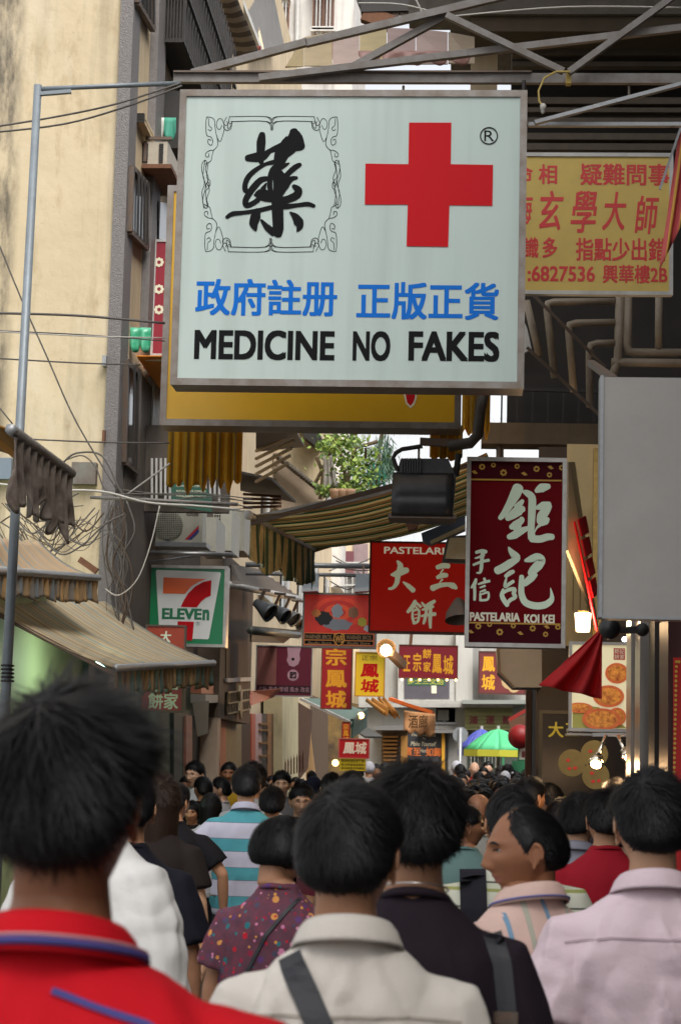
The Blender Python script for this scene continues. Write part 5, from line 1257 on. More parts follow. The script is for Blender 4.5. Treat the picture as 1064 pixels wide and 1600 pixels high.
# side wall right, red lanterns, green shop panel
rg_ = thing('shop_awning_box', 'red and brown awning box with round red lantern at the right wall', 'lantern', P(800, 1120, 33))
MB().sphere(P(812, 1151, 33), (.2, .2, .2), 14, 10).build('lantern', mat('red lantern silk', hexc('8e1416'), .5, var=.2), rg_, smooth=True)
m_ = MB(); fpoly(m_, FY(33.3), [(794, 1125), (840, 1112), (840, 1140), (800, 1150)], -.3, 0); m_.build('box', mat('brown box', hexc('6a4a34'), .7), rg_)
m_ = MB(); m_.bar(P(795, 1125, 33), P(830, 1105, 33), .06); m_.build('arm', mat('red arm', hexc('a03028'), .5), rg_)
gs2 = signbox('shop_sign', 'narrow white sign with green rim and maroon characters right of the umbrella', 'sign', FY(33.6), pbox(FY(33.6), 809, 1154, 832, 1189), .06, mat('white sign panel', hexc('c0c4b8'), .5), mat('green rim', hexc('2a6a48'), .5), .02)
text_part(FY(33.6), '大', pbox(FY(33.6), 814, 1159, 822, 1168), mat('faded maroon print', hexc('7c3034'), .6), gs2, bold=.02); text_part(FY(33.6), '鳳', pbox(FY(33.6), 814, 1174, 822, 1184), mat('faded maroon print', hexc('7c3034'), .6), gs2, bold=.03)
m_ = MB(); fb(m_, FY(34), 800, 1189, 835, 1215, -.2, 0); m_.build('green_cabinet', mat('green cabinet', hexc('3c8a62'), .6), label='green painted cabinet under the narrow white sign', cat='cabinet')

# ---- parasol
def parasol(label, cx, top, rim, Y, rpx, cols, valance):
    ub = thing('parasol', label, 'parasol', (P(cx, 1150, Y).x, Y, 0)); hub = P(cx, top, Y); Ru = S(rpx, Y); rimz = P(cx, rim, Y).z
    for k in range(10):
        a0, a1 = 2 * math.pi * k / 10 - .3, 2 * math.pi * (k + 1) / 10 - .3; rows = []
        for i in range(6):
            s = i / 5; row = []
            for j in range(5):
                a = a0 + (a1 - a0) * j / 4; r_ = Ru * s * (1 - .05 * math.sin(math.pi * j / 4) * s); row.append(Vector((hub.x + r_ * math.cos(a), hub.y + r_ * math.sin(a), hub.z + (rimz - hub.z) * (s ** 1.5))))
            rows.append(row)
        c_ = cols[k % 2]
        MB().grid(rows).build('canopy_panel', mat('parasol ' + c_, hexc(c_), .6), ub, smooth=True, solid=.01)
        MB().grid([[v for v in rows[-1]], [v + Vector((0, 0, -.12)) for v in rows[-1]]]).build('valance_flap', mat('parasol ' + valance, hexc(valance), .6), ub, solid=.008)
        MB().bar(hub + Vector((0, 0, -.02)), rows[-1][0] + Vector((0, 0, -.02)), .02).build('rib', M['galv'], ub)
    MB().tube([hub + Vector((0, 0, .06)), Vector((hub.x, hub.y, 0))], .03, 8).build('pole', M['white_metal'], ub)
parasol('light green market parasol with a yellow valance over the distant crowd', 778, 1139, 1172, 36, 55, ('4cb87c', '56c088'), 'c2c03c')
parasol('blue market parasol peeping out behind the left side of the green one', 752, 1139, 1171, 38.5, 38, ('4450a8', '5058a8'), '3c4698')
FU = Frame(P(742, 1152, 36.0), (1, 0, 0), (0, .35, .94))

# ---- building faces behind, above the end building
bg1 = thing('building', 'tall white building front behind the lane with pink shutters and small balconies', 'building', (P(560, 900, 50).x, 52, 0))
FB = FY(50)
er(383, 838, 590, 1120, 'wall', mat('peach white wall', hexc('cdbb9c'), .85, var=.3, scale=1, streak=.2), -3, 0, FB, bg1)
for x0, x1, y0, y1, c_ in ((395, 412, 850, 945, 'b88a3c'), (412, 436, 850, 925, 'c8a060'), (433, 439, 850, 930, '8a4a44'), (512, 553, 862, 880, '6a3a40'), (512, 553, 882, 900, '7a4a4c'), (500, 512, 860, 930, 'a89484')):
    er(x0, y0, x1, y1, 'shutter', mat('shutter ' + c_, hexc(c_), .7, var=.4, scale=3), .001, .12, FB, bg1)
er(514, 901, 574, 930, 'window', mat('grey window glass', hexc('7c7874'), .3, var=.4), .001, .05, FB, bg1)
for k in range(7): er(514 + k * 9, 901, 516 + k * 9, 930, 'window_bar', M['white_metal'], .06, .12, FB, bg1)
for y in (880, 900, 915, 929): er(512, y, 576, y + 2, 'balcony_rail', M['white_metal'], .3, .34, FB, bg1)
er(552, 850, 575, 900, 'window', mat('pinkish grey glass', hexc('8c7878'), .4, var=.4), .001, .05, FB, bg1)
bg2 = thing('building', 'plain white building behind the plants and the black floodlight', 'building', (P(650, 800, 60).x, 62, 0))
er(540, 652, 800, 1110, 'wall', mat('bluish white wall', hexc('c8ccd0'), .9, var=.2, scale=1, streak=.15), -3, 0, FY(60), bg2)
for k in range(5): er(540 + k * 9, 655, 541 + k * 9, 700, 'seam', M['grey_render'], .001, .04, FY(60), bg2)
for x in (628, 648, 668): er(x - 30, 985, x - 16, 1030, 'window', mat('pale grey window', hexc('8c8c90'), .4), .001, .05, FY(60), bg2)
# side wall of old house with tiled roof, left of plants
oh = thing('old_house', 'weathered cream house with sloping grey clapboard and tile coping behind the valance', 'house', (P(450, 760, 33).x, 34, 0))
FO = FY(33)
ep([(372, 668), (500, 668), (505, 770), (372, 850)], 'wall', mat('weathered cream render', hexc('b8a888'), .9, var=.6, scale=2.5, streak=.5, dark=hexc('8a7a60')), -.6, 0, FO, oh)
for k in range(7):
    t = k / 7; ep([(428 - 2 * k, 728 + 13 * k), (440 + 3 * k, 716 + 13 * k + 2), (508, 768 + 6 * k), (480 - 6 * k, 790 + 4 * k)][:0] or [(426, 722 + k * 11), (434, 718 + k * 11), (512 - k * 6, 776 + k * 5), (504 - k * 8, 782 + k * 6)], 'clapboard', mat('grey clapboard', hexc('8c7c68'), .8, var=.5, scale=6), .01 + .012 * k, .03 + .012 * k, FO, oh)
for k in range(22):
    t = k / 21; c = P(432 + 78 * t, 712 + 62 * t, 32.7); MB().sphere(c, (.06, .12, .045), 8, 5).build('roof_tile', mat('old roof tile', hexc('4c443a'), .85, var=.5), oh, smooth=True)
ep([(470, 664), (492, 664), (506, 692), (500, 706), (478, 690)], 'dark_roof', mat('black tarred roof', hexc('24211e'), .8), .02, .5, FO, oh)
wa = thing('window_awning', 'grey slatted window awning below the yellow signboard', 'awning', P(440, 690, 24))
q = [P(400, 672, 22), P(460, 668, 22), P(476, 697, 23.5), P(400, 705, 23.5)]
MB().grid([[q[0], q[1]], [q[3], q[2]]]).build('sheet', mat('grey sheet', hexc('66605a'), .6, var=.5, scale=5), wa, solid=.02)
for k in range(5): MB().bar(P(400, 705 + 12 * k, 23.2), P(462 - 3 * k, 676 + 12 * k, 22.6), .03).build('louvre', M['facade'], wa)
w2 = thing('window_awning', 'black sagging window awning above the green striped awning', 'awning', P(420, 750, 26)); MB().grid([[P(376, 738, 24), P(425, 748, 24)], [P(376, 765, 26), P(462, 784, 26)]]).build('sheet', mat('black sheet', hexc('211e1c'), .7), w2, solid=.03)
for k in range(4): MB().bar(P(380, 772 + 7 * k, 25), P(440, 776 + 5 * k, 25), .03).build('bar', M['rust'], w2)
# green hoarding with scalloped top
gh = thing('green_signboard', 'dark green signboard with tiny letters hanging under the mustard valance', 'sign', P(300, 790, 18))
m_ = MB(); fpoly(m_, FY(18.2), [(268, 738), (280, 748), (290, 738), (300, 752), (312, 748), (331, 775), (331, 800), (268, 790)], -.03, 0); m_.build('board', mat('dark green board', hexc('14503a'), .5, var=.3), gh)
for k in range(3): text_part(FY(18.2), 'RESTAURANTE COMIDAS', pbox(FY(18.2), 276, 758 + 8 * k, 322, 761 + 8 * k), M['flower_white'], gh)
sl2 = thing('corrugated_panel', 'grey corrugated panel beside the green signboard', 'panel', P(250, 790, 18.6))
for k in range(16): MB().bar(P(238 + k * 7, 716, 18.9), P(238 + k * 7, 786 - (k % 3) * 6, 18.9), .02, .02).build('rib', M['white_metal'], sl2)
MB().box(XL - .02, P(360, 700, 19).x, 19.0, 19.1, P(300, 800, 19).z, P(300, 665, 19).z).build('backing', M['facade_dark'], sl2)

# ---- plants on the roof
def leafy(name, label, cen_pts, Y, n, size, cols, stems=(), spread=(26, 16), dY=.8, seed=1, long=False):
    rr = random.Random(seed); t0 = thing(name, label, 'plant', P(cen_pts[0][0], cen_pts[0][1] + 30, Y))
    mbs = [MB() for _ in cols]
    for i in range(n):
        cx_, cy_, sx, sy = rr.choice(cen_pts); x = rr.gauss(cx_, sx * .5); y = rr.gauss(cy_, sy * .5)
        c = P(x, y, Y + rr.uniform(-dY, dY)); s = size * rr.uniform(.6, 1.4)
        d = Vector((rr.gauss(0, 1), rr.gauss(0, 1), rr.gauss(0, .7))).normalized()
        if long: d = Vector((rr.gauss(0, .5), rr.gauss(0, .3), -1)).normalized()
        e = d.orthogonal().normalized(); e.rotate(Matrix.Rotation(rr.uniform(0, 6.28), 3, d)); L = s * (3 if long else 1.3); W = s * (.3 if long else .75); nn = d.cross(e)
        k = rr.randrange(len(cols)); o_ = len(mbs[k].v)
        mbs[k].add([c, c + d * L * .35 + e * W * .5, c + d * L + nn * s * .15, c + d * L * .4 - e * W * .5 + nn * s * .1], [(0, 1, 2, 3)])
    for k, c_ in enumerate(cols): mbs[k].build('foliage', mat('leaf ' + c_, hexc(c_), .6, var=.3, scale=8), t0, kind='stuff')
    st_ = MB()
    for pts in stems: st_.tube([P(x, y, Y) for x, y in pts], .03, 6)
    st_.build('stem', mat('plant stem', hexc('5a4a34'), .8), t0)
leafy('shrub', 'bright green leafy shrub growing on the roof above the striped awning', [(535, 690, 34, 14), (555, 712, 40, 22), (530, 730, 30, 30), (565, 745, 26, 26), (515, 700, 20, 14), (548, 762, 28, 12), (510, 765, 12, 8)], 30, 1900, .062, ['7f9a3c', '5c7a2e', '96ac50', '3f5a24'],
      [[(500, 780), (505, 740), (495, 715)], [(540, 780), (545, 740), (555, 700), (590, 690)], [(490, 760), (503, 735), (520, 700)], [(545, 770), (535, 720), (525, 680)]], seed=3)
leafy('shrub', 'dark drooping long leaved plant behind the green roof railing', [(590, 715, 26, 30), (600, 700, 14, 30), (585, 740, 22, 16), (606, 725, 10, 24)], 31, 900, .055, ['24463a', '3a5e44', '55745a'], [[(590, 770), (592, 700), (598, 670)], [(580, 770), (583, 720)]], seed=5, long=True)
rl = thing('roof_railing', 'turquoise green roof railing behind the shrubs', 'railing', P(585, 760, 31))
for k in range(7): MB().bar(P(552 + k * 8, 722 + 3 * (k % 2), 30.6), P(552 + k * 8, 765, 30.6), .03).build('bar', mat('turquoise paint', hexc('2c8a6e'), .5), rl)
MB().bar(P(548, 742, 30.6), P(605, 745, 30.6), .035).build('rail', mat('turquoise paint', hexc('2c8a6e'), .5), rl)
cl = cloth_tri('rag', 'grey white rag hanging among the roof shrubs', [(505, 712), (518, 712), (528, 760), (504, 764)], 29.5, mat('grey rag', hexc('9c9890'), .85, var=.4), 3, .05, 10, 14, cat='cloth')
tp = MB(); 
for k in range(3): tp.lathe(P(524 + k * 11, 775, 29.2), (0, 0, 1), [(-.1, .01), (-.1, .06), (.06, .085), (.1, .1), (.1, .08), (.05, .01)], 10)
tp.build('planter_pile', mat('terracotta rubble', hexc('a8886c'), .85, var=.5), smooth=True, label='pale terracotta pots on the roof edge under the shrub', cat='pots')

# ---- wires
def wires(label, pts, Y, r_=.006, m=None, cat='cable', dY=0, name='cable', group=None, n=None):
    ps = [P(x, y, Y + dY * i / (len(pts) - 1)) for i, (x, y) in enumerate(pts)]
    # smooth path
    q = []
    for i in range(len(ps) - 1):
        p0, p1, p2, p3 = ps[max(i - 1, 0)], ps[i], ps[i + 1], ps[min(i + 2, len(ps) - 1)]
        for k in range(5):
            t = k / 5; q.append(.5 * ((2 * p1) + (p2 - p0) * t + (2 * p0 - 5 * p1 + 4 * p2 - p3) * t * t + (3 * p1 - p0 - 3 * p2 + p3) * t ** 3))
    q.append(ps[-1]); return MB().tube(q, r_, 5).build(name, m or M['wire'], smooth=True, label=label, cat=cat, group=group)
wires('upper black cable sagging from the left edge to the sign corner', [(-20, 200), (80, 184), (180, 163), (282, 130)], 10.8)
wires('lower black cable sagging from the left edge to the sign corner', [(-20, 208), (100, 194), (200, 166), (285, 134)], 10.85)
wires('dark cable crossing the cream wall at sign height', [(-20, 489), (120, 493), (258, 505)], 11.5, .008)
wires('thin pale cable crossing in front of the green plastic awning', [(-20, 517), (130, 525), (258, 528)], 11.5, .004, M['wire_pale'])
wires('thin cable crossing just below the pale one', [(-20, 516), (130, 523), (258, 533)], 11.6, .004)
wires('cable crossing the cream wall below the small box', [(-20, 559), (120, 567), (220, 570)], 11.6, .005)
wires('thin horizontal cable above the grey meter box', [(40, 686), (160, 691), (265, 692)], 12, .005)
wires('long slanting wire from the left edge down to the tangle', [(-10, 360), (33, 465), (75, 560), (120, 660), (186, 770)], 11.0, .005)
wires('slanting wire rising to the yellow signboard corner', [(200, 772), (266, 724)], 12.2, .006, M['wire_pale'])
wires('short slanting wire by the pole', [(-10, 625), (20, 662)], 12, .005)
wires('pale cable running along the rusty tube', [(-10, 755), (80, 765), (160, 768), (230, 785), (300, 790), (375, 796)], 14.5, .009, M['wire_pale'])
rr = random.Random(11)
for k in range(24):
    x = rr.uniform(-10, 90); x2 = x + rr.uniform(60, 150); y = rr.uniform(785, 835); y2 = rr.uniform(770, 850)
    mid = [(x + (x2 - x) * t, y + (y2 - y) * t + math.sin(t * math.pi) * rr.uniform(-5, 70) + rr.gauss(0, 6)) for t in (.25, .5, .75)]
    wires('black cable in the tangle hanging on the cream wall', [(x, y)] + mid + [(min(x2, 195), y2)], rr.uniform(15.5, 17.0), rr.choice((.0035, .0045, .007)), rr.choice((M['wire'], M['wire'], mat('brown cable', hexc('4a3a2c'), .7))), group='tangled cables on the left')
for k in range(16):
    x = 168 + rr.uniform(0, 32); wires('black cable dropping down beside the 7-ELEVEn sign', [(x, 780 + rr.uniform(-8, 15)), (x + rr.uniform(-12, 14), 830), (x + rr.uniform(-16, 22), 880), (x + rr.uniform(-8, 26), 930), (x + rr.uniform(-10, 30), 985)], rr.uniform(16.6, 17.3), rr.choice((.003, .005, .009)), rr.choice((M['wire'], mat('brown cable', hexc('4a3a2c'), .7), M['wire'])), group='cables dropping by the corner')
for k in range(7):
    y = 768 + k * 2.4; wires('cable of the bundle strung along the rusty tube', [(185 + rr.uniform(-20, 10), y + rr.uniform(-4, 4)), (260, y + 4 + rr.uniform(-5, 5)), (320, y + 6 + rr.uniform(-6, 6)), (395, y + 14 + rr.uniform(-6, 6))], rr.uniform(16.8, 18), rr.choice((.003, .005)), M['wire'], group='cable bundle along the tube')
wires('long pale cable hanging in front of the fan unit', [(250, 790), (236, 850), (215, 905), (186, 930), (165, 920)], 16.5, .006, M['wire_pale'])
wires('arched black cable looping over the grey meter box', [(100, 722), (120, 708), (160, 712), (185, 760), (200, 785)], 17.2, .009)
wires('second black cable looping beside the grey meter box', [(105, 718), (130, 712), (150, 730), (165, 765), (192, 778)], 17.2, .007)
for k in range(7):
    y = 868 + k * 8; wires('thin tangled wire above the studio sign', [(520 + rr.uniform(-10, 10), y), (545, y + rr.uniform(-14, 14)), (570, y + rr.uniform(-14, 14)), (600, y + rr.uniform(-16, 8))], 23, .007, rr.choice((M['wire_pale'], M['wire'])), group='wires above the studio sign')
for x0, y0, x1, y1 in ((560, 5, 700, 26), (700, 26, 1064, 12), (640, -5, 660, 22)): wires(('thin pale wire strung along the truss left of its apex' if x0 == 560 else 'thin pale wire strung along the truss right of its apex') if x0 != 640 else 'short black wire hanging above the truss apex', [(x0, y0), ((x0 + x1) / 2, (y0 + y1) / 2 - 8), (x1, y1)], 12, .006, M['wire_pale'])
# meter boxes on the wall
def wallbox(label, b, m, Y=17.4, name='meter_box', cat='box'):
    F = FY(Y); m_ = MB(); fb(m_, F, *b, -.1, 0); o = m_.build(name, m, label=label, cat=cat); BASE[o.name] = o.location.copy(); return o
mbx = wallbox('grey rust stained meter box on the cream wall under the brown awning', (112, 722, 150, 756), mat('rusty grey box', hexc('77756e'), .6, .2, var=.6, scale=8, dark=hexc('5a3a2c')))
wallbox('small grey junction box high on the cream wall', (160, 555, 166, 571), M['galv'], name='junction_box')
wallbox('rusty iron clamp on the cream wall near the corner', (160, 672, 164, 690), M['rust'], name='clamp', cat='clamp')
wallbox('pale blue grey box behind the pole at the left edge', (-20, 715, 18, 748), mat('blue grey box', hexc('6c7884'), .6), name='junction_box')
m_ = MB(); m_.bar(P(125, 874, 16), P(152, 893, 16), .05); m_.build('bracket', M['rust'], label='rusty bracket sticking out at the end of the orange striped awning', cat='bracket')

# ---- right side: shop of pastries
FT = FY(11.5)
ri = thing('shop', 'dim pastry shop interior on the right with dark lacquer back wall', 'shop', (2.0, 15, 0))
Fk = FY(15.5)
m_ = MB(); fb(m_, Fk, 838, 700, 1130, 1420, -.1, 0); m_.build('back_wall', mat('dim brown lacquer wall', hexc('4a3a2a'), .5, var=.5, scale=2), ri)
m_ = MB(); fb(m_, Fk, 884, 695, 935, 1010, .001, .03); m_.build('upper_panel', mat('cream tiles', hexc('d8c08c'), .6, var=.25), ri)
for k in range(4): 
    m_ = MB(); fb(m_, Fk, 894 + k * 11, 880, 895 + k * 11, 955, .031, .035); m_.build('tile_joint', M['rust'], ri)
s21 = signbox('shop_sign', 'black lacquer panel with yellow characters and round pastry pictures in the shop', 'sign', FY(14.5), pbox(FY(14.5), 842, 1112, 990, 1290), .05, mat('black lacquer', hexc('120c0a'), .2), mat('dark bronze rim', hexc('3a3424'), .4, .3), .02)
text_part(FY(14.5), '大', pbox(FY(14.5), 856, 1128, 880, 1152), mat('yellow lettering', hexc('a89c20'), .5), s21, bold=.03)
text_part(FY(14.5), '三', pbox(FY(14.5), 882, 1130, 904, 1150), mat('yellow lettering', hexc('a89c20'), .5), s21, bold=.03)
text_part(FY(14.5), '包', pbox(FY(14.5), 866, 1240, 885, 1262), mat('yellow lettering', hexc('a89c20'), .5), s21, bold=.03)
for x, y, r_ in ((893, 1192, 21), (928, 1178, 21), (930, 1212, 21)):
    m_ = MB(); cu = FY(14.5).px(x, y); rr_ = S(r_, 14.5); m_.prism(FY(14.5), [(cu[0] + rr_ * math.cos(a * .2618), cu[1] + rr_ * math.sin(a * .2618)) for a in range(24)], .003 + x * 1e-6, .005 + x * 1e-6); m_.build('pastry_print', mat('dim pastry print', hexc('7a7040'), .5, var=.5, scale=16, dark=hexc('5a4a2a')), s21)
    for dx, dy in ((-6, -4), (5, 8), (-4, 9)):
        m_ = MB(); cu = FY(14.5).px(x + dx, y + dy); m_.prism(FY(14.5), [(cu[0] + .016 * math.cos(a), cu[1] + .012 * math.sin(a)) for a in range(6)], .007, .009); m_.build('red_seal', mat('dull red print', hexc('8a2424'), .5), s21)
# egg tart poster box
s22 = signbox('poster_box', 'bright poster lightbox of baked egg tarts with a small red seal', 'poster', FT, pbox(FT, 889, 1004, 984, 1142), .1, mat('cream poster', hexc('d8cfa8'), .4, var=.2, scale=3, emit=hexc('d8cfa8'), estr=.22), M['steel'], .014)
m_ = MB(); fb(m_, FT, 886, 1140, 996, 1144, -.12, .12); fb(m_, FT, 884, 1147, 990, 1150, -.12, .1); m_.build('shelf', M['alu'], s22)
egg = mat('baked custard', hexc('e8a040'), .4, var=1.0, scale=42, dark=hexc('7a2410'), emit=hexc('b05a20'), estr=.12); crust = mat('tart crust', hexc('d4703a'), .6, var=.7, scale=34, dark=hexc('a03c18'), emit=hexc('b05020'), estr=.12)
m_ = MB(); fpoly(m_, FT, [(894, 1138), (894, 1100), (935, 1105), (979, 1138)], .003, .0045); m_.build('leaf_print', mat('olive print', hexc('a8a04c'), .5), s22)
for k, (x, y, rx, ry) in enumerate(((964, 1052, 18, 16), (950, 1088, 24, 17), (905, 1106, 20, 8), (977, 1120, 14, 14), (939, 1124, 30, 17))):
    cu = FT.px(min(x, 963), y); a_ = S(rx, 11.5); b_ = S(ry, 11.5)
    def el(sx, sy): return [(max(FT.px(893, y)[0], min(FT.px(980, y)[0], cu[0] + a_ * sx * math.cos(q_ * .2244))), max(FT.px(939, 1139)[1], cu[1] + b_ * sy * math.sin(q_ * .2244))) for q_ in range(28)]
    m_ = MB(); m_.prism(FT, el(1, 1), .005 + k * .003, .006 + k * .003); m_.build('tart_print', crust, s22)
    m_ = MB(); m_.prism(FT, el(.8, .75), .0065 + k * .003, .007 + k * .003); m_.build('custard_print', egg, s22)
m_ = MB(); fb(m_, FT, 958, 1013, 976, 1031, .003, .0045); m_.build('seal', mat('seal red', hexc('b01c1c'), .5), s22)
text_part(FT, '鉅記', pbox(FT, 959, 1014, 975, 1021.5), M['flower_white'], s22, d=.005); text_part(FT, '餅家', pbox(FT, 959, 1022.5, 975, 1030), M['flower_white'], s22, d=.005)
# wall lamp
lp = thing('wall_lamp', 'glowing warm white wall lamp left of the poster lightbox', 'lamp', P(910, 988, 13.5))
MB().lathe(P(910, 987, 13.5), (0, 0, 1), [(0, .02), (.0, .045), (.06, .05), (.125, .055), (.13, .02)], 14).build('shade', mat('glowing shade', (1, .8, .5), .4, emit=(1, .72, .38), estr=7), lp, smooth=True)
MB().box(*[v for q in ((P(902, 960, 13.6).x, P(918, 960, 13.6).x), (13.55, 13.7), (P(910, 962, 13.6).z, P(910, 955, 13.6).z)) for v in q]).build('mount', M['brass'], lp)
def plight(loc, e, c, r_=.06, nm='lamp_light'):
    l = bpy.data.lights.new(nm, 'POINT'); l.energy = e; l.color = c; l.shadow_soft_size = r_; o = bpy.data.objects.new(nm, l); COL.objects.link(o); o.location = loc
plight(P(910, 972, 13.3), 26, (1, .66, .35))
# two chrome spot bulbs
sb = thing('spot_lamp', 'chrome double spot lamp with two lit bulbs under the poster lightbox', 'lamp', P(955, 1150, 11.3))
MB().bar(P(925, 1148, 11.35), P(985, 1148, 11.35), .04, .02).build('base', M['alu'], sb)
chrome = mat('chrome', (.8, .7, .55), .12, 1)
for (x0, y0), (x1, y1), (x2, y2) in (((946, 1150), (934, 1180), (929, 1200)), ((965, 1150), (975, 1172), (986, 1186))):
    a, b, c = P(x0, y0, 11.3), P(x1, y1, 11.2), P(x2, y2, 11.1)
    ar = MB().tube([a, b], .012, 8).build('arm', chrome, sb, smooth=True); ax = (c - b).normalized()
    MB().lathe(b, ax, [(-.02, .01), (0, .022), (.02, .03), (.03, .022), (.04, .03), (.065, .043), (.085, .042), (.09, .03)], 16).build('reflector', chrome, sb, smooth=True)
    MB().lathe(b, ax, [(.084, .036), (.094, .026), (.097, .001)], 14).build('bulb', mat('warm lit bulb', (1, .7, .4), .3, emit=(1, .6, .28), estr=14), sb, smooth=True)
    plight(b + ax * .14, 3.0, (1, .62, .32), .04)
# dome camera / dark ball with bracket
db = thing('dome_camera', 'black ball shaped lamp on a bracket just under the marble slab', 'camera', P(952, 1000, 8.6))
MB().sphere(P(952, 982, 8.6), S(17, 8.6), 20, 14).build('ball', mat('black plastic', (.012, .011, .011), .4), db, smooth=True)
MB().bar(P(965, 985, 8.7), P(1006, 984, 8.7), .03).build('bracket', M['iron'], db)
MB().sphere(P(1003, 984, 8.7), .03, 10, 6).build('joint', M['iron'], db, smooth=True)
# stainless pillars, dark gap, red pillar, red banner
ss = mat('stainless cladding', (.38, .35, .32), .3, .85, var=.4, scale=3, streak=.3)
cp = thing('shop_pillar', 'brushed stainless steel shop pillar right of the poster lightbox', 'pillar', (P(1000, 1200, 10.6).x, 10.7, 0))
for x0, x1, yt in ((985, 998, 965), (999, 1022, 965)):
    F_ = FY(10.6 if x0 == 985 else 10.2); m_ = MB(); u0, v0, u1, v1 = pbox(F_, x0, yt, x1, 1210); m_.fbox(F_, u0, u1, -F_.o.z, v1, -.3, 0); m_.build('cladding', ss, cp)
lgt = thing('ceiling_lights', 'row of small white lit spots in the shop ceiling under the marble slab', 'lights', P(990, 990, 12))
for k in range(6): MB().sphere(P(975 + k * 6.5, 999 - k * 3.3, 12.5), .016, 8, 5).build('spot', mat('cool lit spot', (.9, 1, 1), .3, emit=(.85, .95, 1), estr=6), lgt, smooth=True)
rp_ = thing('shop_pillar', 'dark red stone pillar at the right edge behind the red banner', 'pillar', (P(1050, 1200, 9).x, 9.2, 0))
F_ = FY(9.0); u0, v0, u1, v1 = pbox(F_, 1043, 965, 1130, 1210); m_ = MB(); m_.fbox(F_, u0, u1, -F_.o.z, v1, -.4, 0); m_.build('stone', mat('dark red stone', hexc('3c1c1a'), .4, var=.5, scale=12), rp_)
F_ = FY(9.6); u0, v0, u1, v1 = pbox(F_, 1022, 965, 1044, 1210); m_ = MB(); m_.fbox(F_, u0, u1, -F_.o.z, v1, -.3, 0); m_.build('dark_gap', mat('dark brown gap shade', hexc('1a100c'), .5), rp_)  # dark panel stands in for the shade in the gap between pillars
F_ = FY(8.9); bn = thing('banner', 'bright red banner with yellow dotted border at the right edge', 'banner', cen(F_, 1070, 1210))
m_ = MB(); fb(m_, F_, 1051, 1028, 1120, 1420, -.01, 0); m_.build('cloth', mat('bright red banner', hexc('b01412'), .6), bn)
m_ = MB()
for k in range(46):
    u, v = F_.px(1056 - k * .15, 1034 + k * 7.5); m_.prism(F_, [(u + .007 * math.cos(a * 1.05), v + .007 * math.sin(a * 1.05)) for a in range(6)], .001, .003)
for k in range(4):
    u, v = F_.px(1060 + 6 * k, 1034); m_.prism(F_, [(u + .007 * math.cos(a * 1.05), v + .007 * math.sin(a * 1.05)) for a in range(6)], .001, .003)
m_.build('border_dots', mat('yellow dots', hexc('c8a040'), .5), bn)
for k, s_ in enumerate('恭喜發財'): text_part(F_, s_, pbox(F_, 1063, 1055 + k * 55, 1095, 1095 + k * 55), gold, bn, bold=.03)
# wall and post between lane and shop
wp = thing('steel_post', 'dark steel post with grey cladding standing at the shop corner', 'post', (P(835, 1200, 20).x, 20, 0))
F_ = FY(20); 
for x0, x1, m__ in ((822, 830, M['rust']), (831, 845, mat('grey cladding', hexc('77706a'), .5, var=.4, scale=4))):
    u0, v0, u1, v1 = pbox(F_, x0, 1015, x1, 1210); m_ = MB(); m_.fbox(F_, u0, u1, -F_.o.z, v1, -.3, 0); m_.build('post', m__, wp)
gb = thing('duct', 'grey metal duct box hanging right below the maroon pastry sign', 'duct', P(810, 1075, 15))
m_ = MB(); fpoly(m_, FY(15), [(776, 1011), (846, 1015), (846, 1074), (802, 1074), (778, 1050)], -.5, 0); m_.build('casing', mat('dull grey duct', hexc('85827e'), .5, .3, var=.35, scale=4), gb)
m_ = MB(); fpoly(m_, FY(15), [(776, 1011), (780, 1011), (782, 1050), (804, 1073), (802, 1076), (778, 1051)], .002, .02); m_.build('edge', M['steel_dark'], gb)
m_ = MB(); fb(m_, FY(16), 846, 1015, 862, 1062, -.3, 0); m_.build('dark_junction', M['steel_dark'], label='dark junction box right of the grey duct', cat='box')
# glass canopy slab with red lettering seen obliquely behind Koi Kei sign
ob = thing('side_sign', 'slanted plastic sign with red characters seen edge on right of the maroon sign', 'sign', P(910, 880, 13.6))
MB().grid([[P(885, 722, 13.2), P(896, 722, 14.6)], [P(885, 860, 13.2), P(932, 980, 14.6)]]).build('panel', mat('clear cream plastic', hexc('a89c84'), .3, var=.3), ob, solid=.02)
for k in range(4): MB().grid([[P(902 + k * 6, 812 + k * 32, 13.3), P(914 + k * 5, 806 + k * 32, 13.9)], [P(908 + k * 6, 838 + k * 32, 13.3), P(919 + k * 5, 832 + k * 32, 13.9)]]).build('red_print', M['red_print'], ob, solid=.01)
MB().bar(P(897, 815, 13.2), P(932, 985, 13.4), .012).build('red_line', M['red_print'], ob)
gb2 = MB(); fb(gb2, FY(14.9), 926, 700, 940, 1000, -.1, 0); gb2.build('brass_strip', mat('hammered brass', (.5, .34, .12), .3, .9, var=.6, scale=20), label='narrow hammered brass strip beside the marble slab', cat='panel')

plight(P(150, 1040, 14.9), 9, (.8, 1, .85), .1)

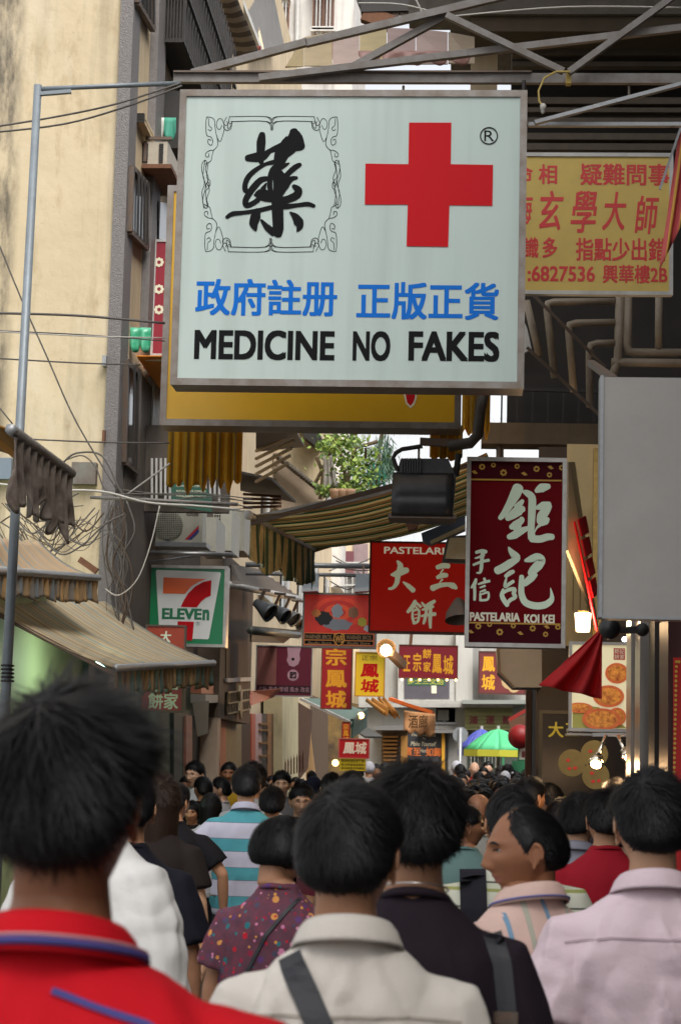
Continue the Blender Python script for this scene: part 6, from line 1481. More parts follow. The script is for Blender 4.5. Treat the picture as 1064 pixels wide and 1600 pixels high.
# =================================================================== PEOPLE
from mathutils import noise as mnoise
from mathutils.bvhtree import BVHTree
SKIN = {}
def skin(name, h):
    m = mat('skin ' + name, hexc(h), .5, var=.25, scale=14, dark=tuple(c * .72 for c in hexc(h)), spec=.3, bump=.08, bscale=260)
    b = m.node_tree.nodes['Principled BSDF']; b.inputs['Subsurface Weight'].default_value = .12; b.inputs['Subsurface Radius'].default_value = (.01, .004, .002); SKIN[name] = m; return m
skin('tan', 'ae8062'); skin('light', 'c09678'); skin('dark', '936448'); skin('pale', 'cba38a')
M['hair'] = mat('black hair', (.0050, .0045, .0055), .5, var=.5, scale=30, dark=(.010, .008, .007), spec=.25)
M['hair_brown'] = mat('dark brown hair', (.03, .015, .009), .55, var=.5, scale=30, spec=.2)
M['hair_grey'] = mat('white hair', (.45, .43, .42), .5)
M['scalp'] = mat('thinly haired scalp', (.10, .058, .04), .5, var=.8, scale=60, dark=(.03, .02, .015))
M['lips'] = mat('lips', hexc('99604f'), .45)
M['eye_white'] = mat('eye white', (.55, .5, .46), .25); M['iris'] = mat('dark iris', (.01, .007, .006), .15)

def sm(x): x = np.clip(x, 0, 1); return x * x * (3 - 2 * x)
def Rh(d):
    """radial head surface (metres from the head centre) for unit directions d (n,3); +y is the face"""
    x, y, z = d[:, 0], d[:, 1], d[:, 2]
    low = sm(-z / .95)
    ax = .076 * (1 - .24 * low) * (1 + .02 * sm(z))
    ay = np.where(y > 0, .094 * (1 - .05 * low),   .097 * (1 - .38 * sm((-z - .1) / .8)))
    az = np.where(z > 0, .112, .118 * np.where(y > 0, 1, 1 - .12 * np.abs(y)))
    return 1 / np.sqrt((x / ax) ** 2 + (y / ay) ** 2 + (z / az) ** 2)
def face_disp(p):
    """forward displacement (y) of face features at points p on the base surface"""
    x, z = p[:, 0], p[:, 2]; g = lambda cx, cz, sx, sz: np.exp(-((x - cx) / sx) ** 2 / 2 - ((z - cz) / sz) ** 2 / 2)
    f = .019 * g(0, -.030, .0095, .0095) + .013 * g(0, -.012, .0085, .014) + .006 * g(0, .010, .009, .014)
    f += .008 * (g(.013, -.034, .006, .006) + g(-.013, -.034, .006, .006))
    f += .0055 * (g(.028, .026, .020, .006) + g(-.028, .026, .020, .006))
    f -= .0095 * (g(.031, .009, .013, .009) + g(-.031, .009, .013, .009))
    f += .005 * (g(.044, -.018, .015, .014) + g(-.044, -.018, .015, .014))
    f += .008 * g(0, -.056, .017, .0045) + .008 * g(0, -.068, .015, .0048) - .005 * g(0, -.062, .018, .0022)
    f -= .004 * g(0, -.079, .016, .005) + .0 + .003 * g(0, -.046, .006, .006) * 0
    f += .009 * g(0, -.094, .017, .012)
    return np.where(p[:, 1] > 0, f * sm(p[:, 1] / .05), 0)
def head_grid(nu, nv):
    th = np.linspace(0, math.pi, nv + 1); ph = np.arange(nu) / nu * 2 * math.pi
    T, Ph = np.meshgrid(th, ph, indexing='ij'); d = np.stack([np.sin(T) * np.sin(Ph), np.sin(T) * np.cos(Ph), np.cos(T)], -1).reshape(-1, 3)
    p = d * Rh(d)[:, None]; p[:, 1] += face_disp(p)
    f = [(i * nu + k, i * nu + (k + 1) % nu, (i + 1) * nu + (k + 1) % nu, (i + 1) * nu + k) for i in range(nv) for k in range(nu)]
    return p, f
def rotm(yaw=0, pitch=0, roll=0):
    return np.array(Matrix.Rotation(yaw, 3, 'Z') @ Matrix.Rotation(pitch, 3, 'X') @ Matrix.Rotation(roll, 3, 'Y'))
def ear_mb(mb, sx, R3, c):
    """outer ear: curled rim, a plate behind it and a lobe"""
    def T(v): return tuple(np.array(c) + R3 @ np.array(v))
    base = np.array((sx * .0725, .008, -.006)); out_ = np.array((sx * .42, -.90, 0)); out_ /= np.linalg.norm(out_)
    pts, rr = [], []
    for k in range(13):
        a = R(-70 + 270 * k / 12); u = math.cos(a) * .0165 + .001; v = math.sin(a) * .029 * (1 if math.sin(a) > 0 else .85)
        q = base + out_ * (.0165 - u) + np.array((sx * .002, 0, v)); pts.append(T(q)); rr.append(.0050 if 1 < k < 11 else .0035)
    mb.tube(pts, rr, 8)
    ctr = base + out_ * .0145
    o = len(mb.v); n = 12
    for i in range(5):
        for k in range(n):
            t = math.pi * (i + .0) / 4; a = 2 * math.pi * k / n
            mb.v.append(T(ctr + np.array((sx * .0045 * math.cos(t), .0, 0)) + out_ * (.0145 * math.sin(t) * math.cos(a)) + np.array((0, 0, .026 * math.sin(t) * math.sin(a)))))
    for i in range(4):
        for k in range(n): mb.f.append((o + i * n + k, o + i * n + (k + 1) % n, o + (i + 1) * n + (k + 1) % n, o + (i + 1) * n + k)); mb.mi.append(0)
    mb.sphere(T(base + out_ * .009 + np.array((0, 0, -.027))), (.0055, .0065, .009), 8, 6)
def hand_mb(mb, wrist, dirv, side, curl=.5, thumb_fwd=None):
    """palm, four unequal bent fingers and a thumb leaving the side of the palm"""
    w_ = Vector(wrist); d = Vector(dirv).normalized(); fw = Vector(thumb_fwd or (0, 1, 0)); fw = (fw - d * fw.dot(d)).normalized(); inn = d.cross(fw) * side
    pal = w_ + d * .05
    pts = [w_ - d * .01, w_ + d * .02, w_ + d * .055, w_ + d * .088]
    # palm as flattened tube
    o = len(mb.v)
    for p, a, b in zip(pts, (.026, .034, .042, .040), (.019, .017, .016, .012)):
        for k in range(10):
            an = 2 * math.pi * k / 10; mb.v.append(tuple(p + fw * a * math.cos(an) + inn * b * math.sin(an)))
    for i in range(3):
        for k in range(10): mb.f.append((o + i * 10 + k, o + i * 10 + (k + 1) % 10, o + (i + 1) * 10 + (k + 1) % 10, o + (i + 1) * 10 + k)); mb.mi.append(0)
    mb.f.append(tuple(o + 30 + k for k in range(10))); mb.mi.append(0)
    for j, (off, L) in enumerate(((.030, .068), (.010, .076), (-.010, .071), (-.030, .056))):
        b = w_ + d * .078 + fw * off; c1 = R(18 + 35 * curl); c2 = R(45 + 60 * curl)
        q1 = b + (d * math.cos(c1 * .6) + inn * math.sin(c1 * .6)) * L * .42; q2 = q1 + (d * math.cos(c1 + .2) + inn * math.sin(c1 + .2)) * L * .32; q3 = q2 + (d * math.cos(c2) + inn * math.sin(c2)) * L * .27
        mb.tube([b, b.lerp(q1, .5), q1, q2, q3, q3 + (q3 - q2).normalized() * .004], [.0088, .0088, .0085, .0078, .0068, .003], 8)
    tb_ = w_ + d * .022 + fw * .026; t1 = tb_ + (d * .75 + fw * .6 + inn * .25).normalized() * .034; t2 = t1 + (d * .9 + fw * .2 + inn * .35).normalized() * .028
    mb.tube([tb_ - fw * .01, t1, t2, t2 + (t2 - t1).normalized() * .006], [.013, .0108, .0085, .004], 8)
def remesh(mb, vox, sm_it=3):
    me = bpy.data.meshes.new('tmp'); me.from_pydata(mb.v, [], mb.f); o = bpy.data.objects.new('tmp', me); COL.objects.link(o)
    r_ = o.modifiers.new('r', 'REMESH'); r_.mode = 'VOXEL'; r_.voxel_size = vox
    if sm_it: s_ = o.modifiers.new('s', 'SMOOTH'); s_.iterations = sm_it; s_.factor = .5
    dg = bpy.context.evaluated_depsgraph_get(); m2 = bpy.data.meshes.new_from_object(o.evaluated_get(dg)); bpy.data.objects.remove(o); bpy.data.meshes.remove(me)
    n = len(m2.vertices); co = np.empty(n * 3); m2.vertices.foreach_get('co', co); fs = [tuple(p.vertices) for p in m2.polygons]; bpy.data.meshes.remove(m2)
    return co.reshape(-1, 3), fs
def loft(mb, rings, n=24, exp=2.4):
    """rings (z, halfwidth, halfdepth, y offset, x offset)"""
    o = len(mb.v)
    for r_ in rings:
        z, a, b, yo = r_[:4]; xo = r_[4] if len(r_) > 4 else 0
        for k in range(n):
            t = 2 * math.pi * k / n; c, s = math.cos(t), math.sin(t)
            mb.v.append((xo + a * math.copysign(abs(c) ** (2 / exp), c), yo + b * math.copysign(abs(s) ** (2 / exp), s), z))
    for i in range(len(rings) - 1):
        for k in range(n): mb.f.append((o + i * n + k, o + i * n + (k + 1) % n, o + (i + 1) * n + (k + 1) % n, o + (i + 1) * n + k)); mb.mi.append(0)
    mb.f.append(tuple(o + k for k in reversed(range(n)))); mb.mi.append(0); mb.f.append(tuple(o + (len(rings) - 1) * n + k for k in range(n))); mb.mi.append(0)
HEADZ = 1.570
SL = .03      # how far neck base and shoulders sit below the head
def arm_pts(side, pose, sw=1.0):
    sh = Vector((side * .158 * sw, -.008, 1.336))
    if pose == 'hang': el = Vector((side * .225 * sw, -.02, 1.10)); wr = Vector((side * .235 * sw, .03, .86))
    elif pose == 'out': el = Vector((side * .30 * sw, .0, 1.14)); wr = Vector((side * .29 * sw, .10, .90))
    elif pose == 'phone': el = Vector((side * .22 * sw, .10, 1.13)); wr = Vector((side * .10, .30, 1.27))
    elif pose == 'fwd': el = Vector((side * .22 * sw, .05, 1.11)); wr = Vector((side * .13, .26, 1.10))
    sh.z -= SL; el.z -= SL * .7; wr.z -= SL * .5
    return sh, el, wr
def body_mesh(q, hyaw=0, hpitch=0, hroll=0, sw=1.0, bw=1.0, pose=('hang', 'hang'), face=True, ear=True, hand=True, neckw=1.0):
    """skin: head, neck, torso core, arms, hands, legs. q: 3 near, 2 mid, 1 far"""
    R3 = rotm(hyaw, hpitch, hroll); hc = np.array((0, .012, HEADZ))
    hb = MB()
    nu, nv = {3: (96, 84), 2: (48, 40), 1: (20, 14)}[q]
    p, f = head_grid(nu, nv); p = p @ R3.T + hc; hb.add(p, f)
    nb_ = hc + R3 @ np.array((0, -.022, -.045)); nm_ = hc + R3 @ np.array((0, -.018, -.10))
    hb.tube([tuple(nb_), tuple(nm_), (0, -.012, 1.455 - SL), (0, -.012, 1.38 - SL)], [.050 * neckw, .053 * neckw, .060 * neckw, .075 * neckw], 24 if q > 1 else 10)
    if ear and q > 1:
        for s in (-1, 1): ear_mb(hb, s, R3, hc)
    elif ear:
        for s in (-1, 1): hb.sphere(tuple(hc + R3 @ np.array((s * .076, -.005, -.005))), (.009, .016, .028), 6, 4)
    bb = MB()
    T = [(.80, .150, .10), (.90, .155, .105), (1.02, .140 * bw, .095 * bw), (1.15, .150 * bw, .10 * bw), (1.25, .160 * sw, .102), (1.31, .158 * sw, .095), (1.36, .135 * sw, .082), (1.40, .10, .07), (1.44, .056, .056)]
    loft(bb, [(z - SL * sm(np.array((z - 1.) / .3)), a, b, -.01) for z, a, b in T], 20 if q > 1 else 10)
    for s, po in zip((-1, 1), pose):
        sh, el, wr = arm_pts(s, po, sw); m1 = sh.lerp(el, .5)
        bb.tube([sh + Vector((-s * .02, 0, .0)), sh, m1, el, el.lerp(wr, .35), wr, wr + (wr - el).normalized() * .02], [.045, .050, .046, .037, .038, .026, .024], 14 if q > 1 else 6)
    for s in (-1, 1):
        bb.tube([(s * .085, 0, .86), (s * .095, 0, .70), (s * .09, .01, .48), (s * .09, -.02, .30), (s * .09, -.01, .09), (s * .09, -.01, .05)], [.085, .08, .055, .052, .036, .04], 12 if q > 1 else 6)
        bb.tube([(s * .09, -.05, .04), (s * .095, .03, .035), (s * .10, .15, .025)], [.035, .04, .028], 8)
    out_ = MB()
    if q == 3:
        co, fs = remesh(hb, .0032, 2); out_.add(co, fs)
        co, fs = remesh(bb, .012, 2); out_.add(co, fs)
    else:
        out_.add(hb.v, hb.f); co, fs = remesh(bb, .016 if q == 2 else .03, 1); out_.add(co, fs)
    if hand:
        for s, po in zip((-1, 1), pose):
            sh, el, wr = arm_pts(s, po, sw)
            if q == 1: out_.sphere(wr + (wr - el).normalized() * .07, (.03, .03, .05), 6, 4)
            else: hand_mb(out_, wr, (wr - el), -s, .5 if po != 'phone' else .9, (0, 1, 0) if po in ('hang', 'out') else (0, 0, 1))
    # lips by location
    mi = []
    V = np.array(out_.v)
    for f in out_.f:
        c = V[list(f)].mean(0); l = R3.T @ (c - hc)
        mi.append(1 if (l[1] > .06 and abs(l[0]) < .024 and -.073 < l[2] < -.051 and ((l[0] / .024) ** 2 + ((l[2] + .062) / .011) ** 2) < 1) else 0)
    out_.mi = mi
    return out_, R3, hc

HL = {  # hairline: direction z at azimuths 0..180 degrees from the face
 'short': [(0, .62), (35, .56), (55, .38), (72, .16), (80, .10), (88, .17), (98, .15), (108, -.06), (118, -.40), (135, -.62), (180, -.68)],
 'crop': [(0, .60), (35, .54), (55, .36), (72, .2), (84, .14), (98, .16), (108, .0), (120, -.36), (140, -.52), (180, -.56)],
 'receding': [(0, .95), (28, .91), (45, .74), (58, .50), (68, .30), (74, .06), (82, .04), (90, .16), (99, .15), (109, -.06), (119, -.42), (140, -.60), (180, -.62)],
 'bob': [(0, .48), (30, .40), (48, .2), (60, -.2), (70, -.5), (90, -.62), (120, -.70), (180, -.74)],
 'bald': [(0, .35), (180, .35)]}
def hl_dz(style, phi):
    t = HL.get(style, HL['short']); a = np.abs(((np.degrees(phi) + 180) % 360) - 180)
    return np.interp(a, [q[0] for q in t], [q[1] for q in t])
def hthick(d, style, K):
    x, y, z = d[:, 0], d[:, 1], d[:, 2]; ph = np.arctan2(x, y); e = z - hl_dz(style, ph)
    top, side, back = K
    t = side + (top - side) * sm((z - .1) / .7) + (back - side) * sm((-y - .1) / .8) * (1 - sm((z - .3) / .7))
    return t * sm((e + .02) / .28) + .0015
def hair_mb(style, K=(.03, .014, .02), q=2, nstr=6000, R3=None, hc=None, seed=1, whorl=(0.15, -.45, .88), L=.045, lift=.25, spike=.0, wid=.0012, clump=.004, rough=1.0):
    rg = np.random.default_rng(seed); mb = MB()
    nu, nv = {3: (120, 60), 2: (48, 24), 1: (20, 10)}[q]
    ph = np.arange(nu) / nu * 2 * math.pi; dzl = hl_dz(style, ph); thl = np.arccos(np.clip(dzl, -1, 1))
    off = rg.uniform(0, 99, 3)
    def shell(d, extra=0.0):
        t = hthick(d, style, K) * (1 if not nstr else .62) + extra
        return d * (Rh(d) + t)[:, None]
    rows = []
    for i in range(nv + 1):
        th = thl * (i / nv); d = np.stack([np.sin(th) * np.sin(ph), np.sin(th) * np.cos(ph), np.cos(th)], -1)
        s = shell(d, -.002)
        if clump:
            nz = np.array([mnoise.noise(Vector(tuple(v * 38 + off))) + .6 * mnoise.noise(Vector(tuple(v * 90 + off))) for v in s]); s = s + d * (nz * clump * rough * sm(np.full(nu, i / nv * -1 + 1) * 6))[:, None]
        rows.append(s)
    d = np.stack([np.sin(thl) * np.sin(ph), np.sin(thl) * np.cos(ph), np.cos(thl)], -1); rows.append(d * (Rh(d) - .006)[:, None])
    V = np.concatenate(rows); fs = [(i * nu + k, i * nu + (k + 1) % nu, (i + 1) * nu + (k + 1) % nu, (i + 1) * nu + k) for i in range(nv + 1) for k in range(nu)]
    V = V @ R3.T + hc; mb.add(V, fs)
    if nstr:
        W = np.array(whorl, float); W /= np.linalg.norm(W)
        d = rg.normal(size=(nstr * 4, 3)); d /= np.linalg.norm(d, axis=1)[:, None]
        e = d[:, 2] - hl_dz(style, np.arctan2(d[:, 0], d[:, 1])); ok_ = e > -.01 - .20 * (rg.uniform(0, 1, len(e)) ** 1.8) * (d[:, 1] < .1); d = d[ok_][:nstr]; e = e[ok_][:nstr]; n = len(d)
        f = d - W * (d @ W)[:, None]; f /= (np.linalg.norm(f, axis=1)[:, None] + 1e-6)
        sw_ = np.cross(W, f); f = f * .9 + sw_ * .25 + np.array((0, 0, -.55)) + rg.normal(size=(n, 3)) * .22 * rough
        # neighbouring strands agree in small clumps
        cl = np.array([[mnoise.noise(Vector(tuple(v * 9 + off + k * 7))) for k in range(3)] for v in d]); f += cl * .75 * rough
        f -= d * np.sum(f * d, 1)[:, None]; f /= (np.linalg.norm(f, axis=1)[:, None] + 1e-6)
        Ls = L * rg.uniform(.6, 1.25, n) * np.where(e < -.01, .3, 1) * (.5 + .5 * sm((e) / .5)) * (1 if style in ('bob', 'long') else (1 - .55 * sm((np.abs(d[:, 0]) - .55) / .3) * (1 - sm((d[:, 2] - .35) / .3)))); lf = rg.uniform(0, 1, n) ** 2 * lift + spike * rg.uniform(0, 1, n) ** 4 * sm((d[:, 2] - .2) / .5)
        ns = 5 if q == 3 else 4
        prev = None; P0 = []
        for k in range(ns):
            t = k / (ns - 1); dd = d + f * (t * Ls / .1)[:, None]; dd /= np.linalg.norm(dd, axis=1)[:, None]
            th = np.maximum(hthick(dd, style, K), .0015); r_ = Rh(dd) + th * (.50 + .55 * t) + lf * Ls * t ** 1.5; P0.append(dd * r_[:, None])
        P0 = np.stack(P0, 1)
        tan = P0[:, -1] - P0[:, 0]; side = np.cross(tan, d); side /= (np.linalg.norm(side, axis=1)[:, None] + 1e-9)
        w_ = wid * rg.uniform(.6, 1.4, n)
        vs = []
        for k in range(ns):
            ww = w_ * (1 - .85 * (k / (ns - 1)) ** 2); vs.append(P0[:, k] - side * ww[:, None]); vs.append(P0[:, k] + side * ww[:, None])
        V = np.stack(vs, 1).reshape(-1, 3) @ R3.T + hc; m2 = ns * 2; o = len(mb.v)
        mb.v.extend(map(tuple, V.tolist()))
        for i in range(n):
            b = o + i * m2
            for k in range(ns - 1): mb.f.append((b + 2 * k, b + 2 * k + 1, b + 2 * k + 3, b + 2 * k + 2))
        mb.mi.extend([0] * (n * (ns - 1)))
    return mb
def long_hair(mb, R3, hc, length=.28, seed=2, q=2, n=900, w=.003):
    rg = np.random.default_rng(seed)
    # curtain shell behind and beside the face
    nu, nv = 26, 10; o = len(mb.v)
    for i in range(nv + 1):
        s = i / nv
        for k in range(nu):
            a = R(70 + 220 * k / (nu - 1)); r_ = 1 - .15 * s; x = math.sin(a) * (.088 * r_ + .01 * s); y = math.cos(a) * (.10 * r_) - .01; z = -.01 - length * s
            x += .004 * math.sin(k * 2.3 + s * 3); v = R3 @ np.array((x, y, 0)) + np.array((0, 0, z)) + hc; mb.v.append(tuple(v))
    for i in range(nv):
        for k in range(nu - 1): mb.f.append((o + i * nu + k, o + i * nu + k + 1, o + (i + 1) * nu + k + 1, o + (i + 1) * nu + k)); mb.mi.append(0)
    for j in range(n):
        a = R(rg.uniform(65, 295)); r_ = rg.uniform(.98, 1.1); L = length * rg.uniform(.8, 1.12); pts = []
        for k in range(4):
            s = k / 3; x = math.sin(a) * (.090 * r_ * (1 - .12 * s)) + .006 * math.sin(7 * s + j); y = math.cos(a) * .104 * r_ * (1 - .12 * s) - .01; pts.append(Vector(tuple(R3 @ np.array((x, y, 0)) + np.array((0, 0, .01 - L * s)) + hc)))
        sd = Vector((math.cos(a), -math.sin(a), 0)) * w; o = len(mb.v)
        for k, p in enumerate(pts): ww = (1 - k / 3.3); mb.v.append(tuple(p - sd * ww)); mb.v.append(tuple(p + sd * ww))
        for k in range(3): mb.f.append((o + 2 * k, o + 2 * k + 1, o + 2 * k + 3, o + 2 * k + 2)); mb.mi.append(0)
    return mb
def shirt_mb(q, sw=1.0, bw=1.0, pose=('hang', 'hang'), sleeve=.72, loose=.012, fold=.004, seed=0, slope=0.0, long_=False, neckz=1.468, widesleeve=0.0, neck_r=.066):
    mb = MB(); g_ = loose
    T = [(.80, .165 + g_, .115 + g_), (.92, .165 * bw + g_, .113 + g_), (1.02, .156 * bw + g_, .108 * bw + g_), (1.15, .162 * bw + g_, .108 * bw + g_), (1.24, .172 * sw + g_, .112 + g_), (1.30, .166 * sw + g_, .106 + g_), (1.34, .150 * sw + g_, .096 + g_),
         (1.375, .128 * sw + g_ * .7, .084 + g_ * .8), (1.405, .104 * sw + g_ * .4, .076 + g_ * .5), (1.430, neck_r + .016, .068 + g_ * .3), (neckz - .012, neck_r + .003, .063), (neckz, neck_r, .062)]
    loft(mb, [(z - SL * sm(np.array((z - 1.) / .3)), a, b, -.012) for z, a, b in T], 28, 2.3)
    for s, po in zip((-1, 1), pose):
        sh, el, wr = arm_pts(s, po, sw); t_end = el if sleeve < 1 else wr
        if sleeve < 1: e = sh.lerp(el, sleeve); pts = [sh + Vector((-s * .06, 0, .012)), sh + Vector((s * .010, 0, -.006)), sh.lerp(e, .5), e]; rr = [.046, .052 + g_ * .5, .060 + g_ + widesleeve * .5, .062 + g_ * 1.2 + widesleeve]
        else: pts = [sh + Vector((-s * .06, 0, .012)), sh + Vector((s * .010, 0, -.006)), sh.lerp(el, .5), el, el.lerp(wr, .6), el.lerp(wr, .93)]; rr = [.046, .053 + g_ * .5, .060 + g_, .054 + g_, .044 + g_, .036 + g_]
        mb.tube(pts, rr, 18)
    co, fs = remesh(mb, {3: .0085, 2: .014, 1: .028}[q], {3: 5, 2: 3, 1: 1}[q])
    if fold:
        off = Vector((seed * 3.1, seed * 1.7, 0)); out_ = []
        ctr = np.array((0, -.012, 0))
        for v in co:
            vv = Vector(v); a = mnoise.noise(Vector((vv.x * 9, vv.y * 9, vv.z * 3.2)) + off) + .6 * mnoise.noise(Vector((vv.x * 22 + vv.z * 9, vv.y * 20, vv.z * 7)) + off); b = (abs(mnoise.noise(Vector((vv.x * 7 + vv.z * 10, vv.y * 8, vv.z * 6 - vv.x * 8)) + off * 2)) - .25)
            n = Vector((vv.x * .6, vv.y + .012, 0)); n = n.normalized() if n.length > 1e-4 else Vector((0, 1, 0))
            k = min(1, max(0, (neckz - .01 - vv.z) / .1))
            c_ = mnoise.noise(Vector((vv.x * 16 + vv.z * 5 * (1 if vv.x > 0 else -1), vv.y * 9, vv.z * 2.2)) + off * 3); c_ = max(0, .28 - abs(c_)) * 3.2
            out_.append(tuple(vv + n * (a * fold * .45 + b * fold * 1.1 + c_ * fold * (.8 + .9 * min(1, max(0, (1.3 - vv.z) / .25)))) * k))
        co = out_
    m2 = MB(); m2.add(co, fs); return m2
def scale_mb(mb, k): mb.v = [(x * k, y * k, z * k) for x, y, z in mb.v]; return mb
def bvh(mb): return BVHTree.FromPolygons([Vector(v) for v in mb.v], mb.f)
def drape(bv, path, wd, off=.004, th=.004, frm=-1, n=40, mb=None):
    """a strap laid on a surface: path of (x, z) points, projected from behind (frm=-1) or the front (+1)"""
    mb = mb or MB(); P2 = [Vector((p[0], p[1])) for p in path]; L = [0]
    for i in range(1, len(P2)): L.append(L[-1] + (P2[i] - P2[i - 1]).length)
    c, edges = [], []
    for i in range(n + 1):
        s = L[-1] * i / n; j = max(k for k in range(len(L)) if L[k] <= s + 1e-9); j = min(j, len(P2) - 2); t = (s - L[j]) / max(1e-9, L[j + 1] - L[j])
        p = P2[j].lerp(P2[j + 1], t); tg = (P2[j + 1] - P2[j]).normalized(); nn = Vector((-tg.y, tg.x)); row = []
        for e in (-1, 0, 1):
            q = p + nn * wd / 2 * e; h = bv.ray_cast(Vector((q.x, frm * 1.0, q.y)), Vector((0, -frm, 0)))
            row.append(Vector((q.x, (h[0].y if h[0] is not None else None) if h[0] is not None else 9, q.y)))
        ok = [r_ for r_ in row if r_.y < 8]
        if not ok: continue
        ym = (min(r_.y for r_ in ok) if frm < 0 else max(r_.y for r_ in ok))
        for r_ in row: r_.y = (r_.y if r_.y < 8 else ym)
        edges.append([r_ + Vector((0, frm * off, 0)) for r_ in row])
    if len(edges) > 1:
        mb.grid(edges); mb.grid([[v + Vector((0, frm * th, 0)) for v in r_] for r_ in edges])
        o = len(mb.v)
        for e in (0, 2):
            mb.grid([[r_[e] for r_ in edges], [r_[e] + Vector((0, frm * th, 0)) for r_ in edges]])
    return mb
def collar_mb(kind='polo', k=1, seed=0, r=(.070, .074), z=1.452, h=.029):
    """stand and fall of a shirt collar as a folded band round the neck"""
    mb = MB(); rows = []; n = 40
    if kind == 'crew': prof = [(0, .0), (.006, .004), (.004, .012), (-.004, .016)]; r = (.066, .068); 
    else: prof = [(.012, -.002), (.002, h * .6), (-.001, h), (.004, h + .004), (.012, h * .8), (.022, .0), (.025, -.006), (.021, -.004)]
    for o_, zz in prof:
        row = []
        for j in range(n + 1):
            a = R(-168 + 336 * j / n) - math.pi / 2     # open at the front (+y)
            fr_ = (math.sin(a) + 1) / 2
            row.append(Vector(((r[0] + o_) * math.cos(a), -.012 + (r[1] + o_) * math.sin(a) + fr_ * .01, z + zz - fr_ * .05 - SL)))
        rows.append(row)
    mb.grid(rows); return mb
def trousers_mb(q, bw=1.0):
    mb = MB(); loft(mb, [(.72, .155, .10, 0), (.82, .168, .115, 0), (.92, .166 * bw, .112, 0), (.98, .158 * bw, .106, 0)], 20)
    for s in (-1, 1): mb.tube([(s * .085, 0, .84), (s * .095, 0, .70), (s * .092, .01, .48), (s * .09, -.01, .25), (s * .09, -.01, .07)], [.10, .095, .075, .066, .064], 14)
    co, fs = remesh(mb, .02 if q > 1 else .035, 2); m2 = MB(); m2.add(co, fs); return m2
def shoes_mb():
    mb = MB()
    for s in (-1, 1): mb.tube([(s * .09, -.08, .045), (s * .095, .0, .05), (s * .10, .12, .035), (s * .10, .18, .025)], [.042, .048, .042, .02], 10)
    return mb
def eyes(par, R3, hc, k, q):
    for s in (-1, 1):
        p = np.array((s * .031, 0, .008)); d = p + np.array((0, .09, 0)); d /= np.linalg.norm(d); b = d * Rh(d[None])[0]; b[1] += face_disp(b[None])[0]
        c = hc + R3 @ (b + np.array((0, -.0085, 0)))
        MB_ = MB(); MB_.sphere(tuple(c + R3 @ np.array((0, -.0022, 0))), (.0125, .0125, .0060), 14, 10); scale_mb(MB_, k); e = MB_.build('eye', M['eye_white'], par, smooth=True)
        MB_ = MB(); MB_.sphere(tuple(hc + R3 @ (b + np.array((-.001 * s, -.0015, 0)))), (.0050, .0044, .0044), 10, 8); scale_mb(MB_, k); MB_.build('iris', M['iris'], e, smooth=True)
        MB_ = MB(); pts = []
        for t in np.linspace(-1, 1, 7):
            a = np.array((s * (.031 + .014 * t), 0, .0142 - .0045 * t * t)); d2 = a + np.array((0, .09, 0)); d2 /= np.linalg.norm(d2); b2 = d2 * Rh(d2[None])[0]; b2[1] += face_disp(b2[None])[0]
            pts.append(tuple(hc + R3 @ (b2 + np.array((0, .0015, -.0025)))))
        MB_.tube(pts, [.001, .0016, .0018, .0018, .0018, .0016, .001], 6); scale_mb(MB_, k); MB_.build('eyelid', M['hair'], par, smooth=True)
        MB_ = MB(); pts = []
        for t in np.linspace(-1, 1, 7):
            a = np.array((s * (.032 + .018 * t), 0, .030 - .005 * t * t)); d2 = a + np.array((0, .09, 0)); d2 /= np.linalg.norm(d2); b2 = d2 * Rh(d2[None])[0]; b2[1] += face_disp(b2[None])[0]
            pts.append(tuple(hc + R3 @ (b2 + np.array((0, .0, 0)))))
        MB_.tube(pts, [.001, .0025, .0034, .0036, .0032, .0025, .001], 6); scale_mb(MB_, k); MB_.build('eyebrow', M['hair'], par, smooth=True)
def glasses(par, R3, hc, k):
    mb = MB()
    for s in (-1, 1):
        ring = [tuple(hc + R3 @ np.array((s * .031 + .021 * math.cos(a), .108 - .006 * abs(math.cos(a)), .008 + .014 * math.sin(a)))) for a in np.linspace(0, 2 * math.pi, 17)]
        mb.tube(ring, .0013, 5, cap=False); mb.tube([tuple(hc + R3 @ np.array((s * .052, .103, .010))), tuple(hc + R3 @ np.array((s * .078, .0, .006)))], .0015, 5)
    mb.tube([tuple(hc + R3 @ np.array((-.010, .110, .012))), tuple(hc + R3 @ np.array((.010, .110, .012)))], .0013, 5)
    scale_mb(mb, k).build('glasses', M['steel_dark'], par)

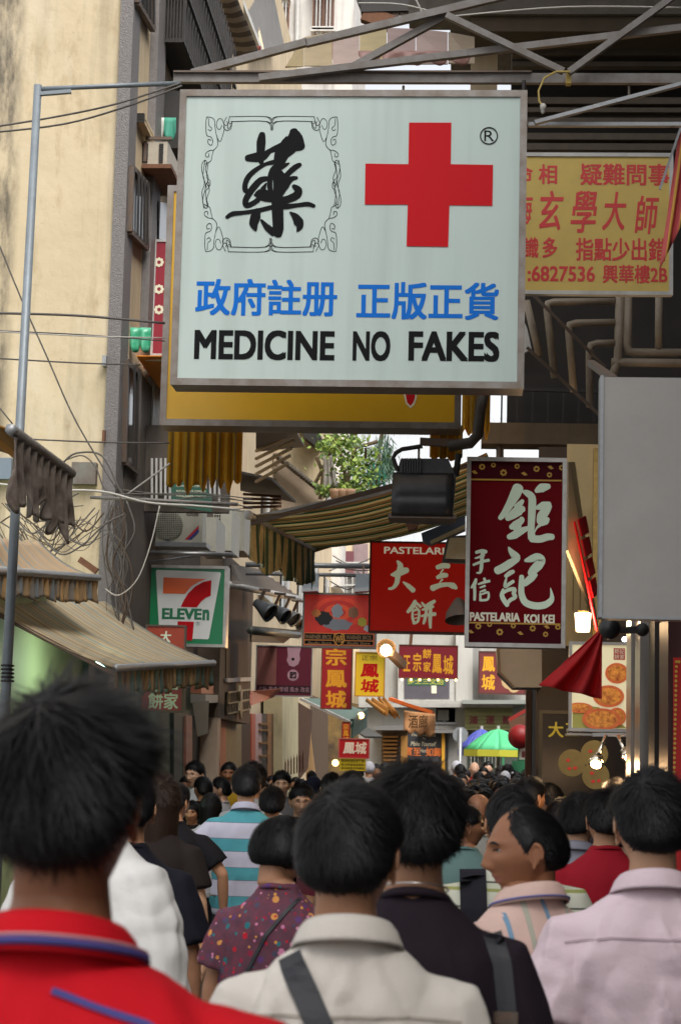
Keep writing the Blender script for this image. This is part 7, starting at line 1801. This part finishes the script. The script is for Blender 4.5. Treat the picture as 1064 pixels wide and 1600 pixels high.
NP = 0
def person(label,  px, top, Y, yaw=0, hyaw=0, hpitch=0, hroll=0, q=2, sk='tan', hair='short', K=(.022, .010, .015), hairm=None, hkw=None, sw=1.0, bw=1.0, pose=('hang', 'hang'), shirt=None, sleeve=.72,
           loose=.012, fold=.004, collar=None, collarm=None, trous=None, slope=0.0, face=False, glass=False, group=None, neckw=1.0, H=None, xoff=0, widesleeve=0, sh=None, straps=(), neckz=1.468, scale=None):
    """place one person so that the crown of the hair shows at photo point (px, top) at distance Y"""
    global NP, SL; NP += 1; SL = slope
    p = P(px, top, Y); k = (p.z) / (HEADZ + .112 + (K[0] if hair != 'bald' else 0)) if scale is None else scale
    root = bpy.data.objects.new('person', None); COL.objects.link(root); root.location = (p.x, Y, 0); root.rotation_euler = (0, 0, yaw); BASE[root.name] = Vector((0, 0, 0))
    tag(root, label, 'person', group)
    body, R3, hc = body_mesh(q, hyaw, hpitch, hroll, sw, bw, pose, neckw=neckw)
    bo = scale_mb(body, k).build('body', [SKIN[sk], M['lips']], root, smooth=True)
    kw = dict(nstr={3: 11000, 2: 4500, 1: 0}[q], wid={3: .0011, 2: .0015, 1: .003}[q], q=q); kw.update(hkw or {})
    if hair == 'long': hm = hair_mb('bob', K, R3=R3, hc=hc, seed=NP, **kw); long_hair(hm, R3, hc, seed=NP)
    elif hair == 'cap': hm = hair_mb('crop', K, R3=R3, hc=hc, seed=NP, **kw)
    elif hair == 'bald': hm = None
    else: hm = hair_mb(hair, K, R3=R3, hc=hc, seed=NP, **kw)
    if hm: scale_mb(hm, k).build('hair', hairm or M['hair'], root, smooth=True)
    if face: eyes(root, R3, hc, k, q)
    if glass: glasses(root, R3, hc, k)
    s_ = shirt_mb(q, sw, bw, pose, sleeve, loose, fold, NP, slope, widesleeve=widesleeve, neckz=neckz)
    bv = bvh(s_)
    so_ = scale_mb(s_, k).build('shirt', shirt or M['sh_dark'], root, smooth=True)
    if collar:
        c = collar_mb(collar); scale_mb(c, k).build('collar', collarm or shirt or M['sh_dark'], root, smooth=True, solid=.003)
    for nm, path, wd, m_, *r_ in straps:
        d = drape(bv, [(a, b - SL) for a, b in path], wd, frm=r_[0] if r_ else -1, off=r_[1] if len(r_) > 1 else .004, th=r_[2] if len(r_) > 2 else .004); scale_mb(d, k).build(nm, m_, root, smooth=False)
    scale_mb(trousers_mb(q, bw), k).build('trousers', trous or M['trouser'], root, smooth=True)
    scale_mb(shoes_mb(), k).build('shoes', M['shoe'], root, smooth=True)
    return root, R3, hc, k, bv
def cloth_m(name, h, bump=.06, **kw): return mat(name, hexc(h), .85, var=kw.pop('var', .12), scale=kw.pop('scale', 5), bump=bump, bscale=kw.pop('bscale', 420), spec=.2, **kw)
M['sh_dark'] = cloth_m('dark cotton', '1a161a'); M['trouser'] = cloth_m('dark trousers', '1c1c22'); M['shoe'] = mat('black leather', (.02, .02, .02), .4)
M['strap_black'] = mat('black webbing', (.02, .02, .024), .6, bump=.15, bscale=400)

# ---------------------------------------------------------------- the people seen large
red = cloth_m('red pique cotton', 'c4101e', bump=.3, bscale=22); blue = cloth_m('blue knit', '4c4a86'); whitish = cloth_m('pinkish knit', 'b88a90')
A_, R3, hc, k, bv = person('man in a red polo shirt with a blue collar stripe at the left edge', 112, 1062, 2.25, yaw=R(-4), hyaw=R(-8), hpitch=R(4), q=3, sk='dark', hair='short', K=(.024, .011, .016),
    hkw=dict(nstr=17000, L=.062, lift=.42, spike=.6, whorl=(-.15, -.35, .9), wid=.0010), shirt=red, sleeve=.8, loose=.02, fold=.007, collar='polo', collarm=red, slope=.022, neckw=1.0, bw=1.05, sw=1.22,
    straps=(('piping', [(.02, 1.405), (.12, 1.375), (.24, 1.30)], .006, blue, -1, .001, .003),))
# collar stripes on his collar
def ringband(par, z0, z1, r, m, name, tilt=.05, yo=-.012, a0=-168, k=1):
    mb = MB(); rows = []
    for z in (z0, z1):
        rows.append([Vector(((r[0] + (.001 if z == z0 else 0)) * math.cos(a), yo + r[1] * math.sin(a) + (math.sin(a) + 1) / 2 * .01, z - SL - (math.sin(a) + 1) / 2 * tilt)) for a in [R(a0 + (-2 * a0) * j / 40) - math.pi / 2 for j in range(41)]])
    mb.grid(rows); return scale_mb(mb, k).build(name, m, par, smooth=True, solid=.003)
ringband(A_, 1.452, 1.460, (.0965, .100), blue, 'collar_stripe', k=k); ringband(A_, 1.4605, 1.464, (.0955, .099), whitish, 'collar_stripe', k=k)

beige = cloth_m('greyish beige shirt cotton', 'cdc6bc', bump=.4, bscale=26)
seam = cloth_m('beige seam', 'a8a094')
G_, R3, hc, k, bv = person('man in a beige grey shirt with a black strap across his back, lower centre', 549, 1219, 3.3, yaw=R(2), hyaw=R(-14), q=3, sk='tan', hair='short', K=(.020, .010, .015), hkw=dict(nstr=16000, L=.055, lift=.2, whorl=(-.12, -.5, .85), wid=.0011),
    shirt=beige, sleeve=.85, loose=.014, fold=.015, collar='polo', collarm=beige, sw=1.0, slope=.0,
    straps=(('shoulder_strap', [(-.112, 1.455), (-.105, 1.43), (-.07, 1.37), (.0, 1.24), (.09, 1.04), (.15, .92)], .042, M['strap_black'], -1, .003, .005), ('yoke_seam', [(-.19, 1.315), (-.1, 1.325), (.1, 1.325), (.19, 1.315)], .005, seam, -1, .0, .0025)))
plum = cloth_m('dark plum knit', '231a22', bump=.3, bscale=24)
H_, R3, hc, k, bv = person('man in a dark plum T-shirt with a thin necklace and tousled hair, centre', 652, 1182, 3.85, yaw=R(-2), hyaw=R(3), q=3, sk='tan', hair='short', K=(.030, .012, .020), hkw=dict(nstr=16000, L=.065, lift=.4, spike=.45, whorl=(.2, -.2, .92), wid=.0011),
    shirt=plum, sleeve=.8, loose=.012, fold=.005, collar='crew', collarm=plum, sw=1.0, bw=1.0, neckz=1.455,
    straps=(('shoulder_strap', [(.135, 1.425), (.17, 1.33), (.185, 1.2), (.19, 1.0)], .035, M['strap_black'], -1, .003, .005), ('strap_buckle', [(.155, 1.235), (.20, 1.235)], .022, M['steel_dark'], -1, .008, .006)))
ringband(H_, 1.474, 1.477, (.064, .066), mat('silver chain', (.6, .58, .55), .3, .9), 'necklace', tilt=.03, k=k)
pinkm = cloth_m('pale pink shirt cotton', 'dac4ca', bump=.4, bscale=26); pseam = cloth_m('pink seam', 'b8a2aa')
J_, R3, hc, k, bv = person('man in a pale pink short sleeved shirt at the lower right with neat black hair', 1018, 1199, 4.5, yaw=R(3), hyaw=R(6), q=3, sk='light', hair='short', K=(.022, .011, .016), hkw=dict(nstr=13000, L=.05, lift=.2, spike=.25, whorl=(-.25, -.4, .86), wid=.0012),
    shirt=pinkm, sleeve=.78, loose=.018, fold=.015, collar='polo', collarm=pinkm, sw=1.04, bw=1.05, widesleeve=.012,
    straps=(('yoke_seam', [(-.20, 1.32), (-.1, 1.335), (.1, 1.335), (.20, 1.32)], .005, pseam, -1, .0, .0025),))
# turned man, face to the left
plaid = cloth_m('pink plaid cotton', 'cfb0a4', var=.35, scale=9, dark=None)
bl2 = cloth_m('light blue stripe', '7090a8'); gr5 = cloth_m('grey green stripe', 'a8a898')
I_, R3, hc, k, bv = person('balding man in a pink polo with blue stripes, face turned left in profile', 826, 1257, 4.75, yaw=R(28), hyaw=R(74), hpitch=R(-3), q=3, sk='dark', hair='receding', K=(.006, .010, .013), hkw=dict(nstr=9000, L=.045, lift=.06, whorl=(.0, .3, .95), wid=.0010, clump=.001), face=True,
    shirt=plaid, sleeve=.8, loose=.02, fold=.005, collar='polo', collarm=plaid, bw=1.1, slope=-.02,
    straps=(('blue_stripe', [(-.01, 1.45), (.02, 1.3), (.035, 1.1), (.03, .9)], .010, bl2, -1, .001, .0015), ('blue_stripe', [(-.10, 1.43), (-.105, 1.25), (-.10, 1.0)], .010, bl2, -1, .001, .0015), ('blue_stripe', [(.11, 1.43), (.14, 1.34)], .010, bl2, -1, .001, .0015),
            ('pale_stripe', [(-.055, 1.45), (-.05, 1.2), (-.045, 1.0)], .012, gr5, -1, .001, .0015), ('pale_stripe', [(.06, 1.45), (.08, 1.2), (.085, 1.0)], .012, gr5, -1, .001, .0015)))
ringband(I_, 1.451, 1.456, (.0965, .100), cloth_m('violet blue piping', '6a6a9c'), 'collar_piping', k=k)
# white T-shirt man hidden behind the red one
whitem = cloth_m('white cotton', 'd2d0cc', bump=.4, bscale=22)
person('man in a loose white T-shirt right behind the man in red', 156, 1142, 5.3, yaw=R(-38), q=3, sk='tan', hair='short', shirt=whitem, sleeve=1.2, loose=.034, fold=.012, collar='crew', collarm=whitem, sw=1.05, bw=1.1, hkw=dict(nstr=3000), slope=.0)
navy = cloth_m('navy cotton', '15151f')
person('person in a navy T-shirt just right of the white T-shirt man', 206, 1206, 6.6, yaw=R(0), q=2, sk='tan', hair='short', shirt=navy, sleeve=.9, loose=.02, fold=.006, collar='crew')
# woman in flowered blouse
def dots_mat(name, base, cols, scale=28):
    m = mat(name, hexc(base), .8, var=.7, scale=40, dark=hexc('3c3a44'), spec=.2); n = m.node_tree.nodes; L = m.node_tree.links; b = n['Principled BSDF']
    src = b.inputs['Base Color'].links[0].from_socket; tc = n.new('ShaderNodeTexCoord')
    for j, sc_ in enumerate((scale, scale * 1.7)):
        v = n.new('ShaderNodeTexVoronoi'); v.inputs['Scale'].default_value = sc_; v.inputs['Randomness'].default_value = .9; L.new(tc.outputs['Object'], v.inputs['Vector'])
        lt = n.new('ShaderNodeMath'); lt.operation = 'LESS_THAN'; lt.inputs[1].default_value = .30 - .06 * j; L.new(v.outputs['Distance'], lt.inputs[0])
        sp = n.new('ShaderNodeSeparateColor'); L.new(v.outputs['Color'], sp.inputs[0]); rp = n.new('ShaderNodeValToRGB'); rp.color_ramp.interpolation = 'CONSTANT'; e = rp.color_ramp.elements
        while len(e) > 1: e.remove(e[0])
        e[0].position = 0; e[0].color = (*hexc(cols[0]), 1)
        for i, c in enumerate(cols[1:]): q_ = e.new((i + 1) / len(cols)); q_.color = (*hexc(c), 1)
        L.new(sp.outputs[0], rp.inputs[0]); mx = n.new('ShaderNodeMix'); mx.data_type = 'RGBA'; L.new(lt.outputs[0], mx.inputs[0]); L.new(src, mx.inputs[6]); L.new(rp.outputs[0], mx.inputs[7]); src = mx.outputs[2]
    L.new(src, b.inputs['Base Color']); return m
flowery = dots_mat('dotted flowery blouse', '6c3a48', ['b02030', '2c6a70', 'c07898', 'c88a4a', '5a3a6a', '8a2840', '4a4658'])
F_, R3, hc, k, bv = person('woman with short black hair in a dotted purple and red blouse looking at her phone', 440, 1268, 6.2, yaw=R(-12), hyaw=R(-32), hpitch=R(-12), q=3, sk='tan', hair='bob', K=(.026, .022, .028), hkw=dict(nstr=9000, L=.06, lift=.05, wid=.0012, whorl=(0, -.2, .95), rough=.5), face=True,
    shirt=flowery, sleeve=.7, loose=.018, fold=.006, collar='crew', collarm=flowery, sw=1.0, bw=1.1, pose=('hang', 'phone'), slope=.0, straps=(('bag_strap', [(.09, 1.42), (.0, 1.3), (-.1, 1.1), (-.14, .98)], .012, M['strap_black']),))
ph = thing('phone', 'dark red mobile phone held up by the woman in the dotted blouse', 'phone', P(482, 1390, 6.4)); m_ = MB(); m_.bar(P(464, 1383, 6.42), P(494, 1388, 6.4), .012, .05); m_.build('case', mat('dark red phone', hexc('5a1a26'), .3), ph)
# striped polo man
stripe = cloth_m('teal and lilac striped pique', '6aa8b0', bump=.3, wave=([(0, '4a909a'), (.36, '5a6a78'), (.385, 'b8b4c4'), (.92, '5a6a78'), (.945, '4a909a')], .168, 'Z'))
lil = cloth_m('pale lilac knit', 'a8a8b8')
E_, R3, hc, k, bv = person('man in a teal and white horizontally striped polo shirt and dark trousers', 386, 1194, 12.0, yaw=R(3), q=2, sk='light', hair='short', K=(.028, .014, .02), hkw=dict(L=.045, lift=.2), shirt=stripe, sleeve=.8, loose=.022, fold=.004, collar='polo', collarm=lil, sw=1.08, bw=1.1, pose=('out', 'hang'))
MB().lathe(P(331, 1398, 11.9), (.1, 0, 1), [(-.006, .026), (-.004, .031), (.004, .031), (.006, .026)], 12).build('bracelet', M['steel'], label='dark metal watch on the left wrist of the striped polo man', cat='watch')
person('man in a black T-shirt between the brown haired woman and the striped polo', 276, 1222, 11.5, yaw=R(-6), hyaw=R(-22), q=2, sk='tan', hair='short', shirt=cloth_m('black cotton', '121014'), loose=.02, sw=1.05, pose=('hang', 'out'), collar='crew')
person('woman with wavy brown hair just right of the man in red', 250, 1206, 9.0, yaw=R(-10), hyaw=R(5), q=2, sk='light', hair='long', K=(.03, .025, .03), hairm=M['hair_brown'], hkw=dict(lift=.3, rough=1.4), shirt=cloth_m('dark brown knit', '221a18'), collar='crew')
# striped T-shirt with dark backpack strap, balding head
kst = cloth_m('cream and olive striped knit', 'b8b498', wave=([(0, 'b8b8a8'), (.45, '8a8c50'), (.58, 'b4b4a0'), (.8, '3c3c3c'), (.87, 'b8b8a8')], .075, 'Z'))
Kp, R3, hc, k, bv = person('man in a cream and olive striped T-shirt with a wide dark shoulder bag strap', 800, 1226, 6.3, yaw=R(0), hyaw=R(8), q=2, sk='tan', hair='short', K=(.020, .012, .016), hairm=M['hair'], hkw=dict(lift=.1), shirt=kst, loose=.025, sw=1.15, bw=1.1, collar='crew',
    straps=(('bag_strap', [(-.125, 1.43), (-.12, 1.3), (-.07, 1.2), (.03, 1.13)], .085, cloth_m('dark grey canvas', '1e1c22'), -1, .004, .008),))
# thin spot of scalp on his crown
person('bald tanned man facing away behind the profile faced man', 747, 1241, 10.5, yaw=R(-6), hyaw=R(-25), q=2, sk='dark', hair='bald', K=(0, 0, 0), shirt=cloth_m('pale grey cotton', '8a8880'), collar='crew')
person('man with short hair in profile to the right wearing a teal grey T-shirt', 729, 1258, 10.0, yaw=R(-10), hyaw=R(-70), q=2, sk='dark', hair='crop', K=(.012, .008, .012), shirt=cloth_m('teal grey cotton', '5c7672'), collar='crew', face=True)
person('dark haired man in profile right beside the steel post', 828, 1212, 11.5, yaw=R(-8), hyaw=R(-40), q=2, sk='tan', hair='short', shirt=M['sh_dark'], collar='crew', face=True)
# right side group
rs_ = cloth_m('red strap cloth', '8e1424')
person('person in a pale grey top with a thin red shoulder strap before the shop', 905, 1236, 9.0, yaw=R(-14), hyaw=R(-20), q=2, sk='light', hair='short', K=(.035, .02, .03), shirt=cloth_m('pale grey top', '8c8a94'), loose=.02, collar='polo', straps=(('bag_strap', [(.06, 1.43), (.10, 1.36), (.13, 1.2), (.12, 1.0)], .018, rs_),))
person('person in a dark red jacket standing left of the pink shirted man', 945, 1230, 8.2, yaw=R(6), hyaw=R(10), q=2, sk='tan', hair='short', K=(.03, .02, .025), shirt=cloth_m('dark red cloth', '8c1020'), sleeve=1.2, loose=.03, sw=1.05, collar='crew')
person('short person in a bright blue top between the red jacket and the pink shirt', 972, 1262, 9, q=2, sk='light', hair='bob', K=(.02, .02, .02), shirt=cloth_m('bright blue cotton', '1e6a9a'), collar='crew')
person('smiling woman with dark hair facing the camera inside the pastry shop', 902, 1240, 13.0, yaw=R(170), hyaw=R(-20), hpitch=R(8), q=2, sk='pale', hair='bob', K=(.02, .018, .02), shirt=cloth_m('dark speckled blouse', '2a2c2c', var=.8, scale=60, dark=hexc('8a8c84')), face=True, collar='crew')
person('woman in the shop doorway whose face glows orange under the lamp', 858, 1222, 13.5, yaw=R(160), hyaw=R(-60), q=2, sk='tan', hair='bob', K=(.02, .02, .02), shirt=M['sh_dark'], face=True)
person('dark haired visitor seen from behind in front of the lacquer panel', 875, 1246, 11.5, yaw=R(0), q=2, hair='bob', K=(.02, .02, .02), shirt=M['sh_dark'])
person('visitor with short dark hair in the shadow at the right of the shop', 962, 1215, 11.0, q=2, hair='short', shirt=M['sh_dark'])
# left middle group
costa = cloth_m('white T-shirt cotton', 'a6a8aa')
O1, R3, hc, k, bv = person('tall young man with glasses in a lettered white T-shirt facing the camera', 306, 1188, 18.5, yaw=R(165), hyaw=R(-12), q=2, sk='pale', hair='short', K=(.03, .014, .02), shirt=costa, face=True, glass=True, collar='crew')
Ft = Frame(O1.matrix_world @ Vector((0, 0, 0)) if False else (O1.location.x, O1.location.y, 0), (1, 0, 0), (0, 0, 1))
# lettering printed on his chest: a child of his shirt, laid 2 mm proud of it
Fl_ = Frame((0, 0, 0), (-1, 0, 0), (0, 0, 1))
h_ = bv.ray_cast(Vector((0, 1, 1.22)), Vector((0, -1, 0)))
Fl_.o = Vector((0, (h_[0].y + .004) * k, 0)); text_part(Fl_, 'COSTA', (-.11 * k, 1.19 * k, .11 * k, 1.235 * k), M['ink'], O1, d=.003, bold=.03); text_part(Fl_, 'RICA', (-.09 * k, 1.24 * k, .07 * k, 1.275 * k), mat('olive print', hexc('8a7a3c'), .6), O1, d=.003, bold=.02)
person('man with black hair in profile facing left just right of the glasses man', 318, 1212, 17.5, yaw=R(15), hyaw=R(25), q=2, sk='tan', hair='short', shirt=M['sh_dark'], collar='crew')
person('man with parted hair in profile facing left near the portal', 347, 1213, 18, yaw=R(60), hyaw=R(30), q=2, sk='pale', hair='short', K=(.024, .012, .018), shirt=cloth_m('light grey cotton', 'a0a0a4'), face=True, collar='crew')
person('small woman whose face peeks out below the white T-shirt with letters', 301, 1250, 16, yaw=R(175), q=2, sk='tan', hair='bob', K=(.02, .02, .02), shirt=M['sh_dark'], face=True)
person('girl with long straight black hair in a white T-shirt with pink writing', 330, 1238, 15, yaw=R(-4), q=2, sk='light', hair='long', K=(.022, .02, .022), shirt=cloth_m('white printed cotton', 'aeb0b4', var=.3, scale=30, dark=hexc('a8607c')), collar='crew')
person('man in a mustard yellow shirt facing the camera beside the portal', 359, 1190, 20, yaw=R(172), hyaw=R(10), q=2, sk='dark', hair='crop', K=(.014, .01, .01), shirt=cloth_m('mustard cotton', '9a7a1c'), face=True, collar='polo')
person('person with thick hair hidden right behind the striped polo man', 396, 1188, 13.5, yaw=R(0), q=2, hair='short', K=(.04, .02, .03), shirt=costa)
person('young man with a square face looking straight at the camera', 441, 1203, 18, yaw=R(182), q=2, sk='pale', hair='short', K=(.03, .012, .02), shirt=cloth_m('grey cotton', '6c6c70'), face=True, collar='crew')
person('young man with thin framed glasses and black hair facing the camera', 472, 1222, 13.2, yaw=R(176), hyaw=R(12), hpitch=R(-6), q=2, sk='light', hair='short', K=(.03, .014, .02), shirt=M['sh_dark'], face=True, glass=True, collar='crew')
person('woman with hair tied in a bun in front of the square faced man', 426, 1227, 13, yaw=R(0), q=2, hair='short', K=(.028, .02, .03), hkw=dict(rough=1.6), shirt=M['sh_dark'])
person('person with a dark cap like head of hair right of the square faced man', 490, 1212, 19, q=2, hair='short', hairm=cloth_m('navy cap cloth', '1a1c2c'), hkw=dict(nstr=0, clump=0), shirt=navy)
person('dark haired person left of the crimson sign in the middle distance', 519, 1206, 15, q=2, hair='short', shirt=M['sh_dark'])
person('dark haired person right below the yellow notice', 549, 1203, 12, q=2, hair='short', K=(.03, .018, .02), shirt=M['sh_dark'])
person('brown skinned child sized head peeking below the portal pillar', 292, 1212, 21, yaw=R(170), q=1, sk='dark', hair='short', shirt=M['sh_dark'])

# ---------------------------------------------------------------- the distant crowd: a few prototypes, copied
protos = {}
def proto(kind):
    if kind in protos: return protos[kind]
    hair, K, yaw_, hy, sleeve, bw = kind
    root = bpy.data.objects.new('person', None); BASE[root.name] = Vector((0, 0, 0)); COL.objects.link(root)
    body, R3, hc = body_mesh(1, hyaw=hy, bw=bw)
    parts = [('body', body.build('body', [SKIN['tan'], M['lips']], root, smooth=True))]
    if hair != 'bald':
        hm = hair_mb('crop' if hair == 'cap' else ('bob' if hair == 'long' else hair), K, R3=R3, hc=hc, seed=5, q=1, nstr=220 if hair != 'cap' else 0, wid=.005, clump=.004 if hair != 'cap' else 0)
        if hair == 'cap': hm.add(*(lambda g: (g[0], g[1]))(((lambda c: ([tuple(R3 @ np.array((x * .062, .07 + y * .07, .045 - y * .012)) + hc) for x, y in ((-1, 0), (1, 0), (.8, 1), (-.8, 1))], [(0, 1, 2, 3)]))(0))))
        parts.append(('hair', hm.build('cap' if hair == 'cap' else 'hair', M['hair'], root, smooth=True)))
    s_ = shirt_mb(1, 1, bw, ('hang', 'hang'), sleeve, .02, .005, 3); parts.append(('shirt', s_.build('shirt', M['sh_dark'], root, smooth=True)))
    parts.append(('trousers', trousers_mb(1).build('trousers', M['trouser'], root, smooth=True)))
    protos[kind] = (root, parts); return protos[kind]
first = set()
PLACED = []
def far_person(label, px, top, Y, kind, shirt, hairm=None, sk='tan', face_cam=False, group='people in the distant crowd'):
    root, parts = proto(kind); p = P(px, top, Y); k = p.z / (HEADZ + .112 + kind[1][0])
    if kind in first: r = root.copy(); COL.objects.link(r)
    else: r = root; first.add(kind)
    r.location = (p.x, Y, 0); r.scale = (k, k, k); r.rotation_euler = (0, 0, (math.pi if face_cam else 0) + kind[2] + random.uniform(-.15, .15)); tag(r, label, 'person', group)
    for nm, o in parts:
        c = o if r is root else o.copy()
        if c is not o: COL.objects.link(c); c.parent = r
        mm = {'body': SKIN[sk], 'hair': hairm or M['hair'], 'shirt': shirt, 'trousers': M['trouser']}[nm]
        c.material_slots[0].link = 'OBJECT'; c.material_slots[0].material = mm
        PLACED.append(c)
    return r
Ks = {'s': ('short', (.028, .014, .02), 0, 0, .75, 1.0), 'l': ('long', (.022, .02, .02), 0, .3, .7, 1.0), 'c': ('cap', (.012, .010, .010), 0, 0, .75, 1.05), 'b': ('bald', (0, 0, 0), 0, 0, .8, 1.1), 't': ('short', (.034, .018, .024), 0, -.9, .8, 1.0)}
fm = {n: cloth_m('far ' + n, h) for n, h in dict(white='b4b4b4', grey='6c6e72', red='9a1c24', pink='c0707a', blue='34507a', black='18181c', cream='b0a488', green='4a6a50', orange='b0602c', stripes='8a8c94').items()}
F = far_person; wc = cloth_m('white cap cloth', 'b8b8c0')
NAMED = [
 (713, 1188, 33, 'c', 'white', wc, 'tan', 0, 'person in a white cap at the left end of the far crowd'),
 (719, 1192, 31, 's', 'stripes', None, 'tan', 0, 'man in a white shirt with dark braces below the road sign'),
 (741, 1191, 33, 'b', 'red', None, 'pale', 1, 'bald pink faced man in red looking this way under the parasol'),
 (755, 1197, 31, 's', 'pink', None, 'light', 1, 'man in pink facing this way under the parasol edge'),
 (762, 1188, 35, 's', 'orange', None, 'pale', 1, 'man with reddish hair under the yellow parasol edge'),
 (783, 1194, 35, 't', 'grey', None, 'tan', 0, 'dark haired man in profile right of the parasol pole'),
 (793, 1192, 34, 't', 'white', None, 'tan', 0, 'dark haired man turned right before the green cabinet'),
 (789, 1204, 30, 'c', 'blue', wc, 'tan', 0, 'person in a white cap below the right parasol edge'),
 (803, 1206, 31, 'c', 'white', wc, 'tan', 0, 'person in a white cap nearest the steel post'),
 (577, 1189, 30, 'c', 'white', wc, 'tan', 0, 'person in a large white cap right of the yellow notice'),
 (588, 1192, 31, 's', 'red', None, 'tan', 1, 'person in red facing this way beside the white capped one'),
 (601, 1190, 33, 's', 'black', None, 'tan', 0, 'dark haired person left of the tousled hair of the man in plum'),
 (560, 1193, 28, 's', 'cream', None, 'tan', 0, 'person half hidden right of the yellow notice'),
 (748, 1204, 28, 's', 'white', None, 'tan', 0, 'man in a white top in the middle of the far crowd'),
 (764, 1206, 27, 'l', 'black', None, 'tan', 1, 'woman facing this way left of the white caps')]
for x, y, Y, kd, sh_, hm, sk, fc, lb in NAMED: F(lb, x, y, Y, Ks[kd], fm[sh_], hm, sk, bool(fc))
rr = random.Random(21)
for j in range(84):
    Y = rr.uniform(15, 36); x = rr.uniform(696, 832); y = 1196 + (36 - Y) * 1.9 + rr.uniform(-3, 4)
    kd = rr.choice('ssslst'); cl_ = rr.choice(['white', 'grey', 'black', 'black', 'blue', 'cream', 'green', 'red']); fc = rr.random() < .5
    F(f"{'long haired' if kd == 'l' else 'short haired'} person in {cl_} {'facing this way' if fc else 'seen from behind'} in the packed crowd below the parasol", x, y, Y, Ks[kd], fm[cl_], None, rr.choice(['tan', 'light', 'pale']), fc, 'people in the distant crowd')
for j in range(34):
    Y = rr.uniform(19, 32); x = rr.uniform(285, 650); y = 1200 + (32 - Y) * 1.1 + rr.uniform(0, 8)
    kd = rr.choice('sslt'); cl_ = rr.choice(['white', 'grey', 'pink', 'blue', 'cream']); fc = rr.random() < .55
    F(f"{'long haired' if kd == 'l' else 'short haired'} person in {cl_} {'facing this way' if fc else 'seen from behind'} in the crowd by the left shops", x, y, Y, Ks[kd], fm[cl_], None, rr.choice(['tan', 'light']), fc, 'people in the crowd along the left shops')
